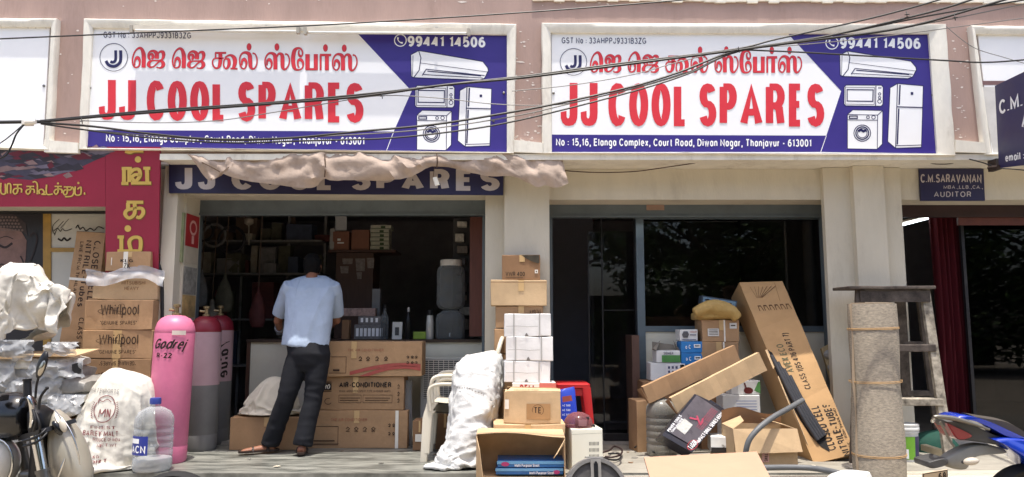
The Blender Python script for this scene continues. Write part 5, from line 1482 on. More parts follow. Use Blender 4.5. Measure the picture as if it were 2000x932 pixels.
for lab, x, y0_, y1_, w_, mi in (('dim cream cloth bag hanging low behind the counter end', 405 + 10, 585, 690, 46, 4), ('dim pale bag hanging in front of the storage rack', 440, 535, 610, 34, 5), ('dim maroon bag hanging beside the man elbow', 505, 560, 640, 30, 1), ('small grey pouch hanging at the left of the rack', 395, 525, 600, 24, 0)):
    p, q = P(x, y0_, 8.3), P(x, y1_, 8.3); r_ = w_ / 2 * 8.3 / FPX
    b = MB(); b.loft([((p.x, 8.3, p.z + (q.z - p.z) * t), (max(.01, r_ * k_), 0, 0), (0, .06 * k_ + .005, 0)) for t, k_ in ((0, .12), (.12, .2), (.3, .65), (.6, 1), (.85, 1.02), (.97, .8), (1, .5))], 20, .012, 10, x)
    T = thing('hanging_bag', lab, 'bag', (p.x, 8.3, q.z), 'bags hanging inside the shop')
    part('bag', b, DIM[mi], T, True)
    b = MB(); b.tube([(p.x, 8.3, p.z - .01), (p.x + .01, 8.32, 3.1)], .006, 5); part('cord', b, DIM[3], T)
for i, (x, lab) in enumerate(((398, 'leftmost'), (418, 'middle'), (452, 'rightmost'))):
    cpt = P(x, 452 + i * 8, 8.6); r_ = .11 + .02 * i
    b = MB(); b.tube([cpt + Vector((r_ * math.cos(R(a_)), .004 * (a_ % 3), r_ * math.sin(R(a_)))) for a_ in range(0, 360, 20)], .018, 8, closed=True); solo('cable_coil', lab + ' dark coil of hose hanging high at the left of the shop', 'coil', b, DIM[0] if i == 1 else MATS['black_rubber'], 'hose coils hanging inside the shop', True)
T = thing('hanging_lamp', 'small white lamp holder hanging on a rod inside the shop', 'lamp', P(486, 468, 8.4))
b = MB(); p = P(486, 440, 8.4); b.lathe([(.02, 0), (.05, .02), (.05, .07), (.02, .09)], p, 14); part('holder', b, DIM[4], T, True)
b = MB(); b.tube([p + Vector((0, 0, .09)), Vector((p.x, p.y, 3.1))], .005, 6); b.tube([p, P(486, 478, 8.4)], .008, 6); part('rod', b, DIM[4], T)
# product posters on the left pillar return
yy_ = 7.12
T = thing('poster', 'narrow red and green product poster fixed on the left door jamb', 'poster', P(356, 515, yy_))
jx = o1[0] + .004
def jamb(y0_, y1_, za, zb, m, nm, th=.004, off=0):
    b = MB(); b.box(jx + off, jx + off + th, y0_, y1_, za, zb); return part(nm, b, m, T)
zt_, zm, zl = wz(420, 7.1), wz(482, 7.1), wz(515, 7.1)
b = MB(); b.box(wx(338, YW - .03), jx - .006, YW - .035, YW - .004, zl, zt_); part('poster_edge', b, mat('pale_green_print', (150, 158, 122), .5, .2, 12), T)
jamb(YW + .005, YS - .06, zm, zt_, mat('red_print', (176, 52, 56), .45, .15, 8), 'red_panel'); jamb(YW + .005, YS - .06, zl, zm - .002, mat('cream_print', (196, 186, 168), .5, .1, 8), 'text_panel')
b = MB(); f = lambda s, t, h: Vector((jx + .006 + h, YW + .03 + s * .25, zm + t * (zt_ - zm)))
b.ribbon([(.5 + .28 * math.cos(R(a_)), .6 + .2 * math.sin(R(a_))) for a_ in range(0, 361, 20)], [(.1, .08)] * 19, f, 0, True); b.ribbon([(.5, .1), (.5, .35)], [(.2, .1)] * 2, f, 0); part('emblem', b, mat('pink_white_print', (226, 176, 170), .5), T)
T = thing('poster', 'narrow black and white poster low on the left door jamb above the gas cylinders', 'poster', P(356, 600, yy_))
jamb(YW + .005, YS - .06, wz(575, 7.1), wz(522, 7.1), mat('grey_print_sheet', (150, 148, 142), .5, .4, 14), 'print'); jamb(YW + .005, YS - .06, wz(620, 7.1), wz(577, 7.1), mat('orange_print_sheet', (190, 160, 110), .5, .4, 10), 'lower_print')

# ---------------------------------------------------------------- appliance cartons in front of the counter
G = 'long appliance cartons stacked before the counter'
ya = 7.12
REDS = mat('dull_red_print', (168, 84, 76), .8, .1, 20)
kb = carton('long air conditioner carton with a white strap, at the bottom of the stack', (588, 802, 796, 869), ya, .30, CARD, G, z0=FLOOR)
kb.rect(.885, 0, .915, 1, WTAPE, 'strap')
kb.txt('THE AIR CONDITIONER', (.28, .72, .62, .8), mat('reddish_print', (160, 104, 80), .8), wv=.14)
kb.rect(.0, .12, .36, .13, DARKINK, 'line'); b = MB(); f = kb.front(0, 0, 1, 1); b.ribbon([(.0, .58), (.35, .58), (.35, .1), (.0, .1)], [(.004, .015)] * 4, f, .002)
b.ribbon([(.1, .2), (.32, .2)], [(.01, .03)] * 2, f, .002); part('print', b, DARKINK, kb.T)
def icons(k, xs, t, m=DARKINK, w=.035, h=.09):
    b = MB(); f = k.front(0, 0, 1, 1)
    for i, x in enumerate(xs):
        b.ribbon([(x - w / 2, t), (x, t + h / 2), (x + w / 2, t), (x, t - h / 2), (x - w / 2, t)][:4 + i % 2], [(.006, .018)] * (4 + i % 2), f, .002)
        b.ribbon([(x - w / 2, t - h * .7), (x + w / 2, t - h * .7)], [(.006, .02)] * 2, f, .002)
    part('icons', b, m, k.T)
icons(kb, (.44, .52, .6, .68), .52)
icons(kb, (.83, .87), .62, w=.02, h=.06); icons(kb, (.83, .87), .4, w=.02, h=.06)
km = carton('air conditioner carton with bold black product lettering in the middle of the stack', (600, 736, 789, 801), ya + .01, .29, CARD, G, z0=kb.top + .004, rot=-.6)
km.txt('AIR-CONDITIONER', (.33, .68, .87, .84), INK, wv=.22, wh=.2, gap=.1)
km.txt('WALL-MOUNTED SPLIT TYPE (INDOOR UNIT)', (.33, .54, .86, .6), DARKINK, wv=.17)
km.rect(.0, .6, .25, .8, INK, 'label'); km.txt('PRO', (.14, .63, .24, .77), WTAPE, wv=.2, slant=.2)
b = MB(); f = km.front(0, 0, 1, 1)
for x0_, x1_ in ((.33, .56), (.58, .88)): b.ribbon([(x0_, .45), (x1_, .45), (x1_, .22), (x0_, .22), (x0_, .45)], [(.003, .012)] * 5, f, .002, True)
for x0_, x1_, t in ((.34, .55, .36), (.34, .53, .29), (.6, .86, .36), (.6, .84, .29), (.0, .25, .56), (.0, .25, .84)): b.ribbon([(x0_, t), (x1_, t)], [(.003, .02)] * 2, f, .002)
b.ribbon(E(.22, .26, .035, .09, 60, 330), [(.006, .016)] * len(E(.22, .26, .035, .09, 60, 330)), f, .002); part('print', b, DARKINK, km.T)
icons(km, (.945,), .72, w=.02); icons(km, (.945,), .5, w=.02); icons(km, (.945,), .3, w=.02)
kt = carton('long air conditioner carton with dull red curves, on top of the stack', (574, 667, 824, 735), ya - .02, .32, CARD, G, z0=km.top + .004, rot=.8)
kt.txt('THE AIR CONDITIONER', (.42, .72, .7, .79), MATS['reddish_print'], wv=.14)
icons(kt, (.52, .58, .65, .72), .52, w=.025); icons(kt, (.89, .925, .955), .56, w=.018, h=.05); icons(kt, (.89, .925, .955), .4, w=.018, h=.05)
b = MB(); f = kt.front(0, 0, 1, 1)
for lo_, hi_ in (((.52, .02, .99, .02), .30), ((.44, .14, .99, .26), .22)):
    xs = [lo_[0] + (lo_[2] - lo_[0]) * i / 14 for i in range(15)]
    tp = [(x, lo_[1] + (lo_[3] - lo_[1]) * ((x - xs[0]) / (xs[-1] - xs[0])) ** 1 * .3 + hi_ * math.sin((x - xs[0]) / (xs[-1] - xs[0]) * 2.2)) for x in xs]
    for i in range(14):
        b.add([f(tp[i][0], max(.01, tp[i][1] - .10), .002), f(tp[i + 1][0], max(.01, tp[i + 1][1] - .10), .002), f(tp[i + 1][0], tp[i + 1][1], .002), f(tp[i][0], tp[i][1], .002)], [(0, 1, 2, 3)])
part('curves', b, REDS, kt.T)
b = MB(); b.ribbon([(.28, .56), (.41, .56), (.41, .1), (.28, .1)], [(.003, .012)] * 4, f, .002); b.ribbon([(.31, .18), (.36, .18)], [(.01, .05)] * 2, f, .002); part('print', b, DARKINK, kt.T)
kl = carton('plain low brown carton carrying a white bag, left of the appliance stack', (449, 815, 590, 871), 7.0, .3, CARD, None, z0=FLOOR)
# white cloth bag on it
b = MB()
a, c = P(472, 800, 7.08), P(590, 800, 7.08)
zb = kl.top + .004; H_ = P(0, 737, 7.1).z - zb
secs = [(((a.x + c.x) / 2 - .02 + .03 * t, 7.13, zb + H_ * t), ((c.x - a.x) / 2 * k_, 0, 0), (0, .14 * k_, 0)) for t, k_ in ((0, .95), (.1, 1), (.3, .94), (.55, .78), (.75, .6), (.9, .42), (1, .2))]
core = MB(); core.loft([(c_, Vector(u) * .9, Vector(v) * .9) for c_, u, v in secs], 30)
b.loft([(Vector(c_) + Vector((0, 0, .012)), Vector(u) * 1.1, Vector(v) * 1.1) for c_, u, v in secs], 36)
T = thing('cloth_bag', 'off white cloth bag slumped on the low carton behind the man legs', 'bag', ((a.x + c.x) / 2, 7.13, zb))
draped('bag', core, b, mat('off_white_cloth', (214, 206, 188), .85, .06, 6, .2, 90), T, 28, -.2, 10, .15, z0=zb)

# ---------------------------------------------------------------- the man, seen from behind
ym = 6.78
SKIN = mat('brown_skin', (138, 92, 70), .55, .08, 12)
HAIR = mat('black_hair', (12, 11, 12), .75, .2, 60, .3, 200, spec=.15)
SHIRT = mat('pale_blue_shirt', (160, 174, 194), .85, .06, 9, .5, 22)
TROU = mat('dark_navy_trousers', (13, 15, 23), .85, .12, 9, .15, 120)
SANDAL = mat('brown_sandal', (50, 36, 30), .6)
T = thing('person', 'man in pale blue short sleeved shirt and dark trousers seen from behind at the counter', 'person', (P(555, 880, ym).x, ym, FLOOR))
Q = lambda x, yy, y=ym: P(x, yy, y)
def cap(b, p, q, r0, r1, n=14, k=8, fx=1.0):
    p, q = Vector(p), Vector(q)
    b.tube([p.lerp(q, i / k) for i in range(k + 1)], [r0 + (r1 - r0) * i / k for i in range(k + 1)], n)
    b.ell(p, r0, r0, r0, n, 8); b.ell(q, r1, r1, r1, n, 8)
hip_l, hip_r = Q(585, 690, 6.86), Q(624, 690, 6.86)
kn_l, kn_r = Q(560, 775, 6.80), Q(612, 775, 6.82)
an_l, an_r = Q(528, 866, 6.86), Q(591, 868, 6.74)
neck = Q(609, 546, 7.08); head = Q(611, 520, 7.15); chest = Q(604, 590, 6.98); waist = Q(602, 670, 6.88)
sh_l, sh_r = Q(566, 562, 7.02), Q(649, 562, 7.04)
el_l, el_r = Q(543, 626, 7.16), Q(657, 626, 7.2)
wr_l, wr_r = Q(547, 645, 7.42), Q(643, 634, 7.45)
b = MB()
M = Matrix.Rotation(R(28), 4, 'X')
b.ell(head, .072, .092, .112, 20, 14, M)
b.ell(head + Vector((0, .05, -.055)), .05, .055, .055)
for sx in (-1, 1): b.ell(head + Vector((sx * .075, .0, -.01)), .012, .022, .032, 8, 6, M)
b.ell(head + Vector((0, .1, -.03)), .012, .022, .02, 8, 6)
cap(b, head + Vector((0, -.02, -.06)), neck, .052, .058)
b.loft([(neck, (.06, 0, 0), (0, .055, 0)), (neck.lerp(chest, .4), (.09, 0, 0), (0, .05, 0)), (chest, (.12, 0, 0), (0, .07, 0)), (waist, (.12, 0, 0), (0, .08, 0)), (hip_l.lerp(hip_r, .5) - Vector((0, 0, .06)), (.15, 0, 0), (0, .11, 0))], 18)
for s_, e_, w_ in ((sh_l, el_l, wr_l), (sh_r, el_r, wr_r)):
    cap(b, s_.lerp(e_, .12), e_, .036, .04); cap(b, e_, w_, .041, .028)
for h_, k_, a_ in ((hip_l, kn_l, an_l), (hip_r, kn_r, an_r)):
    cap(b, h_, k_, .075, .05); cap(b, k_, a_, .05, .036)
# hands: palm, four unequal bent fingers, thumb on the inner side
for w_, sg in ((wr_l, 1), (wr_r, -1)):
    pc = w_ + Vector((sg * .01, .06, -.012))
    b.ell(pc, .038, .048, .018, 12, 8)
    for i, ln in enumerate((.058, .068, .064, .05)):
        o_ = pc + Vector((-sg * (.027 - .018 * i), .04, 0))
        m1 = o_ + Vector((0, ln * .55, .004)); m2 = m1 + Vector((0, ln * .4, -.02))
        cap(b, o_, m1, .009, .0085, 8, 3); cap(b, m1, m2, .0085, .007, 8, 3)
    o_ = pc + Vector((sg * .03, -.01, 0)); m1 = o_ + Vector((sg * .022, .03, -.004)); cap(b, o_, m1, .011, .0095, 8, 3); cap(b, m1, m1 + Vector((-sg * .004, .026, -.006)), .0095, .008, 8, 3)
# bare feet in sandals: left foot turned out to the left, right foot seen from the heel
fl0, fl1 = Vector((an_l.x + .02, an_l.y, FLOOR + .05)), Vector((P(474, 876, ym).x, ym - .02, FLOOR + .035))
b.loft([(fl0 + Vector((.03, 0, -.005)), (0, .032, 0), (0, 0, .03)), (fl0, (0, .042, 0), (0, 0, .042)), (fl0.lerp(fl1, .5), (0, .044, 0), (0, 0, .03)), (fl0.lerp(fl1, .85), (0, .046, 0), (0, 0, .02)), (fl1, (0, .03, 0), (0, 0, .012))], 14)
fr0, fr1 = Vector((an_r.x, an_r.y - .03, FLOOR + .05)), Vector((an_r.x - .05, an_r.y + .2, FLOOR + .032))
b.loft([(fr0 + Vector((0, -.025, -.006)), (.03, 0, 0), (0, 0, .028)), (fr0, (.038, 0, 0), (0, 0, .04)), (fr0.lerp(fr1, .5), (.042, 0, 0), (0, 0, .03)), (fr1, (.03, 0, 0), (0, 0, .014))], 14)
cap(b, an_l, fl0 + Vector((0, 0, .01)), .036, .036); cap(b, an_r, fr0 + Vector((0, 0, .01)), .036, .036)
remesh('body', b, SKIN, T, .008, 3)
# hair
b = MB(); b.ell(head + Vector((0, -.012, .016)), .084, .1, .112, 24, 16, M); b.ell(head + Vector((0, -.055, -.045)), .062, .035, .05, 14, 10)
remesh('hair', b, HAIR, T, .009, 1, lambda p: .006 * nz(p, 40) + .004 * ridge(p, 18))
# shirt: torso and sleeves
b = MB()
hemz = Q(600, 678, 6.86)
secs = []
for t, cx_, yy, hw, hd, yv in ((0, 609, 541, 23, .062, 7.075), (.06, 609, 549, 46, .085, 7.06), (.14, 608, 558, 49, .105, 7.03), (.3, 606, 590, 48, .13, 6.985), (.5, 604, 622, 46, .135, 6.94), (.7, 601, 650, 45, .135, 6.905), (.9, 598, 668, 45, .135, 6.88), (1, 597, 678, 46, .135, 6.875)):
    p = Q(cx_, yy, yv); s_ = hw * yv / FPX
    secs.append((p, (s_, 0, -.02 if t > .8 else 0), (0, hd, hd * .28 * (1 - t))))
b.loft(secs, 36, sq=.85)
for s_, e_, sg in ((sh_l, el_l, -1), (sh_r, el_r, 1)):
    d = (e_ - s_).normalized(); u = d.cross(Vector((0, 1, 0))).normalized(); v = d.cross(u)
    L_ = (e_ - s_).length
    b.loft([(s_ + d * L_ * t, u * r_, v * r_ * .95) for t, r_ in ((-.12, .07), (.1, .088), (.5, .086), (.8, .084), (.86, .08))], 24)
def shirt_wr(p):
    w = (ridge((p.x, p.y, p.z * .45), 7, 1) - .5) * .5 + nz((p.x * 1.4, p.y, p.z), 9, 2) * .6
    t = (p.z - hemz.z) / (neck.z - hemz.z)
    return .012 * w * (1.1 - .3 * t) + folds(p, .017, 4, 2, (.35 if p.x > neck.x - .1 else -.35, 0, 1))
remesh('shirt', b, SHIRT, T, .009, 4, shirt_wr)
b = MB(); b.tube([neck + Vector((.066 * math.cos(R(a_)), .055 * math.sin(R(a_)) + .0, .01 + .02 * math.sin(R(a_)))) for a_ in range(0, 360, 20)], .017, 8, closed=True, flat=1.4); part('collar', b, SHIRT, T, True)
# trousers
b = MB()
wz_ = Q(600, 668, 6.87); hc = hip_l.lerp(hip_r, .5)
b.loft([(wz_, (.19, 0, 0), (0, .12, 0)), (hc + Vector((0, -.01, .0)), (.195, 0, 0), (0, .135, 0)), (hc + Vector((0, -.01, -.1)), (.185, 0, 0), (0, .125, 0)), (hc + Vector((0, 0, -.16)), (.16, 0, 0), (0, .1, 0))], 30)
for h_, k_, a_ in ((hip_l, kn_l, an_l), (hip_r, kn_r, an_r)):
    pts = [(h_, .105), (h_.lerp(k_, .5), .1), (k_, .085), (k_.lerp(a_, .5), .082), (k_.lerp(a_, .86), .082), (a_ + Vector((0, 0, -.012)), .086)]
    q = smoothpts([tuple(p) + (r_,) for p, r_ in pts], 5)
    b.tube([p[:3] for p in q], [p[3] for p in q], 22)
def trou_wr(p):
    low_ = max(0, 1 - abs(p.z - (FLOOR + .1)) / .22)
    kn_ = max(0, 1 - abs(p.z - (FLOOR + .52)) / .2)
    return .007 * ((ridge((p.x * .5, p.y * .5, p.z * 1.5), 9, 5) - .5) * (.35 + low_ * 1.1 + kn_ * .6) + nz(p, 8, 8) * .6)
remesh('trousers', b, TROU, T, .011, 3, trou_wr)
for nm, f0, f1, w_ in (('left', fl0, fl1, .05), ('right', fr0, fr1, .045)):
    d = (f1 - f0); d.z = 0; L_ = d.length; d.normalize(); u = Vector((-d.y, d.x, 0))
    b = MB(); o_ = Vector((f0.x, f0.y, FLOOR + .002)) - d * .06
    out = [o_ + d * (L_ + .09) * t + u * w_ * k_ for t, k_ in ((0, .5), (.1, .8), (.5, .85), (.8, 1.05), (.95, .8), (1, .3), (1, -.3), (.95, -.8), (.8, -1.05), (.5, -.85), (.1, -.8), (0, -.5))]
    b.slab([p + Vector((0, 0, .018)) for p in out], .018)
    for t in (.32, .72):
        c_ = o_ + d * (L_ + .06) * t
        b.tube([c_ + u * w_ * .9 * math.cos(R(a_)) + Vector((0, 0, .018 + (.065 if t < .5 else .04) * math.sin(R(a_)))) for a_ in range(0, 181, 20)], .009, 6, flat=1.6)
    part('sandal', b, SANDAL, T)
b = MB(); b.tube([wr_l.lerp(el_l, .25) + Vector((.04 * math.cos(R(a_)), .01 * math.sin(R(a_)), .04 * math.sin(R(a_)))) for a_ in range(0, 360, 20)], .012, 8, closed=True); part('wristband', b, mat('grey_band', (120, 122, 128), .6), T, True)
b = MB(); p = wr_l + Vector((-.02, .1, .0)); b.sbox(p.x - .04, p.x + .03, p.y - .03, p.y + .04, p.z - .05, p.z + .04, amp=.004, n=3, seed=4); solo('spare_part', 'dark grey spare part the man holds in his left hand', 'spare part', b, mat('dark_grey_plastic', (62, 64, 70), .5))

# ---------------------------------------------------------------- chairs, grille, long sack
CHP = mat('cream_plastic', (214, 206, 188), .4, .05, 6, spec=.5, stain=.15)
def chair_parts(T, ox, oy, oz, cut=False):
    """plastic garden chair, front to the left (-x): four splayed legs, seat, arms, slatted back"""
    V = lambda x, y_, z: Vector((ox + x, oy + y_, oz + z))
    for sy in (-1, 1):
        b = MB()
        b.loft([(V(-.27, sy * .25, 0), (.03, 0, 0), (0, .022, 0)), (V(-.25, sy * .24, .36), (.036, 0, 0), (0, .024, 0)), (V(-.22, sy * .235, .42), (.05, 0, 0), (0, .026, 0))], 14, sq=.5); part('leg', b, CHP, T, True)
        b = MB()
        b.loft([(V(.26, sy * .23, 0), (.03, 0, 0), (0, .022, 0)), (V(.22, sy * .22, .38), (.036, 0, 0), (0, .024, 0)), (V(.2, sy * .22, .44), (.04, 0, 0), (0, .026, 0))], 14, sq=.5); part('leg', b, CHP, T, True)
        b = MB()
        q = smoothpts([tuple(V(-.22, sy * .255, .42)), tuple(V(-.23, sy * .27, .58)), tuple(V(-.17, sy * .275, .64)), tuple(V(.05, sy * .27, .65)), tuple(V(.24, sy * .23, .7))], 6)
        b.tube(q, .022, 10, flat=.8); part('armrest', b, CHP, T, True)
    b = MB(); g_ = []
    for i in range(13):
        s = i / 12
        g_.append([V(-.26 + .5 * s, -.25 + .5 * j / 10, .43 - .02 * math.sin(math.pi * s) - .012 * math.sin(math.pi * j / 10) - (.035 if i == 0 else 0)) for j in range(11)])
    b.sheet(g_); b.sheet([[p - Vector((0, 0, .016)) for p in r_] for r_ in g_][::-1]); part('seat', b, CHP, T, True)
    b = MB()
    top = smoothpts([tuple(V(.24, -.23, .44)), tuple(V(.3, -.24, .7)), tuple(V(.35, -.2, .9)), tuple(V(.37, 0, .96)), tuple(V(.35, .2, .9)), tuple(V(.3, .24, .7)), tuple(V(.24, .23, .44))], 6)
    b.tube(top, .02, 10)
    for k_ in range(-3, 4): b.tube(smoothpts([tuple(V(.22, k_ * .05, .43)), tuple(V(.29, k_ * .058, .68)), tuple(V(.365 - .002 * k_ * k_, k_ * .055, .95 - .004 * k_ * k_))], 5), .013, 8)
    part('backrest', b, CHP, T, True)
yc_ = 6.7
pc = P(884, 893, 6.5)
for i, (dz, lab) in enumerate(((0, 'cream plastic armchair standing on the platform, under the other one'), (.07, 'cream plastic armchair nested on top of the lower one, beside the long white sack'))):
    T = thing('plastic_chair', lab, 'chair', (pc.x + .02 * i, yc_, FLOOR + dz), 'nested cream plastic chairs')
    chair_parts(T, pc.x + .02 * i + .03, yc_, FLOOR + dz + .001)
T = thing('condenser_unit', 'white outdoor cooling unit with a wire grille standing behind the chairs', 'cooling unit', P(860, 860, 7.5))
y = 7.45
b = MB(); b.box(wx(824, y), wx(905, y), y, y + .22, FLOOR, wz(700, y)); part('casing', b, mat('grey_white_metal', (176, 178, 176), .4, .05, 5), T)
b = MB()
for i in range(19):
    zz = wz(704 + i * 4.0, y); b.tube([(wx(829, y), y - .012, zz), (wx(897, y), y - .012, zz)], .003, 4)
for i in range(8):
    xx = wx(829 + i * 9.7, y); b.tube([(xx, y - .017, wz(703, y)), (xx, y - .017, wz(778, y))], .003, 4)
part('grille', b, mat('white_wire', (214, 212, 206), .4), T)
b = MB(); b.box(wx(828, y), wx(898, y), y - .004, y - .0005, wz(778, y), wz(703, y)); part('grille_back_plate', b, mat('dark_fin', (96, 98, 98), .6, .2, 40), T)  # darker grey plate right behind the wire grille
G = 'odd cartons behind the chair legs'
k = carton('brown carton on the floor behind the cream chair legs', (806, 822, 832, 872), 7.0, .22, CARDD, G, z0=FLOOR); k.rect(.2, .3, .8, .55, WTAPE)
k = carton('dim brown carton under the chair seat', (850, 795, 884, 868), 7.05, .25, CARDD, G, z0=FLOOR)
b = MB(); secs = [((P(808, 0, 7.25).x, 7.25, FLOOR + t * .62), (.06 * (1 - .3 * t), 0, 0), (0, .04, 0)) for t in (0, .1, .4, .7, .95, 1)]
b.loft(secs, 16, .012, 10, 2); solo('plastic_packet', 'tall clear packet standing between the cartons and the grille', 'packet', b, PLASW, None, True)
# long white sack leaning on the pillar
T = thing('sack', 'tall slumped white woven sack leaning on the pillar beside the chair', 'sack', P(900, 905, 6.2))
b = MB(); secs = []
for yy, xa, xb, yv, dp in ((902, 848, 942, 6.2, .16), (888, 858, 946, 6.2, .18), (860, 872, 950, 6.22, .2), (820, 880, 957, 6.26, .19), (780, 882, 966, 6.32, .18), (745, 884, 974, 6.38, .17), (715, 888, 979, 6.43, .15), (700, 894, 978, 6.45, .13), (693, 902, 974, 6.47, .1), (688, 916, 966, 6.48, .04)):
    a, c = P(xa, yy, yv), P(xb, yy, yv)
    secs.append((((a.x + c.x) / 2, yv + .05, max(a.z, FLOOR + .012)), ((c.x - a.x) / 2, 0, .02), (0, dp, 0)))
core = MB(); core.loft([(c_, Vector(u) * .92, Vector(v) * .92) for c_, u, v in secs], 40, sq=.8)
b.loft([(Vector(c_) + Vector((0, 0, .012)), Vector(u) * 1.08, Vector(v) * 1.08) for c_, u, v in secs], 40, .0, 5, 12, .8)
b.ell(P(856, 898, 6.14), .07, .05, .045)
SACK = mat('white_poly_sack', (206, 206, 204), .55, .09, 9, .25, 110)
o = draped('bag', core, b, SACK, T, 30, -.2, 14, .12, z0=FLOOR, wr=lambda p: folds(p, .03, 5, 2, (1, .2, .35)) + folds(p, .013, 11, 5, (1, .1, -.5)))
sf = surf_fn(o, WL[T], lambda s, t, h: P(s, t, 6.3))
b = MB()
q = smoothpts([(888, 754), (900, 757), (912, 755), (925, 761), (940, 766), (948, 772)], 5)
for i in range(0, len(q) - 2, 2): b.ribbon([q[i], q[i + 1]], [(2.0, 2.0)] * 2, sf, 0)
part('faint_print', b, mat('grey_print', (140, 136, 132), .8), T)

# ---------------------------------------------------------------- stack against the pillar
G = 'brown cartons stacked against the pillar'
yp = 6.66
zz = FLOOR
k = carton('brown carton at the foot of the pillar stack behind the long white sack', (966, 760, 1056, 880), yp, .17, CARD, G, z0=FLOOR); zz = k.top + .003
k = carton('brown carton low in the pillar stack, left of the white wrapped cartons', (965, 692, 1058, 760), yp, .17, CARD, G, z0=zz, amp=.003); zz = k.top + .003
k = carton('brown carton partly hidden behind the topmost white wrapped carton', (965, 642, 1060, 692), yp, .17, CARD, G, z0=zz); zz = k.top + .003
k = carton('brown carton with tiny print at its right, under the wide pale carton', (967, 598, 1061, 642), yp, .17, CARD, G, z0=zz); zz = k.top + .003
k.txt('A VOLTAS', (.72, .66, .95, .84), DARKINK, wv=.2)
k = carton('wide plain pale carton second from the top of the pillar stack', (958, 547, 1068, 598), yp - .02, .18, CARDL, G, z0=zz, amp=.006); zz = k.top + .003
k.rect(.0, .9, 1, .92, CARDD, 'crease')
k = carton('small brown carton with bold number lettering and dark corner, topmost on the pillar', (980, 498, 1055, 546), yp, .17, CARDD, G, z0=zz)
k.txt('VWR 400', (.1, .14, .6, .32), INK, wv=.15, gap=.12); k.rect(.1, .07, .55, .085, INK, 'line')
b = MB(); f = k.front(0, 0, 1, 1); b.poly([(.5, .985), (.97, .985), (.985, .7)] + [(.96 - .42 * i / 6, .66 + .3 * (i / 6) ** 1.6) for i in range(7)], lambda s, t, h: f(s, t, h), .002); part('dark_corner', b, mat('dark_olive_print', (66, 60, 48), .7), k.T)
k.rect(.86, .26, .94, .4, WTAPE, 'mark'); b = MB(); b.poly([(.885, .3), (.915, .3), (.915, .36), (.885, .36)], f, .004); part('mark_dot', b, DARKINK, k.T)
# three white wrapped cartons
G = 'white wrapped cartons in front of the pillar'
PAPER = mat('white_paper_wrap', (232, 231, 230), .6, .05, 7, .25, 24)
yw = 6.3
zz = FLOOR
k = carton('brown support carton hidden under the white wrapped cartons', (984, 768, 1080, 880), yw + .02, .24, CARDD, None, z0=FLOOR); zz = k.top + .002
k = carton('white and red printed carton under the lowest white wrapped carton', (1000, 748, 1086, 768), yw - .03, .27, mat('off_white_carton', (220, 214, 206), .6, .06, 8), None, z0=zz); zz = k.top + .002
k.txt('DELL', (.18, .12, .54, .85), mat('deep_red_print', (170, 50, 46), .6), wv=.24, wh=.2)
k.rect(.62, 0, 1, 1, mat('pale_red_panel', (196, 110, 100), .6), 'red_panel')
for rc, lab in (((985, 705, 1075, 749), 'white wrapped carton at the bottom of the three'), ((988, 658, 1080, 705), 'white wrapped carton in the middle of the three, slightly shifted right'), ((985, 613, 1076, 657), 'white wrapped carton with torn tape on the top of the three')):
    k = carton(lab, rc, yw, .26, PAPER, G, z0=zz, amp=.007, rot=random.uniform(-2, 2)); zz = k.top + .003
    for s in (.19, .74): k.rect(s, 0, s + .03, 1, mat('grey_strap', (176, 174, 172), .4), 'strap', .003)
    b = MB(); f = k.front(0, 0, 1, 1); b.ribbon([(.04, .45), (.3, .46), (.5, .43), (.72, .45)], [(.008, .012)] * 4, f, .003)
    b.poly([(.44, .0), (.52, .02), (.48, .16), (.45, .1)], f, .004); part('torn_tape', b, mat('grey_tear', (120, 116, 112), .7), k.T)

# ---------------------------------------------------------------- front cartons
k = carton('brown base carton under the front cartons beside the stabilizer', (976, 846, 1086, 890), 6.3, .3, CARDD, None, z0=FLOOR)
kf = carton('flattened pale carton lying under the open stamped carton', (963, 829, 1104, 849), 6.02, .34, CARDL, None, z0=P(0, 849, 6.02).z, amp=.008)
b = MB(); 
kte = carton('pale carton with a stamped oval mark and loose top flaps, by the white cartons', (984, 765, 1095, 831), 6.04, .3, CARDL, None, z0=kf.top + .004, rot=-3, amp=.007)
kte.rect(.40, .14, .82, .62, mat('tan_stamp_patch', (172, 134, 92), .7), 'stamp_patch'); kte.txt('TE', (.53, .32, .66, .52), DARKINK, wv=.2)
b = MB(); f = kte.front(0, 0, 1, 1); q = E(.6, .42, .1, .17, -60, 200); b.ribbon(q, [(.006, .012)] * len(q), f, .004); part('stamp_ring', b, DARKINK, kte.T)
kte.rect(.02, .45, .09, .75, WTAPE, 'sticker')
def Mx(k, x, y_, z): return k.M @ Vector((x, y_, z))
b = MB(); w2 = kte.w / 2
b.slab([Mx(kte, -w2 + .02, 0, kte.h + .003), Mx(kte, w2, 0, kte.h + .003), Mx(kte, w2 - .02, .15, kte.h + .012), Mx(kte, -w2 + .05, .15, kte.h + .022)], .004)
b.slab([Mx(kte, -w2, .3, kte.h + .003), Mx(kte, -w2 + .02, .14, kte.h + .028), Mx(kte, w2 - .03, .15, kte.h + .018), Mx(kte, w2, .3, kte.h + .003)], .004)
part('flap', b, CARDL, kte.T)
write(kte.T, 'FRAGILE TOP', lambda s, t, h: Mx(kte, -w2 + .08 + s * .2, .02 + t * .05, kte.h + .009 + h), REDS, wv=.16)
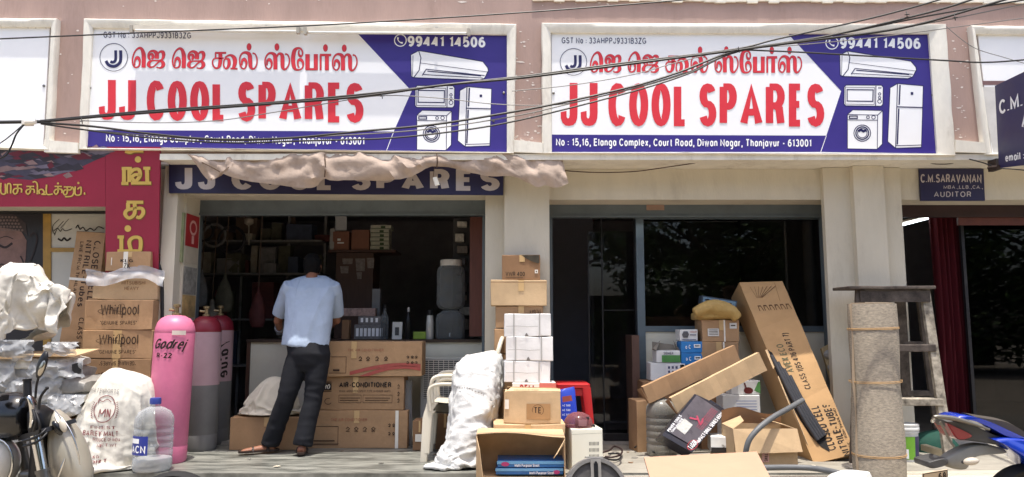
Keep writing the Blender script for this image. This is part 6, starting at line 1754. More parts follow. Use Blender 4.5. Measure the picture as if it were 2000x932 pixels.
# open carton with two blue packs
yo = 5.72
def open_box(label, rect, y, d, m, z0, name='open_carton', front=True, cat='box'):
    x0_, y0_, x1_, y1_ = rect
    a, c = P(x0_, (y0_ + y1_) / 2, y), P(x1_, (y0_ + y1_) / 2, y)
    T = thing(name, label, cat, ((a.x + c.x) / 2, y + d / 2, z0))
    return T, a.x, c.x, P(0, y0_, y).z
T, xa, xb, zt_ = open_box('pale carton lying open toward the street with two blue packs inside', (930, 850, 1104, 922), yo, .34, CARDL, 0)
zb = FLOOR + .02
b = MB()
b.box(xa, xb, yo, yo + .34, zb - .02, zb - .014); b.box(xa, xb, yo + .335, yo + .34, zb - .013, zt_); b.box(xa, xa + .005, yo, yo + .334, zb - .013, zt_); b.box(xb - .005, xb, yo, yo + .334, zb - .013, zt_ - .02)
g_ = []
for i in range(10):
    s = i / 9
    g_.append([Vector((xa + (xb - xa) * s, yo + .34 * t, zt_ + .012 * math.sin(s * 5) * (1 - t) - .03 * (1 - t) * (s > .6) * (s - .6) + .001)) for t in (0, .25, .5, .75, 1)])
b.sheet(g_); b.sheet([[p + Vector((0, 0, .005)) for p in r_] for r_ in g_][::-1])
part('carton', b, CARDL, T, True)
b = MB()
b.slab([(xa, yo, zt_ - .01), (xa, yo, zb), (xa - .0, yo - .001, zb - .01), (xa + .06, yo - .14, zb - .018), (xa + .03, yo - .13, zt_ - .09)], .004)
b.slab([(xb - .07, yo - .09, zt_ - .13), (xb - .09, yo - .07, zt_ - .16), (xb - .004, yo, zt_ - .06), (xb, yo, zt_ - .03)], .004)
b.slab([(xa + .04, yo - .001, zb - .012), (xa + .06, yo - .13, zb - .029), (xb - .05, yo - .13, zb - .029), (xb - .02, yo - .001, zb - .012)], .004)
part('flap', b, CARDL, T)
BLUEP = mat('blue_printed_pack', (44, 104, 172), .35, .12, 8)
zz = zb
for i, (lab, dx) in enumerate((('blue printed pack lying at the bottom of the open carton', .0), ('blue printed pack lying on the lower one in the open carton', .012))):
    a, c = P(970, 0, 5.8).x + dx, P(1093, 0, 5.8).x + dx
    Tp = thing('flat_pack', lab, 'pack', ((a + c) / 2, 5.95, zz), 'blue packs in the open carton')
    h_ = .05
    b = MB(); b.sbox(a, c, 5.79, 6.04, zz, zz + h_, amp=.003, n=4); part('pack', b, BLUEP, Tp)
    fp = lambda s, t, h: Vector((a + (c - a) * s, 5.786 - h, zz + h_ * t))
    b = MB(); b.poly([(0, .5), (1, .5), (1, .95), (0, .95)] if i else [(0, .55), (1, .55), (1, .95), (0, .95)], fp, 0); part('pale_band', b, mat('sky_blue_print', (110, 168, 214), .35), Tp)
    write(Tp, 'Multi Purpose Steel', (lambda s, t, h: fp(.26 + .36 * s, .12 + t * .45, h + .003)) if i else (lambda s, t, h: fp(.5 + .36 * s, .1 + t * .42, h + .003)), WHITE, wv=.2)
    q = E(.12, .5, .06, .32, 0, 360) if i else E(.9, .4, .05, .3, 0, 360)
    b = MB(); b.poly(q[:-1], fp, .0015); part('badge', b, mat('magenta_badge', (176, 60, 120), .4), Tp)
    zz += h_ + .004
# stabilizer
STAB = mat('cream_enamel', (242, 238, 220), .4, .04, 5, spec=.5, stain=.12)
ys = 5.98
k = carton('cream metal voltage stabilizer with slotted vents beside the open carton', (1116, 838, 1178, 905), ys, .3, STAB, None, z0=FLOOR, rot=7, amp=.0005, cat='stabilizer', name='stabilizer', body='casing')
b = MB(); f = k.front(0, 0, 1, 1)
for r_ in range(4):
    for i in range(8): b.poly([(.56 + i * .042, .62 - r_ * .145), (.578 + i * .042, .62 - r_ * .145), (.578 + i * .042, .70 - r_ * .145), (.56 + i * .042, .70 - r_ * .145)], f, .001)
part('vent', b, mat('vent_black', (52, 48, 44), .7), k.T)
b = MB(); b.ribbon([(0, .88), (1, .9)], [(.004, .006)] * 2, f, .001); part('lid_seam', b, mat('grey_seam', (150, 146, 130), .6), k.T)
p = Mx(k, -.04, .14, k.h)
b = MB(); b.lathe([(.115, 0), (.12, .01), (.112, .05), (.085, .09), (.045, .11), (.005, .115)], p + Vector((0, 0, .002)), 28); solo('plastic_dome', 'smoky clear plastic dome resting on the cream stabilizer', 'dome', b, clear('smoky_plastic', (150, 96, 100), .3, .1), None, True)
T = thing('plug_adaptor', 'black and white plug adaptor with its cord on top of the stabilizer', 'adaptor', p + Vector((.03, -.05, 0)))
b = MB(); b.sbox(p.x - .03, p.x + .08, p.y - .075, p.y - .04, p.z + .002, p.z + .085, amp=.002, n=2); part('case', b, BLK, T)
b = MB(); b.box(p.x - .005, p.x + .06, p.y - .081, p.y - .0775, p.z + .015, p.z + .065); part('label', b, WHITE, T)
b = MB(); b.tube(smoothpts([tuple(p + Vector(v)) for v in ((.08, -.055, .03), (.12, -.06, .01), (.13, -.02, .012), (.12, .0, .01), (.13, .06, .01))], 5), .005, 6); part('cord', b, BLK, T, True)
# red stool, blue bag behind
REDPL = mat('red_plastic', (198, 44, 46), .35, .05, 6, spec=.5)
yr = 6.75
T = thing('plastic_stool', 'red plastic stool standing behind the stamped carton in the doorway', 'stool', (P(1118, 0, yr).x, yr + .17, FLOOR))
a, c = P(1087, 760, yr).x, P(1152, 760, yr).x; zt_ = P(0, 749, yr).z
b = MB(); b.sbox(a - .005, c + .005, yr, yr + .32, zt_ - .05, zt_, amp=.001, n=3, rnd=.02); part('seat', b, REDPL, T)
for sx, x in ((-1, a), (1, c)):
    for sy, yv in ((-1, yr + .02), (1, yr + .3)):
        b = MB(); b.loft([(Vector((x + sx * .025, yv + sy * .02, FLOOR)), (.032, 0, 0), (0, .02, 0)), (Vector((x - sx * .03, yv, zt_ - .04)), (.04, 0, 0), (0, .022, 0))], 12, sq=.4); part('leg', b, REDPL, T, True)
b = MB(); b.box(a, c, yr + .012, yr + .03, zt_ - .11, zt_ - .0505); part('apron', b, REDPL, T)
b = MB(); p, q = P(1108, 820, 6.55), P(1104, 759, 6.55)
b.loft([((p.x + .02, 6.58, FLOOR + .005), (.09, 0, 0), (0, .07, 0)), ((p.x + .01, 6.58, FLOOR + .2), (.095, 0, .01), (0, .07, 0)), ((p.x, 6.58, p.z + .0), (.09, 0, .01), (0, .06, 0)), ((q.x + .012, 6.58, q.z - .03), (.075, 0, .01), (0, .03, 0)), ((q.x + .01, 6.58, q.z), (.07, 0, .015), (0, .008, 0))], 24, .012, 9, 3, .6)
T = thing('bag', 'bright blue printed plastic bag standing in front of the red stool', 'bag', (p.x, 6.58, FLOOR)); part('bag', b, mat('blue_plastic_bag', (42, 66, 178), .3, .12, 7), T, True)
b = MB(); b.poly([(1098, 775), (1116, 772), (1118, 783), (1099, 786)], lambda x, yy, h: P(x, yy, 6.49), 0); part('red_print', b, REDS, T)
for i in range(3): write(T, 'AC 500', pxrect(1098, 790 + i * 9, 1114, 794 + i * 9, 6.49), WHITE, wv=.2)
# grey drum with slotted bracket in the foreground
DRUM = mat('grey_cast_metal', (128, 126, 124), .45, .15, 12, .2, 60, metal=.4, stain=.4)
yd_ = 5.5
c0 = P(1165, 957, yd_); r = 60 * yd_ / FPX
T = thing('motor_drum', 'round grey metal motor drum with a slotted bracket at the bottom edge of the picture', 'motor', (c0.x, yd_, 0)) if False else None
MR = Matrix.Rotation(R(78), 4, 'X')
base = Vector((c0.x, 5.02, c0.z - .0))
base = P(1165, 957, 5.0); r = 60 * 5.0 / FPX
T = thing('motor_drum', 'round grey metal motor drum with a slotted bracket at the bottom edge of the picture', 'motor', (base.x, 5.08, 0))
b = MB(); b.lathe([(r * .86, .0), (r * .97, .0), (r, -.02), (r, -.12), (r * .94, -.16), (r * .5, -.17)], base, 44, MR, caps=False); part('drum', b, DRUM, T, True)
b = MB(); b.lathe([(.001, -.012), (r * .3, -.014), (r * .86, -.02)], base, 44, MR, caps=False); part('face_plate', b, mat('dark_grey_plate', (84, 82, 82), .5, .2, 20, metal=.3), T, True)
b = MB(); b.box(-.034, .034, -.06, r * .93, .0, .012, Matrix.Translation(base) @ MR); part('bracket', b, mat('pale_steel', (160, 156, 150), .35, .1, 20, metal=.5), T)
b = MB(); b.box(-.014, .014, .03, r * .8, .0125, .016, Matrix.Translation(base) @ MR)
for dy in (.07, .12, .17): b.lathe([(.009, .0165), (.009, .019)], base + MR @ Vector((.0, dy, 0)), 12, MR)
part('slot', b, BLK, T)
b = MB(); b.box(-.06, .06, r * 1.0 - .002, r * 1.0 + .004, -.11, -.03, Matrix.Translation(base) @ MR); part('rating_plate', b, mat('worn_plate', (170, 168, 160), .5, .3, 60), T)
b = MB(); b.box(base.x - .16, base.x + .16, 4.98, 5.24, 0, max(.03, base.z - r * .97)); part('foot', b, mat('wooden_block', (120, 92, 66), .8, .2, 8), T)
# cables on the ground
for lab, pts, m in (('loop of dark brown cable on the ground right of the stabilizer', [(1176, 884), (1190, 880), (1200, 872), (1214, 878), (1212, 888), (1196, 893), (1182, 892)], mat('dark_brown_cable', (52, 36, 36), .5)),
                    ('black cable looped on the ground in front of the doorway', [(1176, 893), (1192, 898), (1206, 898), (1213, 892), (1206, 886), (1188, 886)], WIRE),
                    ('short black cable end on the ground beside the dusty bottle', [(1240, 874), (1248, 868), (1258, 869), (1268, 876), (1278, 884)], WIRE)):
    q = []
    for x, yy in pts:
        y_ = (EYE - FLOOR - .015) * FPX / (yy - 634.0); q.append(tuple(P(x, yy, y_)))
    b = MB(); b.tube(smoothpts(q, 6), .008, 7); solo('ground_cable', lab, 'cable', b, m, 'cables lying on the ground', True)

# ---------------------------------------------------------------- right shop front: doorway, glass, goods
T = thing('glass_shopfront', 'blue grey aluminium shop window with dark glass over a cream lower panel', 'shop window', (wx(1440, 7.4), 7.4, FLOOR))
yg = 7.42
b = MB(); fr_ = lambda x0_, x1_, y0_, y1_, d0=0, d1=.06: b.box(wx(x0_, yg), wx(x1_, yg), yg + d0, yg + d1, wz(y1_, yg) if y1_ < 900 else FLOOR, wz(y0_, yg))
fr_(1245, 1260, 420, 950); part('mullion', b, ALU, T)
b = MB(); b.box(wx(1260, yg) + .001, wx(1625, yg), yg + .004, yg + .055, wz(648, yg), wz(637, yg)); part('rail', b, ALU, T)
b = MB(); b.box(wx(1260, yg) + .001, wx(1625, yg), yg + .004, yg + .055, wz(428, yg), wz(418, yg)); part('head_rail', b, ALU, T)
b = MB(); b.box(wx(1617, yg), wx(1640, yg), yg - .004, yg + .056, FLOOR, wz(418, yg)); part('stile', b, mat('dark_brown_stile', (58, 46, 44), .5), T)
b = MB(); b.box(wx(1260, yg) + .002, wx(1617, yg) - .001, yg + .02, yg + .04, FLOOR, wz(648.5, yg)); part('lower_panel', b, PANELW, T)
b = MB(); b.box(wx(1260, yg) + .002, wx(1617, yg) - .001, yg + .025, yg + .031, wz(636.5, yg), wz(428.5, yg)); part('pane', b, pane_mat('dark_glass', (.6, .61, .61), 1.45), T)
T = thing('sliding_door', 'dark glass sliding door leaf standing inside the open doorway', 'door', (wx(1185, 7.9), 7.9, IF))
yl = 7.75
b = MB()
for x0_, x1_ in ((1149, 1151.5), (1176, 1178.5), (1240, 1245)): b.box(wx(x0_, yl), wx(x1_, yl), yl, yl + .03, IF, wz(450 if x0_ < 1150 else 425, yl))
b.box(wx(1178, yl), wx(1240, yl), yl + .002, yl + .028, wz(607, yl), wz(605, yl)); b.box(wx(1178, yl), wx(1240, yl), yl + .002, yl + .028, IF + .12, IF + .14)
part('frame', b, mat('dark_bronze_aluminium', (54, 54, 58), .4, .1, 10, metal=.4), T)
b = MB(); b.box(wx(1152, yl), wx(1240, yl), yl + .012, yl + .016, IF + .01, wz(452, yl)); part('pane', b, pane_mat('black_glass', (.75, .75, .77), 1.4), T)
b = MB()
for i in range(6): b.box(wx(1262, 8.0), wx(1378, 8.0), 8.0, 8.03, IF + .3 + i * .152, IF + .3 + i * .152 + .146)
b.box(wx(1262, 8.0), wx(1378, 8.0), 8.031, 8.5, IF, IF + 1.2)
solo('wooden_counter', 'brown plank fronted wooden counter seen through the dark window', 'counter', b, mat('warm_brown_wood', (124, 82, 62), .5, .2, 5, stretch=(1, 1, 6)))
b = MB(); b.box(wx(1070, 9.5), wx(1160, 9.5), 9.5, 10, IF, 3.0); solo('wardrobe', 'tall dark cupboard standing deep inside the right shop doorway', 'cupboard', b, mat('dark_blue_grey_board', (112, 112, 120), .5, .1, 4))
b = MB(); b.box(wx(1232, 7.33), wx(1246, 7.33), 7.3, 7.7, FLOOR, wz(655, 7.33)); solo('wooden_post', 'brown wooden end panel standing at the right side of the doorway', 'panel', b, mat('brown_board', (98, 74, 64), .6, .2, 6, stretch=(6, 6, 1)))
b = MB()
for i in range(30):
    x = wx(1178 + i * 2.2, 7.38); b.box(x, x + .006, 7.345, 7.40, FLOOR + .031, FLOOR + .1)
b.box(wx(1176, 7.38), wx(1246, 7.38), 7.36, 8.0, FLOOR + .032, FLOOR + .05)
solo('door_mat', 'dark ribbed mat lying inside the right doorway', 'mat', b, mat('dark_rubber_mat', (54, 52, 54), .8))
# goods before the window
yh = 7.05
G = 'brown strapped cartons under the yellow sack'
kk = []
z0 = FLOOR
k = carton('brown strapped carton at the bottom of the column before the window', (1368, 745, 1446, 862), yh, .28, CARDD, G, z0=z0); z0 = k.top + .003
k = carton('brown strapped carton in the middle of the column before the window', (1370, 668, 1444, 745), yh, .28, CARD, G, z0=z0); z0 = k.top + .003; k.rect(.58, 0, .62, 1, WTAPE, 'strap'); k.txt('THE PACK 3', (.1, .3, .4, .45), DARKINK)
k = carton('brown strapped carton with white shipping labels, just below the yellow sack', (1371, 625, 1444, 668), yh, .28, CARD, G, z0=z0); z0 = k.top + .003
k.rect(.58, 0, .62, 1, WTAPE, 'strap'); k.rect(.15, .25, .45, .6, mat('paper_label', (214, 212, 206), .6), 'label'); k.rect(.74, .6, .93, .86, MATS['paper_label'], 'label')
b = MB(); f = k.front(0, 0, 1, 1)
for i in range(4): b.ribbon([(.18, .54 - i * .07), (.42, .54 - i * .07)], [(.004, .02)] * 2, f, .004)
b.ribbon([(.77, .74), (.89, .74)], [(.01, .05)] * 2, f, .004); part('print', b, DARKINK, k.T)
YEL = mat('yellow_woven_sack', (176, 146, 88), .7, .1, 8, .25, 90)
T = thing('sack', 'folded yellow woven sack lying on the strapped cartons', 'sack', P(1397, 628, yh))
b = MB(); 
pts = smoothpts([tuple(P(x, yy, yh - .02)) for x, yy in ((1356, 612), (1372, 605), (1392, 601), (1412, 604), (1430, 611), (1441, 622))], 5)
b.tube(pts, [.045 + .03 * math.sin(math.pi * i / (len(pts) - 1)) for i in range(len(pts))], 14)
b.loft([(P(1353, 618, yh + .05), (.02, 0, 0), (0, .08, 0)), (P(1375, 618, yh + .05), (.02, 0, .03), (0, .1, 0)), (P(1410, 618, yh + .05), (.02, 0, .03), (0, .1, 0)), (P(1438, 620, yh + .05), (.02, 0, .01), (0, .08, 0))], 12)
a, c = P(1356, 624, yh + .1), P(1440, 624, yh + .1); b.box(a.x, c.x, yh + .02, yh + .22, z0 + .002, z0 + .06)
remesh('bag', b, YEL, T, .009, 3, crease(.01, 12, 2))
T = thing('blister_pack', 'blue black packaged tool lying slanted on top of the yellow sack', 'pack', P(1405, 600, yh))
p0, p1 = P(1371, 577, yh + .02), P(1440, 588, yh + .0)
b = MB(); d_ = Vector((0, .1, .02)); up_ = P(1369, 592, yh + .02) - p0
b.slab([p0, p0 + up_, p1 + up_, p1], .14); part('pack', b, mat('dark_slate_pack', (62, 74, 88), .35, .2, 20), T)
b = MB(); f = lambda s, t, h: p0 + (p1 - p0) * s + up_ * (1 - t) + Vector((0, -h, 0)); b.poly([(.04, .2), (.96, .2), (.96, .85), (.04, .85)], f, .004); part('label', b, mat('steel_blue_label', (110, 138, 160), .4, .3, 40), T)
b = MB(); b.ribbon([(.35, .55), (.85, .5)], [(.02, .16)] * 2, f, .006); b.ribbon([(.1, .5), (.22, .6)], [(.05, .2)] * 2, f, .006); part('print', b, INK, T)
# small white, green and blue boxes
zc = FLOOR
G = 'small cartons before the window'
k = carton('brown carton at the foot of the small boxes, behind the cardboard channels', (1256, 745, 1345, 862), yh - .02, .28, CARDD, None, z0=FLOOR); zc = k.top + .003
k = carton('white carton with a red and grey label panel under the green and white carton', (1271, 709, 1338, 745), yh, .24, WHITEBOX, G, z0=zc); zw = k.top + .003
k.rect(.44, .02, 1, .96, mat('printed_white_label', (230, 226, 226), .5), 'label'); k.rect(.86, .45, .98, .9, REDS, 'red_patch')
b = MB(); f = k.front(0, 0, 1, 1)
for i in range(3):
    for j in range(3): b.ribbon([(.5 + j * .11, .75 - i * .25), (.56 + j * .11, .75 - i * .25)], [(.01, .14)] * 2, f, .004)
part('print', b, GREYT, k.T)
k = carton('opened white and green carton on the white carton by the mullion', (1282, 685, 1329, 708), yh, .2, WHITEBOX, G, z0=zw)
k.rect(.22, .03, .99, .62, mat('leaf_green_print', (84, 140, 78), .5, .2, 10), 'green_print'); k.txt('SIDMER', (.3, .68, .7, .9), GREYT, wv=.2)
b = MB(); w2 = k.w / 2
b.slab([Mx(k, -w2 - .03, 0, k.h + .02), Mx(k, -w2, 0, k.h + .001), Mx(k, -w2, .2, k.h + .001), Mx(k, -w2 + .08, .2, k.h + .09)], .003)
b.slab([Mx(k, w2 - .02, .2, k.h + .09), Mx(k, w2, .02, k.h + .001), Mx(k, w2, .2, k.h + .001), Mx(k, w2 + .0, .2, k.h + .05)], .003)
b.slab([Mx(k, -w2, .2, k.h + .08), Mx(k, -w2, .2, k.h), Mx(k, w2, .2, k.h), Mx(k, w2 - .02, .2, k.h + .05)], .003)
part('flap', b, mat('grey_card_inside', (140, 132, 120), .8), k.T)
k = carton('plain brown carton under the blue cartons', (1331, 713, 1368, 745), yh + .03, .2, CARD, G, z0=zc); zb_ = k.top + .003
BLUEB = mat('bright_blue_carton', (52, 128, 196), .45, .08, 8)
for rc, lab in (((1331, 690, 1373, 713), 'bright blue carton, lower of the two'), ((1330, 667, 1372, 690), 'bright blue carton, upper of the two')):
    k = carton(lab, rc, yh + .0, .18, BLUEB, 'bright blue cartons', z0=zb_); zb_ = k.top + .003
    k.rect(.6, .45, .9, .75, WHITE, 'label'); k.rect(.65, .55, .86, .66, REDS, 'red_text'); k.txt('o C', (.2, .35, .45, .7), WHITE, wv=.2)
k = carton('white carton with a fan drawing on top of the blue cartons', (1328, 644, 1363, 667), yh + .02, .18, WHITEBOX, G, z0=zb_)
b = MB(); f = k.front(0, 0, 1, 1); b.poly([(.1, .55), (.2, .85), (.42, .85), (.5, .6), (.42, .3), (.18, .3)][::-1], f, .003); part('drawing', b, mat('grey_drawing', (92, 92, 96), .5, .3, 60), k.T)
k.txt('COOLER', (.55, .74, .92, .88), REDS, wv=.22); k.rect(.1, .1, .9, .16, GREYT, 'line'); k.rect(.55, .5, .9, .58, GREYT, 'line')
k = carton('tall brown carton standing at the doorway corner behind the dusty bottle', (1243, 782, 1292, 872), 6.9, .22, CARD, None, z0=FLOOR, rot=12)
# long cardboard channels
def plank(label, A, Bp, ya_, yb_, wpx, th, m, lip=.05):
    a, c = P(*A, ya_), P(*Bp, yb_)
    d = (c - a).normalized(); w = Vector((0, 0, 1)); w = (w - d * w.dot(d)).normalized() * wpx
    n_ = d.cross(w).normalized()
    if n_.y > 0: n_ = -n_
    T = thing('cardboard_channel', label, 'cardboard', ((a + c) / 2).xyz - Vector((0, 0, .1)), 'long folded cardboard channels')
    b = MB(); N = 12
    rs = []
    for i in range(N + 1):
        t = i / N; o_ = a.lerp(c, t) + n_ * .004 * math.sin(i * 1.7)
        u = w * .5
        bk = -n_ * lip
        rs.append([o_ - u, o_ + u, o_ + u + bk, o_ + u * .93 + bk, o_ + u * .93 + -n_ * .006, o_ - u * .93 - n_ * .006, o_ - u * .93 + bk, o_ - u + bk])
    b.rings(rs); part('channel', b, m, T)
    b = MB(); b.slab([a - d * .02 + w * .5, a - w * .5, a - w * .5 - n_ * lip * .4, a - d * .04 + w * .4 - n_ * lip], .004); part('end_flap', b, CARDD, T)
plank('long cardboard channel slanting up from the dusty bottle, upper of the crossing pair', (1262, 772), (1440, 690), 6.62, 6.8, .155, .01, CARD)
plank('long cardboard channel with a torn end slanting across the white boxes, lower of the pair', (1318, 795), (1490, 706), 6.5, 6.62, .17, .01, CARDL)
# black glossy tool carton standing on its corner
A_ = P(1362, 763, 6.62); B_ = P(1421, 803, 6.55); C_ = P(1292, 848, 6.3); D_ = P(1352, 884, 6.24)
T, f, n_ = leaning('black glossy tool carton tilted on its corner with red and white print', (1362, 763), (1421, 803), (1293, 850), (1352, 884), 6.55, 6.25, .13, mat('black_glossy_carton', (44, 40, 44), .25, .2, 8, spec=.6), cat='box', name='tool_carton')
g_ = f(0, 0, 1, 1)
b = MB(); b.poly([(.06, .1), (.94, .1), (.94, .92), (.06, .92)], g_, .005); part('print_panel', b, mat('grey_print_panel', (88, 82, 86), .3, .25, 10), T)
b = MB(); b.poly([(.18, .22), (.5, .2), (.5, .42), (.2, .44)], g_, .007); part('label', b, mat('label_grey', (190, 190, 184), .5, .2, 60), T)
RW = mat('rose_print', (176, 70, 92), .4)
def up_text(txt, s0, s1, t0, t1, m=WHITE, **kw): return write(T, txt, lambda s, t, h: g_(s1 + t * (s0 - s1), t0 + s * (t1 - t0), h + .007), m, **kw)
up_text('IMPACT DRILL SERIES 650W', .86, .97, .2, .9, wv=.22)
up_text('POWER TOOLS', .02, .1, .1, .45, wv=.22); up_text('13MM MACHINE', .12, .19, .12, .42, wv=.2)
for i in range(4): up_text('VARIABLE SPEED REVERSE', .6 + i * .055, .63 + i * .055, .42, .88, RW, wv=.18)
b = MB(); q = smoothpts([(.3, .5), (.5, .55), (.42, .6), (.66, .5), (.6, .62)], 4); b.ribbon(q, [(.05, .03)] * len(q), g_, .008); part('swoosh', b, RW, T)
up_text('TAGOR', .78, .94, .03, .2, wv=.2, slant=.2)
b = MB(); q = E(.86, .11, .12, .1, 0, 360); b.ribbon(q, [(.012, .01)] * len(q), g_, .009, True); part('badge_ring', b, mat('red_ring', (190, 60, 66), .4), T)
# small white box, plank pieces
k = carton('small flat white box with black print on the wooden scraps', (1389, 853, 1437, 872), 6.35, .22, mat('bright_white_carton', (236, 234, 228), .5), None, z0=FLOOR + .09, rot=-8)
write(k.T, 'o', k.topf(.42, .5, .52, .75), INK, wv=.3); k.txt('TRM', (.42, .2, .56, .5), INK)
k.rect(0, 0, .98, .32, mat('black_base_strip', (40, 36, 38), .5), 'base_strip')
b = MB(); rk = random.Random(3)
for i, (x0_, x1_, yv) in enumerate(((1372, 1432, 6.3), (1402, 1452, 6.22))):
    a, c = P(x0_, 0, yv).x, P(x1_, 0, yv).x
    b = MB(); b.sbox(a, c, yv, yv + .2, FLOOR + .005, FLOOR + .045 + .03 * (1 - i), amp=.006, n=3); solo('wood_scrap', ('pale wooden scrap under the small flat white box', 'pale wooden scrap lying before the open carton')[i], 'wood', b, mat('raw_wood', (206, 184, 146), .8, .12, 7, stretch=(1, 8, 1)), 'wood scraps by the pink board')
# white boxes with red gadget
k = carton('plain white carton with blue printed lines behind the open carton', (1412, 772, 1486, 862), 6.85, .2, WHITEBOX, None, z0=FLOOR); zz = k.top + .003
b = MB(); f = k.front(0, 0, 1, 1)
for i in range(4): b.ribbon([(.36, .9 - i * .05), (.9, .9 - i * .05)], [(.01, .012)] * 2, f, .003)
part('print', b, mat('blue_grey_print', (120, 130, 176), .6), k.T)
k = carton('white carton with a dark red hand tool picture and green corner', (1428, 744, 1485, 772), 6.87, .18, WHITEBOX, None, z0=zz)
f = k.front(0, 0, 1, 1)
b = MB(); q = E(.58, .3, .16, .24, 0, 360); b.poly(q[:-1][::-1], f, .003); b.ribbon([(.45, .85), (.5, .5), (.56, .4)], [(.05, .05)] * 3, f, .004); part('tool_picture', b, mat('dark_red_picture', (96, 36, 36), .4), k.T)
b = MB(); b.poly([(.78, .3), (.99, .1), (.99, .95), (.93, .95)], f, .003); part('green_corner', b, MATS['leaf_green_print'], k.T)
# open carton with flaps
yo = 6.12
a, c = P(1428, 850, yo), P(1556, 850, yo)
zt_ = P(0, 838, yo).z
T = thing('open_carton', 'open brown carton with raised flaps and a hanging front flap before the tilted long carton', 'box', ((a.x + c.x) / 2, yo + .2, FLOOR))
b = MB()
x0_, x1_ = a.x + .02, c.x
for bx in ((x0_, x1_, yo, yo + .005), (x0_, x1_, yo + .345, yo + .35), (x0_, x0_ + .005, yo + .0055, yo + .3445), (x1_ - .005, x1_, yo + .0055, yo + .3445)): b.box(bx[0], bx[1], bx[2], bx[3], FLOOR, zt_)
b.box(x0_, x1_, yo, yo + .35, FLOOR - .0, FLOOR + .005)
part('carton', b, CARDL, T)
b = MB(); b.slab([(x0_ - .005, yo - .003, zt_ + .002), (x0_ - .0, yo - .05, zt_ - .19), (x1_ + .02, yo - .06, zt_ - .17), (x1_ + .005, yo - .003, zt_ + .004)], .004); part('flap', b, CARDL, T, label='front flap folded down over the carton')
b = MB(); b.sheet([[Vector((x0_ + (x1_ - x0_) * i / 10, yo + .35 - .02 * t, zt_ + t * (.11 + .03 * math.sin(i * .6)) * 1)) for t in (0, .35, .7, 1)] for i in range(11)]); part('flap', b, CARDD, T, True)
b = MB(); b.slab([(x1_ + .0, yo + .34, zt_ + .001), (x1_ - .18, yo + .3, zt_ + .05), (x1_ - .16, yo + .06, zt_ + .05), (x1_, yo + .01, zt_ + .001)], .004); b.slab([(x0_, yo + .01, zt_ + .001), (x0_ + .1, yo + .05, zt_ + .06), (x0_ + .15, yo + .3, zt_ + .07), (x0_, yo + .34, zt_ + .001)], .004); part('flap', b, CARDL, T)
b = MB(); b.slab([P(1480, 872, yo - .004), P(1480, 880, yo - .004), P(1503, 880, yo - .004), P(1503, 872, yo - .004)], .002); part('tape', b, WTAPE, T)
b = MB(); b.slab([P(1488, 884, yo - .004), P(1489, 903, yo - .004), P(1502, 903, yo - .004), P(1502, 883, yo - .004)], .002); part('sticker', b, mat('pink_sticker', (206, 160, 150), .6), T)
write(T, 'SKILL', lambda s, t, h: P(1493 + (1 - t) * 7, 901 - s * 15, yo - .007 - h), DARKINK, wv=.2)
# grey pipes
RUB = mat('grey_rubber_tube', (96, 98, 100), .5, .1, 20)
b = MB(); b.tube(smoothpts([tuple(P(x, yy, yv)) for x, yy, yv in ((1568, 782, 6.32), (1540, 798, 6.2), (1510, 815, 6.08), (1485, 834, 6.0), (1466, 855, 5.97), (1458, 875, 5.97), (1456, 895, 5.99))], 6), .022, 12); solo('foam_tube', 'grey foam tube bending out of the long carton over the open carton', 'tube', b, RUB, 'grey foam tubes', True)
b = MB(); q = []
for x, yy in ((1486, 914), (1530, 913), (1580, 914), (1620, 920), (1644, 926)):
    y_ = (EYE - FLOOR - .03) * FPX / (yy - 634); q.append(tuple(P(x, yy, y_)))
b.tube(smoothpts(q, 6), .022, 12); solo('foam_tube', 'grey foam tube lying on the ground below the open carton', 'tube', b, RUB, 'grey foam tubes', True)
# tilted long tube carton
T, f, n_ = leaning('huge brown tube carton leaning askew with torn side showing black tubes', (1444, 552), (1528, 549), (1590, 906), (1672, 886), 7.15, 6.42, .34, mat('tube_carton_board', (184, 148, 106), .8, .08, 4, .1, 120, stain=.2, spec=.2), name='tube_carton')
g_ = f(0, 0, 1, 1)
def on_face(txt, s0, s1, t0, t1, m=INK, **kw): return write(T, txt, lambda s, t, h: g_(s1 + t * (s0 - s1), t0 + s * (t1 - t0), h), m, **kw)
on_face('CLOSED CELL', .42, .62, .04, .27, wv=.2, wh=.18); on_face('NITRILE-TUBES', .70, .88, .0, .27, wv=.2, wh=.18)
on_face('LINE FROM THAILAND', .9, .96, .02, .24, wv=.18)
on_face('CLASS 1(BS 476 PART 7)', .48, .62, .36, .68, wv=.18); on_face('AVEX ECO', .24, .40, .46, .62, mat('faded_grey_green_print', (92, 92, 68), .8), wv=.2)
b = MB()
for i in range(6): b.ribbon([(.2 + i * .13, .82), (.2 + i * .13, .85), (.26 + i * .13, .85), (.29 + i * .13, .82)], [(.016, .007)] * 4, g_, .004)
for i in range(7): b.ribbon([(.25 + .02 * i, .9), (.2 + i * .1, .97)], [(.006, .003)] * 2, g_, .004)
b.ribbon([(.75, .87), (.8, .99)], [(.006, .003)] * 2, g_, .004)
part('print', b, mat('brown_print', (96, 68, 44), .8), T)
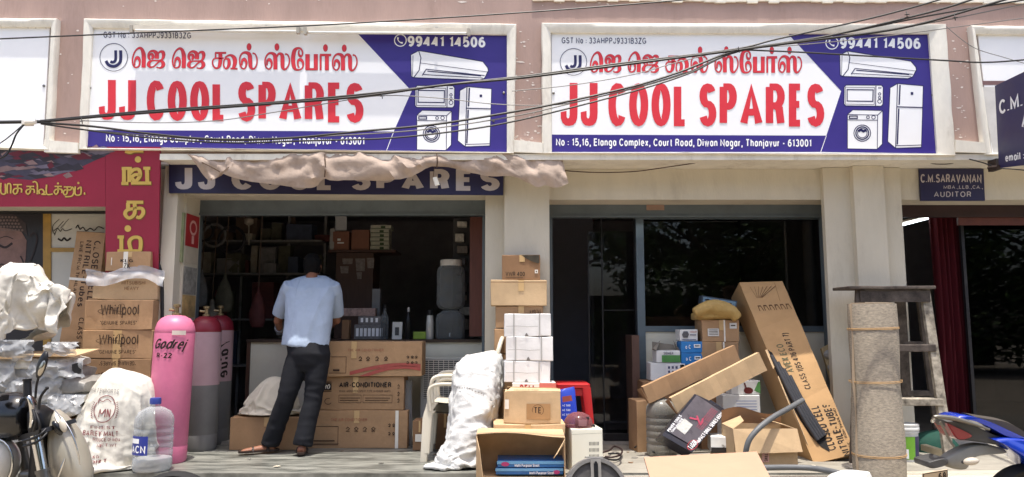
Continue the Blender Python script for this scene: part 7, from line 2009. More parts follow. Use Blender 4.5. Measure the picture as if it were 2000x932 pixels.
# torn window on the lower left edge with the tubes inside
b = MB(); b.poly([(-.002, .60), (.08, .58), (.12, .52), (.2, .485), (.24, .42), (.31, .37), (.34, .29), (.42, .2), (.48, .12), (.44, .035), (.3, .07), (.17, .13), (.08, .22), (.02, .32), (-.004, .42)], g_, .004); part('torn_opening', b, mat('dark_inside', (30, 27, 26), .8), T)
for i in range(4):
    b = MB(); q = smoothpts([tuple(g_(.03 + .06 * i + .012 * i, .56 - i * .04, .012)), tuple(g_(.08 + .07 * i, .4 - i * .03, .016)), tuple(g_(.17 + .07 * i, .22 - i * .01, .016)), tuple(g_(.28 + .06 * i, .1 + .005 * i, .012))], 6)
    b.tube(q, .021, 10); part('black_tube', b, mat('foam_rubber', (52, 52, 56), .45, .1, 20), T, True)
b = MB(); N_ = g_(0, 0, 1) - g_(0, 0, 0)
for t0_, t1_, s_ in ((.50, .6, -.10), (.30, .45, -.07), (.10, .28, -.02)):
    b.slab([g_(.0, t1_, .006), g_(.0, t0_, .006), g_(s_, t0_ - .02, .05), g_(s_, t1_ - .015, .05)], .004)
part('torn_flap', b, CARDL, T)
# clear blister tray panel behind
T, f, n_ = leaning('clear plastic moulded tray pack with yellow backing leaning at the right of the long carton', (1604, 680), (1640, 660), (1662, 866), (1690, 866), 7.2, 6.95, .05, mat('yellowish_card', (186, 168, 130), .7), name='tray_pack', cat='pack')
g_ = f(0, 0, 1, 1); b = MB()
for i in range(5):
    for j in range(2):
        c_ = g_(.28 + .45 * j, .9 - i * .14, .006); b.ell(c_, .055, .03, .045, 12, 8)
part('moulded_tray', b, clear('tray_plastic', (214, 218, 220), .5, .1), T, True)
# carpet roll
ROLL = mat('grey_felt', (128, 119, 106), .95, .1, 34, .5, 120, col2=(166, 155, 138), stretch=(1, 1, 3))
T = thing('carpet_roll', 'tall roll of grey felt carpet tied with string, standing before the ladder', 'roll', (P(1715, 932, 5.75).x, 5.75, FLOOR))
c0, c1 = P(1719, 932, 5.78), P(1702, 594, 6.02)
base = Vector((c0.x, c0.y, FLOOR)); top = c1
b = MB(); N = 24; rs = []
for i in range(N + 1):
    t = i / N; c_ = base.lerp(top, t); r_ = (.182 + .006 * math.sin(t * 9)) * (1 - .02 * t)
    ring = []
    for k_ in range(40):
        a_ = 2 * math.pi * k_ / 40
        rr = r_ * (1 + .012 * math.sin(3 * a_ + t * 4) + .02 * nz((math.cos(a_), math.sin(a_), t * 3), 2, 4))
        ring.append(c_ + Vector((rr * math.cos(a_), rr * math.sin(a_), 0)))
    rs.append(ring)
b.rings(rs); part('roll', b, ROLL, T, True)
b = MB(); rs = []
for i in range(N + 1):
    t = i / N; c_ = base.lerp(top, t)
    rs.append([c_ + Vector((-.184 - .012 * (.6 + .4 * math.sin(t * 14)), -.035, 0)), c_ + Vector((-.18, -.045, 0)), c_ + Vector((-.175, -.04, 0)), c_ + Vector((-.18, -.03, 0))])
b.rings(rs); part('loose_edge', b, mat('kraft_edge', (138, 122, 102), .9), T)
b = MB()
for k_ in range(40):
    pass
b.tube([top + Vector((.17 * (1 - k_ / 90) * math.cos(k_ * .3), .17 * (1 - k_ / 90) * math.sin(k_ * .3), .004)) for k_ in range(80)], .004, 4); part('coil_edge', b, MATS['kraft_edge'], T)
for t in (.85, .54, .13):
    b = MB(); c_ = base.lerp(top, t)
    for dz in (-.004, .006): b.tube([c_ + Vector((.19 * math.cos(R(a_)), .19 * math.sin(R(a_)), dz + .006 * math.cos(R(a_)))) for a_ in range(0, 360, 12)], .0028, 5, closed=True)
    part('string', b, mat('jute_string', (186, 150, 104), .8), T)
# wooden step ladder
LAD = mat('paint_splashed_wood', (56, 48, 44), .75, .3, 9, .3, 60, stain=.3, col2=(104, 94, 86))
LADP = mat('spattered_sunlit_wood', (92, 84, 74), .8, .35, 12, .3, 60, stain=.4, col2=(196, 186, 168))  # paler ladder wood: paint spatter and sunlight both put into the colour
yl = 6.55
T = thing('step_ladder', 'paint splashed wooden trestle ladder standing behind the carpet roll', 'ladder', (P(1750, 880, yl).x, yl, FLOOR))
def bar(p, q, w, d, m, nm):
    p, q = Vector(p), Vector(q); b = MB()
    t = (q - p).normalized(); u = Vector((0, 1, 0)); u = (u - t * u.dot(t)).normalized(); v = t.cross(u)
    N = 6; rs = []
    for i in range(N + 1):
        c_ = p.lerp(q, i / N); ww = w * (1 + .04 * nz(c_, 9))
        rs.append([c_ - v * ww / 2 - u * d / 2, c_ + v * ww / 2 - u * d / 2, c_ + v * ww / 2 + u * d / 2, c_ - v * ww / 2 + u * d / 2])
    b.rings(rs); part(nm, b, m, T)
zt_ = P(0, 566, yl).z
fl = lambda x, y_: Vector((P(x, 880, y_).x, y_, FLOOR))
tp = lambda x, y_, z: Vector((P(x, 570, y_).x, y_, z))
b = MB(); b.sbox(P(1659, 565, yl - .12).x, P(1829, 565, yl - .12).x, yl - .12, yl + .22, zt_, zt_ + .028, amp=.005, n=5); part('top_board', b, LAD, T)
yf = yl - .18
lf, rf = fl(1668, yf), fl(1853, yf)
lt, rt = tp(1680, yl - .05, zt_ - .001), tp(1806, yl - .05, zt_ - .001)
bar(lf, lt, .075, .04, LAD, 'leg'); bar(rf, rt, .075, .04, LADP, 'leg')
lb, rb = fl(1776, yl + .5), fl(1836, yl + .5)
bar(lb, tp(1757, yl + .15, zt_ - .001), .085, .035, LAD, 'leg'); bar(rb, tp(1796, yl + .15, zt_ - .001), .07, .035, LAD, 'leg')
bar(lt + Vector((-.02, -.03, -.06)), rt + Vector((.02, -.03, -.06)), .1, .03, LAD, 'top_rail')
for yy, m, dz in ((680, LAD, 0), (784, LADP, 0)):
    zr = P(0, yy, yl - .1).z; t = (zr - FLOOR) / (zt_ - FLOOR)
    a, c = lf.lerp(lt, t), rf.lerp(rt, t)
    b = MB(); b.sbox(a.x - .01, c.x + .01, a.y - .035, a.y + .09, zr - .03, zr + .03, amp=.004, n=4); part('rung', b, m, T)
    a2, c2 = lb.lerp(tp(1757, yl + .15, zt_), t + .02), rb.lerp(tp(1796, yl + .15, zt_), t + .02)
    b = MB(); b.sbox(a2.x, c2.x, a2.y - .02, a2.y + .02, zr, zr + .05, amp=.003, n=3); part('rung', b, LAD, T)
# paint bucket, green cloth, timber
p = P(1772, 882, 6.45); r = 27 * 6.45 / FPX
T = thing('paint_bucket', 'white paint bucket with green and violet label under the ladder', 'bucket', (p.x, 6.5, FLOOR))
H_ = P(0, 826, 6.5).z - FLOOR
b = MB(); b.lathe([(r * .86, 0), (r * .88, .01), (r * .96, H_ * .75), (r * 1.02, H_ * .76), (r * 1.02, H_ * .8), (r * .98, H_ * .81)], (p.x, 6.5, FLOOR + .002), 32); part('pail', b, mat('white_pail', (222, 222, 218), .35), T, True)
b = MB(); b.lathe([(r * 1.03, H_ * .82), (r * 1.06, H_ * .84), (r * 1.06, H_ * .9), (r * 1.02, H_ * .92), (r * 1.05, H_ * .94), (r * 1.05, H_ * .99), (r * .9, H_)], (p.x, 6.5, FLOOR), 32); part('lid', b, MATS['white_pail'], T, True)
for a0, a1, m in ((-80, 20, mat('lime_label', (120, 178, 60), .4)), (20.5, 75, mat('violet_label', (62, 58, 96), .4))):
    b = MB(); b.sheet([[Vector((p.x + (r * (.88 + .075 * j) + .004) * math.sin(R(a0 + (a1 - a0) * i / 10)), 6.5 - (r * (.88 + .075 * j) + .004) * math.cos(R(a0 + (a1 - a0) * i / 10)), FLOOR + H_ * (.08 + .6 * j))) for j in (0, 1)] for i in range(11)]); part('label', b, m, T)
b = MB(); b.sheet([[Vector((p.x + (r * (.885 + .03 * j) + .007) * math.sin(R(-50 + 40 * i / 6)), 6.5 - (r * (.885 + .03 * j) + .007) * math.cos(R(-50 + 40 * i / 6)), FLOOR + H_ * (.1 + .25 * j))) for j in (0, 1)] for i in range(7)]); part('label_patch', b, WHITE, T)
b = MB(); p = P(1825, 868, 6.95)
b.loft([((p.x, 6.95, FLOOR + .004), (.2, 0, 0), (0, .14, 0)), ((p.x, 6.95, FLOOR + .06), (.2, 0, 0), (0, .13, 0)), ((p.x - .03, 6.96, FLOOR + .13), (.17, 0, .02), (0, .1, 0)), ((p.x - .04, 6.97, FLOOR + .17), (.12, 0, .03), (0, .05, 0))], 26, .02, 7, 3); solo('green_cloth', 'crumpled dark green cloth on the ground behind the ladder leg', 'cloth', b, mat('dark_green_cloth', (24, 70, 58), .85, .2, 10), None, True)
b = MB(); a, c = P(1798, 868, 6.6), P(1850, 884, 6.35); b.slab([a, a + Vector((0, -.0, -.05)), c + Vector((0, 0, -.05)), c], .06); solo('timber_piece', 'pale timber piece slanting on the ground between bucket and ladder leg', 'wood', b, mat('pale_timber', (190, 176, 146), .8, .15, 8))
b = MB()
for i in range(4):
    b.sbox(P(1700, 0, 5.6).x, P(2010, 0, 5.6).x, 5.38 + i * .14, 5.51 + i * .14, FLOOR - .01, FLOOR + .025 + .004 * (i % 2), amp=.004, n=6, seed=i)
solo('wooden_pallet', 'sunlit pale boards of a low platform deck between the carpet roll and the blue motorcycle', 'deck', b, mat('sunlit_board', (184, 178, 162), .85, .25, 3, .3, 40, stretch=(1, 9, 1), stain=.55))
rl = random.Random(31)
SCR = [mat('scrap_%s' % k_, c_, .8, .15, 20) for k_, c_ in (('cream', (206, 196, 176)), ('brown', (122, 92, 66)), ('grey', (120, 116, 110)))]
for i in range(44):
    x, y_ = rl.uniform(-2.6, 3.6), rl.uniform(5.98, 6.95)
    if x < xr + .1 and rl.random() < .45: continue
    r_ = rl.uniform(.008, .035)
    pts = [Vector((x + r_ * rl.uniform(.5, 1.3) * math.cos(a_), y_ + r_ * rl.uniform(.5, 1.3) * math.sin(a_), FLOOR + .006 + rl.uniform(0, .008))) for a_ in (0, 1.2, 2.4, 3.7, 5)]
    b = MB(); b.slab(pts, .002); solo('scrap', 'tiny scrap of paper or card littering the ground before the shops', 'litter', b, rl.choice(SCR), 'scraps littering the ground')
# pink board and white scrap in front
b = MB(); q = [P(1258, 893, 5.55), P(1284, 985, 5.05), P(1532, 985, 5.05), P(1478, 882, 5.55)]
b.slab(q, .018); solo('plywood_board', 'pale pink plywood board lying tilted on the ground at the bottom edge', 'board', b, mat('pink_plywood', (176, 140, 116), .8, .05, 4, .1, 60, stretch=(1, 3, 1)))
c_ = P(1655, 934, 5.35)
b = MB(); b.loft([((c_.x, 5.36, c_.z - .16), (.22, 0, 0), (0, .12, 0)), ((c_.x, 5.36, c_.z - .05), (.2, 0, 0), (0, .11, 0)), ((c_.x + .02, 5.36, c_.z + .03), (.14, 0, .01), (0, .07, 0)), ((c_.x + .02, 5.36, c_.z + .05), (.06, 0, 0), (0, .03, 0))], 26, .02, 8, 3); solo('white_bag', 'white plastic bag heap at the foot of the carpet roll', 'bag', b, SACK, None, True)
# right neighbour: curtain, tube lamp, glass
b = MB(); n_ = 60; g_ = []
yk = 7.62
for i in range(n_ + 1):
    s = i / n_; x0_, x1_ = wx(1829, yk), wx(1889, yk)
    g_.append([Vector((x0_ + (x1_ - x0_) * s + .01 * math.sin(t * 3), yk + .035 * math.sin(s * 38) + .02 * math.sin(s * 17 + t), IF + .02 + (wz(422, yk) - IF) * t)) for t in (0, .25, .5, .75, 1)])
b.sheet(g_); b.sheet([[p + Vector((0, .006, 0)) for p in r_] for r_ in g_][::-1]); solo('curtain', 'deep red curtain hanging in the right doorway', 'curtain', b, mat('deep_red_curtain', (92, 20, 32), .8, .12, 10), None, True)
T = thing('tube_lamp', 'lit white tube lamp slanting along the inner wall of the right shop', 'lamp', P(1800, 440, 7.8))
a, c = P(1764, 439, 7.62), P(1826, 423, 8.3)
b = MB(); b.tube([a, c], .011, 10); em = bpy.data.materials.new('lit_tube'); em.use_nodes = True; em.node_tree.nodes['Principled BSDF'].inputs['Emission Color'].default_value = (.85, .95, 1, 1); em.node_tree.nodes['Principled BSDF'].inputs['Emission Strength'].default_value = 3
part('tube', b, em, T, True)
b = MB(); d_ = Vector((-.03, 0, .022)); b.tube([a + d_, c + d_], .02, 6); part('batten', b, TUBEM, T)
T = thing('glass_shopfront', 'dark glass front of the right hand office beside the red curtain', 'shop window', (wx(1950, 7.5), 7.5, FLOOR))
b = MB(); b.box(wx(1886, 7.5), 8.1, 7.5, 7.506, IF, wz(440, 7.5)); part('pane', b, pane_mat('office_glass', (.3, .3, .32), 1.45), T)
b = MB(); b.box(wx(1886, 7.5), wx(1892, 7.5), 7.49, 7.53, IF, wz(440, 7.5)); b.box(wx(1892, 7.5) + .001, 8.1, 7.49, 7.53, IF, IF + .06); part('frame', b, MATS['dark_bronze_aluminium'], T)

# ---------------------------------------------------------------- motorcycle at the left
BPL = mat('black_gloss_paint', (20, 20, 22), .18, .05, 5, spec=.6)
CHR = mat('chrome', (206, 206, 204), .14, .03, 5, metal=1)
SILV = mat('silver_paint', (168, 162, 148), .4, .06, 4, metal=.25, spec=.5, coat=.3)
BMT = mat('black_metal', (36, 36, 38), .4, .1, 10, metal=.4)
ENG = mat('engine_alloy', (110, 108, 104), .4, .2, 12, metal=.7)
TYRE = mat('tyre_rubber', (28, 28, 29), .8, .1, 20)
ym_ = 4.55
T = thing('motorcycle', 'black and silver motorcycle with round mirror parked at the bottom left corner', 'motorcycle', (P(70, 932, ym_).x, ym_ + .1, 0))
q3 = lambda x, yy, y_=ym_: P(x, yy, y_)
# body leads off to the left: front wheel outside the frame at the lower left, tail to the right behind the sacks' foot
b = MB(); b.tube(smoothpts([tuple(q3(x, yy, yv)) for x, yy, yv in ((-60, 800, 4.9), (-10, 800, 4.75), (30, 792, 4.62), (52, 775, 4.5), (60, 785, 4.48), (63, 815, 4.5), (60, 840, 4.55))], 5), .014, 10); part('handlebar', b, CHR, T, True)
b = MB(); b.tube([q3(53, 742, 4.5), q3(54, 775, 4.49)], [.021, .023], 14); b.tube([q3(53.2, 740, 4.5), q3(53.2, 744, 4.5)], .025, 14); part('grip', b, BMT, T, True)
b = MB(); b.tube(smoothpts([tuple(q3(x, yy, 4.47)) for x, yy in ((76, 800), (78, 780), (84, 768), (92, 758))], 4), [.008 + .004 * (i == 12) for i in range(13)], 8); b.ell(q3(92, 758, 4.47), .01, .01, .01, 8, 6); part('clutch_lever', b, BMT, T, True)
b = MB(); b.tube(smoothpts([tuple(q3(x, yy, 4.48)) for x, yy in ((69, 778), (71, 755), (76, 735))], 4), .007, 8); part('mirror_stem', b, BMT, T, True)
b = MB(); MRr = Matrix.Rotation(R(14), 4, 'Y') @ Matrix.Rotation(R(-50), 4, 'Z')
c_ = q3(82, 713, 4.47)
b.ell(c_, .036, .022, .083, 18, 12, MRr @ Matrix.Rotation(R(20), 4, 'Z')); part('mirror_shell', b, BMT, T, True)
b = MB(); b.ell(c_ + Vector((.006, -.012, -.012)), .026, .014, .056, 16, 10, MRr @ Matrix.Rotation(R(20), 4, 'Z')); part('mirror_glass', b, mat('beige_mirror', (176, 170, 158), .1, .05, 3, metal=.9), T, True)
b = MB(); b.sbox(*[v for pr in zip(q3(46, 0, 4.46)[:1], q3(66, 0, 4.46)[:1]) for v in pr], 4.44, 4.52, q3(0, 784, 4.46).z, q3(0, 772, 4.46).z, amp=.003, n=2); part('switch_box', b, BMT, T)
# round headlamp/instrument pod, seen from behind
b = MB(); b.loft([(q3(64, 815, 4.66), (0, .03, 0), (0, 0, .03)), (q3(62, 812, 4.62), (0, .07, 0), (0, 0, .085)), (q3(54, 812, 4.62), (0, .11, 0), (0, 0, .12)), (q3(36, 812, 4.64), (0, .135, 0), (0, 0, .145)), (q3(10, 814, 4.66), (0, .14, 0), (0, 0, .15)), (q3(-12, 816, 4.68), (0, .13, 0), (0, 0, .14))], 28); part('headlamp', b, BPL, T, True)
b = MB(); b.lathe([(.11, -.012), (.125, 0), (.12, .02), (.1, .02)], q3(-13, 820, 4.74), 28, Matrix.Rotation(R(-90), 4, 'Y')); part('headlamp_rim', b, CHR, T, True)
# forks, yokes
for x0_, yt, x1_, yb, yv in ((70, 850, 100, 1010, 4.5), (40, 862, 70, 1015, 4.78)):
    b = MB(); p0, p1 = q3(x0_, yt, yv), q3(x1_, yb, yv); b.tube([p0, p0.lerp(p1, .45)], .03, 16); part('fork_tube', b, CHR if yv < 4.6 else ENG, T, True)
    b = MB(); b.tube([p0.lerp(p1, .45), p1], .037, 16); b.tube([p0.lerp(p1, .42), p0.lerp(p1, .46)], .041, 16); part('fork_slider', b, ENG, T, True)
b = MB(); b.slab([q3(34, 852, 4.6), q3(36, 862, 4.6), q3(84, 846, 4.45), q3(80, 838, 4.45)], .2); part('fork_yoke', b, BMT, T)
for i, (pa, pb) in enumerate((((64, 800), (66, 842)), ((70, 806), (76, 850)), ((44, 862), (90, 838)), ((46, 872), (92, 846)))):
    b = MB(); b.tube(smoothpts([tuple(q3(pa[0], pa[1], 4.43)), tuple(q3((pa[0] + pb[0]) / 2 + 5, (pa[1] + pb[1]) / 2 + 3, 4.41)), tuple(q3(pb[0], pb[1], 4.45))], 5), .0075, 8); part('control_cable', b, BMT, T, True)
b = MB(); b.loft([(q3(74, 792, 4.6), (.02, 0, 0), (0, .05, 0)), (q3(80, 805, 4.6), (.05, 0, 0), (0, .09, 0)), (q3(84, 830, 4.62), (.06, 0, 0), (0, .1, 0)), (q3(84, 852, 4.63), (.05, 0, 0), (0, .09, 0)), (q3(88, 880, 4.66), (.06, 0, 0), (0, .09, 0)), (q3(90, 940, 4.68), (.08, 0, 0), (0, .1, 0))], 18, sq=.7); part('steering_head', b, BMT, T, True)
# tank
secs = []
for yy, xa, xb, d_ in ((802, 101, 107, .02), (812, 98, 117, .05), (828, 95, 131, .08), (846, 94, 143, .1), (868, 94, 153, .115), (890, 95, 161, .12), (910, 96, 166, .115), (928, 98, 170, .1), (950, 104, 170, .08), (965, 116, 160, .04)):
    a, c = q3(xa, yy, 4.62), q3(xb, yy, 4.62); secs.append(((a + c) / 2 + Vector((0, .04, 0)), ((c.x - a.x) / 2, 0, 0), (0, d_, 0)))
b = MB(); b.loft(secs, 32, sq=.85); part('tank', b, SILV, T, True)
b = MB(); b.tube(smoothpts([tuple(q3(x, yy, yv)) for x, yy, yv in ((106, 800, 4.6), (118, 814, 4.555), (132, 832, 4.54), (143, 854, 4.53), (152, 884, 4.535), (156, 908, 4.55))], 5), [.002 + .004 * math.sin(math.pi * i / 25) for i in range(26)], 8); part('tank_trim', b, CHR, T, True)
b = MB(); b.ell(q3(112, 836, 4.5), .022, .016, .05, 14, 10, Matrix.Rotation(R(-35), 4, 'Y')); part('indicator', b, BPL, T, True)
b = MB(); b.ell(q3(123, 832, 4.49), .02, .016, .04, 14, 10, Matrix.Rotation(R(-25), 4, 'Y')); part('indicator_lens', b, mat('pale_lens', (190, 182, 168), .15, .05, 5), T, True)
b = MB(); b.tube(smoothpts([tuple(q3(x, yy, 4.5)) for x, yy in ((112, 935), (120, 915), (127, 896))], 4), [.002, .004, .006, .007, .008, .008, .007, .005, .003], 6); part('brake_lever', b, CHR, T, True)
# front mudguard dome and left hand cover at the very left
b = MB(); b.ell(q3(-4, 905, 4.62), .115, .13, .15, 28, 18); part('mudguard', b, mat('pearl_grey_paint', (190, 188, 182), .25, .03, 4, spec=.5, coat=.5), T, True)
b = MB(); b.tube([q3(-4, 905, 4.62) + Vector((.118 * math.sin(R(a_)) , -.045, .153 * math.cos(R(a_)))) for a_ in range(0, 360, 15)], .008, 8, closed=True); part('mudguard_trim', b, CHR, T, True)
# engine block and wheels below (out of the picture)
b = MB(); p = q3(95, 985, 4.68); b.sbox(p.x - .16, p.x + .18, 4.6, 4.85, .28, .62, amp=.006, n=4, rnd=.02)
for i in range(6): b.box(p.x - .15, p.x + .1, 4.57, 4.599, .34 + i * .045, .36 + i * .045)
part('engine', b, ENG, T)
for x, rr in ((p.x - .62, .3), (p.x + .75, .3)):
    b = MB(); MW_ = Matrix.Rotation(R(90), 4, 'X')
    b.lathe([(rr - .06, -.03), (rr - .02, -.045), (rr, -.02), (rr, .02), (rr - .02, .045), (rr - .06, .03), (rr - .06, -.03)], (x, 4.72, rr), 40, MW_, caps=False); w_ = part('wheel', b, TYRE, T, True)
    b = MB(); b.lathe([(rr - .055, -.025), (rr - .08, -.02), (rr - .08, .02), (rr - .055, .025)], (x, 4.72, rr), 40, MW_, caps=False); b.lathe([(.05, -.05), (.05, .05)], (x, 4.72, rr), 16, MW_)
    for k_ in range(6): b.tube([Vector((x + .04 * math.cos(k_ * 1.047), 4.72, rr + .04 * math.sin(k_ * 1.047))), Vector((x + (rr - .07) * math.cos(k_ * 1.047), 4.72, rr + (rr - .07) * math.sin(k_ * 1.047)))], .014, 6)
    part('rim', b, ENG, w_, True)
b = MB(); b.loft([((p.x + .2, 4.7, .82), (.03, 0, 0), (0, .1, 0)), ((p.x + .3, 4.7, .78), (.0, 0, .05), (0, .13, 0)), ((p.x + .8, 4.7, .78), (0, 0, .05), (0, .12, 0)), ((p.x + .95, 4.7, .84), (0, 0, .03), (0, .06, 0))], 18) if False else b.box(0, .001, 0, .001, 0, .001)
b = MB(); b.loft([(Vector((p.x + .26, 4.72, .52)), (0, 0, .04), (0, .1, 0)), (Vector((p.x + .6, 4.72, .5)), (0, 0, .045), (0, .11, 0)), (Vector((p.x + .9, 4.72, .53)), (0, 0, .03), (0, .06, 0))], 18); part('seat', b, BMT, T, True)

# ---------------------------------------------------------------- blue motorcycle tail at the right
BLUEM = mat('blue_gloss_paint', (22, 52, 158), .2, .05, 5, spec=.6, coat=.6)
DKG = mat('dark_grey_plastic_panel', (70, 70, 70), .45, .1, 8)
GRP = mat('grey_grab_rail', (120, 116, 108), .3, .05, 6, metal=.5)
yb_ = 4.9
T = thing('motorcycle', 'blue sports motorcycle with its tail pointing left at the bottom right corner', 'motorcycle', (P(1960, 932, yb_).x, yb_, 0))
def side_panel(nm, outline, y0_, y1_, m, bev=.02):
    """bodywork: outline (photo pixels) filled between two side planes with rounded edges"""
    pts = smoothpts(outline + [outline[0]], 4)[:-1]
    c_ = Vector((sum(p[0] for p in pts) / len(pts), sum(p[1] for p in pts) / len(pts)))
    b = MB(); rs = []
    for yv, k_ in ((y0_, .86), (y0_ + bev * .4, .96), (y0_ + bev, 1), (y1_ - bev, 1), (y1_ - bev * .4, .96), (y1_, .86)):
        rs.append([P(c_.x + (x - c_.x) * k_, c_.y + (yy - c_.y) * k_, (y0_ + y1_) / 2) + Vector((0, yv - (y0_ + y1_) / 2, 0)) for x, yy in pts])
    b.rings(rs); return part(nm, b, m, T, True)
side_panel('tail_cowl', [(1846, 812), (1862, 807), (1885, 810), (1920, 822), (1955, 838), (1984, 852), (1978, 854), (1950, 850), (1915, 832), (1885, 819), (1862, 813)], 4.8, 5.02, BLUEM, .03)
side_panel('side_cowl', [(1915, 852), (1945, 849), (1985, 854), (2040, 880), (2100, 905), (2090, 960), (2020, 925), (1985, 895), (1950, 872), (1930, 860)], 4.78, 5.04, BLUEM, .04)
side_panel('under_tail', [(1828, 817), (1850, 818), (1890, 828), (1930, 846), (1960, 856), (1940, 866), (1910, 862), (1880, 858), (1858, 856), (1846, 842), (1836, 828)], 4.83, 4.99, DKG, .03)
side_panel('seat', [(1880, 806), (1905, 810), (1950, 818), (1985, 836), (2020, 862), (2100, 890), (2120, 930), (2040, 890), (1985, 860), (1945, 838), (1905, 822)], 4.86, 4.97, mat('brown_black_seat', (66, 60, 54), .6), .05)
side_panel('tail_light', [(1834, 823), (1856, 832), (1884, 847), (1870, 855), (1855, 854), (1844, 840)], 4.815, 5.0, mat('red_lens', (140, 40, 44), .2, .1, 10, coat=.5), .02)
for nm, yv in (('grab_rail', 4.79), ('grab_rail', 5.03)):
    b = MB(); q = smoothpts([tuple(P(x, yy, yv)) for x, yy in ((1823, 814), (1835, 814), (1865, 818), (1900, 828), (1932, 839))], 5); b.tube(q, [.011 + .012 * math.sin(math.pi * min(1, i / 18)) for i in range(len(q))], 10, flat=.7); part(nm, b, GRP, T, True)
b = MB(); b.tube(smoothpts([tuple(P(1828, 816, 4.79)), tuple(P(1822, 822, 4.84)), tuple(P(1822, 822, 4.98)), tuple(P(1828, 816, 5.03))], 5), .012, 8); part('rear_hoop', b, CHR, T, True)
b = MB(); b.tube(smoothpts([tuple(P(x, yy, 4.84)) for x, yy in ((1836, 824), (1846, 842), (1856, 862), (1864, 872))], 4), .008, 8); part('stay', b, GRP, T, True)
side_panel('mudguard', [(1845, 890), (1862, 880), (1885, 870), (1910, 866), (1945, 872), (1960, 882), (1930, 885), (1905, 888), (1885, 898), (1878, 915), (1850, 912), (1838, 900)], 4.86, 4.96, mat('grey_plastic_guard', (140, 138, 130), .5, .1, 8), .02)
side_panel('plate_bracket', [(1798, 898), (1832, 890), (1836, 902), (1812, 910), (1800, 908)], 4.8, 4.98, DKG, .01)
b = MB(); b.loft([(P(1884, 902, 4.78), (.012, 0, 0), (0, .012, 0)), (P(1892, 900, 4.77), (.02, 0, 0), (0, .03, .0)), (P(1904, 899, 4.77), (.02, 0, 0), (0, .03, 0)), (P(1912, 900, 4.77), (.008, 0, 0), (0, .012, 0))], 16) if False else b.ell(P(1897, 901, 4.77), .05, .025, .024, 16, 10, Matrix.Rotation(R(-6), 4, 'Y')); part('indicator', b, mat('clear_lens', (196, 186, 170), .12, .1, 10, coat=.6), T, True)
b = MB(); b.tube([P(1880, 903, 4.84), P(1893, 902, 4.78)], .01, 8); part('indicator_stem', b, DKG, T, True)
pa, pb, pc_, pd = P(1802, 925, 4.79), P(1802, 960, 4.83), P(1852, 956, 4.83), P(1851, 917, 4.79)
b = MB(); b.slab([pa, pb, pc_, pd], .006); pl = part('number_plate', b, mat('cream_plate', (196, 176, 150), .5, .1, 12), T)
f = lambda s, t, h: pb.lerp(pc_, s).lerp(pa.lerp(pd, s), t) + Vector((0, -.002 - h, 0))
b = MB(); b.ribbon([(.03, .04), (.97, .04), (.97, .96), (.03, .96), (.03, .04)], [(.03, .03)] * 5, f, .001, True); part('plate_edge', b, BMT, pl)
st, wd = text_strokes('68', .2, .18)
b = MB()
for i, p_ in enumerate(st): b.ribbon(p_, [(.2, .18)] * len(p_), lambda x, yy, h: f(.62 + x / wd * .3, .5 + yy * .4, h), .001 + i * .0003)
part('lettering', b, INK, pl)
b = MB(); xw = P(2010, 940, 4.9).x; MW_ = Matrix.Rotation(R(90), 4, 'X')
b.lathe([(.24, -.05), (.28, -.07), (.305, -.03), (.305, .03), (.28, .07), (.24, .05), (.24, -.05)], (xw, 4.9, .306), 40, MW_, caps=False); w_ = part('wheel', b, TYRE, T, True)
b = MB(); b.lathe([(.245, -.04), (.2, -.03), (.2, .03), (.245, .04)], (xw, 4.9, .306), 40, MW_, caps=False)
for k_ in range(5): b.tube([Vector((xw, 4.9, .306)), Vector((xw + .21 * math.cos(k_ * 1.257), 4.9, .306 + .21 * math.sin(k_ * 1.257)))], .02, 8)
part('rim', b, BMT, w_, True)
b = MB(); b.sbox(xw + .25, xw + .75, 4.76, 5.04, .3, .68, amp=.004, n=4, rnd=.03); part('engine', b, ENG, T)
b = MB(); b.loft([(Vector((xw + .35, 4.9, .86)), (0, 0, .02), (0, .1, 0)), (Vector((xw + .6, 4.9, .84)), (0, 0, .13), (0, .15, 0)), (Vector((xw + .95, 4.9, .86)), (0, 0, .12), (0, .15, 0)), (Vector((xw + 1.1, 4.9, .88)), (0, 0, .04), (0, .06, 0))], 24); part('tank', b, BLUEM, T, True)
b = MB(); b.lathe([(.24, -.05), (.28, -.06), (.3, -.03), (.3, .03), (.28, .06), (.24, .05), (.24, -.05)], (xw + 1.3, 4.9, .301), 40, MW_, caps=False); w_ = part('wheel', b, TYRE, T, True)
b = MB(); b.tube([Vector((xw + 1.3, 4.83, .3)), Vector((xw + 1.08, 4.83, .95))], .025, 10); b.tube([Vector((xw + 1.3, 4.97, .3)), Vector((xw + 1.08, 4.97, .95))], .025, 10); b.tube([Vector((xw + 1.05, 4.6, 1.0)), Vector((xw + 1.05, 5.2, 1.0))], .014, 8); part('fork', b, BMT, T, True)

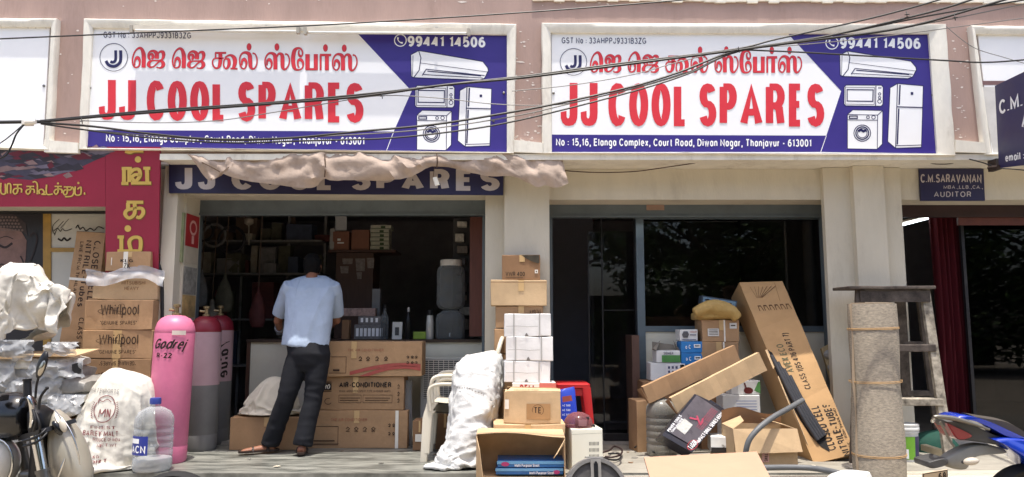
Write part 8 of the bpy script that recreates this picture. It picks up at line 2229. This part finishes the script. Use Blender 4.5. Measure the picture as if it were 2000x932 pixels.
# ---------------------------------------------------------------- trees across the road (the shop glass mirrors them)
LEAF = mat('green_leaves', (58, 84, 40), .6, .5, 3, col2=(96, 124, 56))
BARK = mat('grey_bark', (92, 78, 64), .9, .25, 12, .6, 30)
rt_ = random.Random(5)
for lab, x, y_, h_, r_ in (('leafy green tree across the road, left of the camera', -5.5, -9.0, 7.5, 3.4), ('broad leafy green tree across the road behind the camera', .8, -9.6, 8.2, 3.9), ('leafy green tree across the road, right of the camera', 6.4, -8.8, 7.4, 3.6), ('leafy green tree across the road at the far right', 12.0, -9.4, 8, 3.6), ('leafy green tree across the road beyond the far right one', 17.0, -9.2, 8, 3.8), ('small bushy tree across the road between the two right hand ones', 9.2, -10.2, 6.5, 3.2)):
    T = thing('broadleaf_tree', lab, 'tree', (x, y_, 0), 'trees across the road')
    b = MB(); b.tube(smoothpts([(x, y_, 0), (x + .1, y_, h_ * .2), (x - .05, y_ + .1, h_ * .4), (x, y_, h_ * .75)], 4), [.24 - .012 * i for i in range(13)], 10)
    for k_ in range(6):
        a_ = k_ * 1.05; b.tube(smoothpts([(x, y_, h_ * (.3 + .05 * k_)), (x + r_ * .4 * math.cos(a_), y_ + r_ * .4 * math.sin(a_), h_ * (.42 + .05 * k_)), (x + r_ * .75 * math.cos(a_), y_ + r_ * .75 * math.sin(a_), h_ * (.5 + .05 * k_))], 4), [.09 - .008 * i for i in range(9)], 7)
    part('trunk', b, BARK, T, True)
    b = MB()
    cl = [(x + r_ * rt_.uniform(-.95, .95), y_ + r_ * rt_.uniform(-.6, .6), h_ * rt_.uniform(.04, .95), rt_.uniform(.7, 1.3)) for _ in range(60)]
    for cx_, cy_, cz_, cr in cl:
        for _ in range(170):
            d = Vector((rt_.gauss(0, 1), rt_.gauss(0, 1), rt_.gauss(0, 1))).normalized() * cr * rt_.uniform(.4, 1)
            p = Vector((cx_, cy_, cz_)) + d
            if p.z < .3: continue
            u = Vector((rt_.uniform(-1, 1), rt_.uniform(-1, 1), rt_.uniform(-.5, .5))).normalized() * .17
            v = u.cross(Vector((rt_.uniform(-1, 1), rt_.uniform(-1, 1), 1))).normalized() * .08
            b.add([p - u, p + v, p + u, p - v], [(0, 1, 2, 3)])
    part('crown', b, LEAF, T)
b = MB(); b.box(-16, 18, -13.2, -13, 0, 2.6); solo('compound_wall', 'long plain wall behind the trees across the road', 'wall', b, mat('grey_plaster', (62, 62, 52), .9, .15, 2))
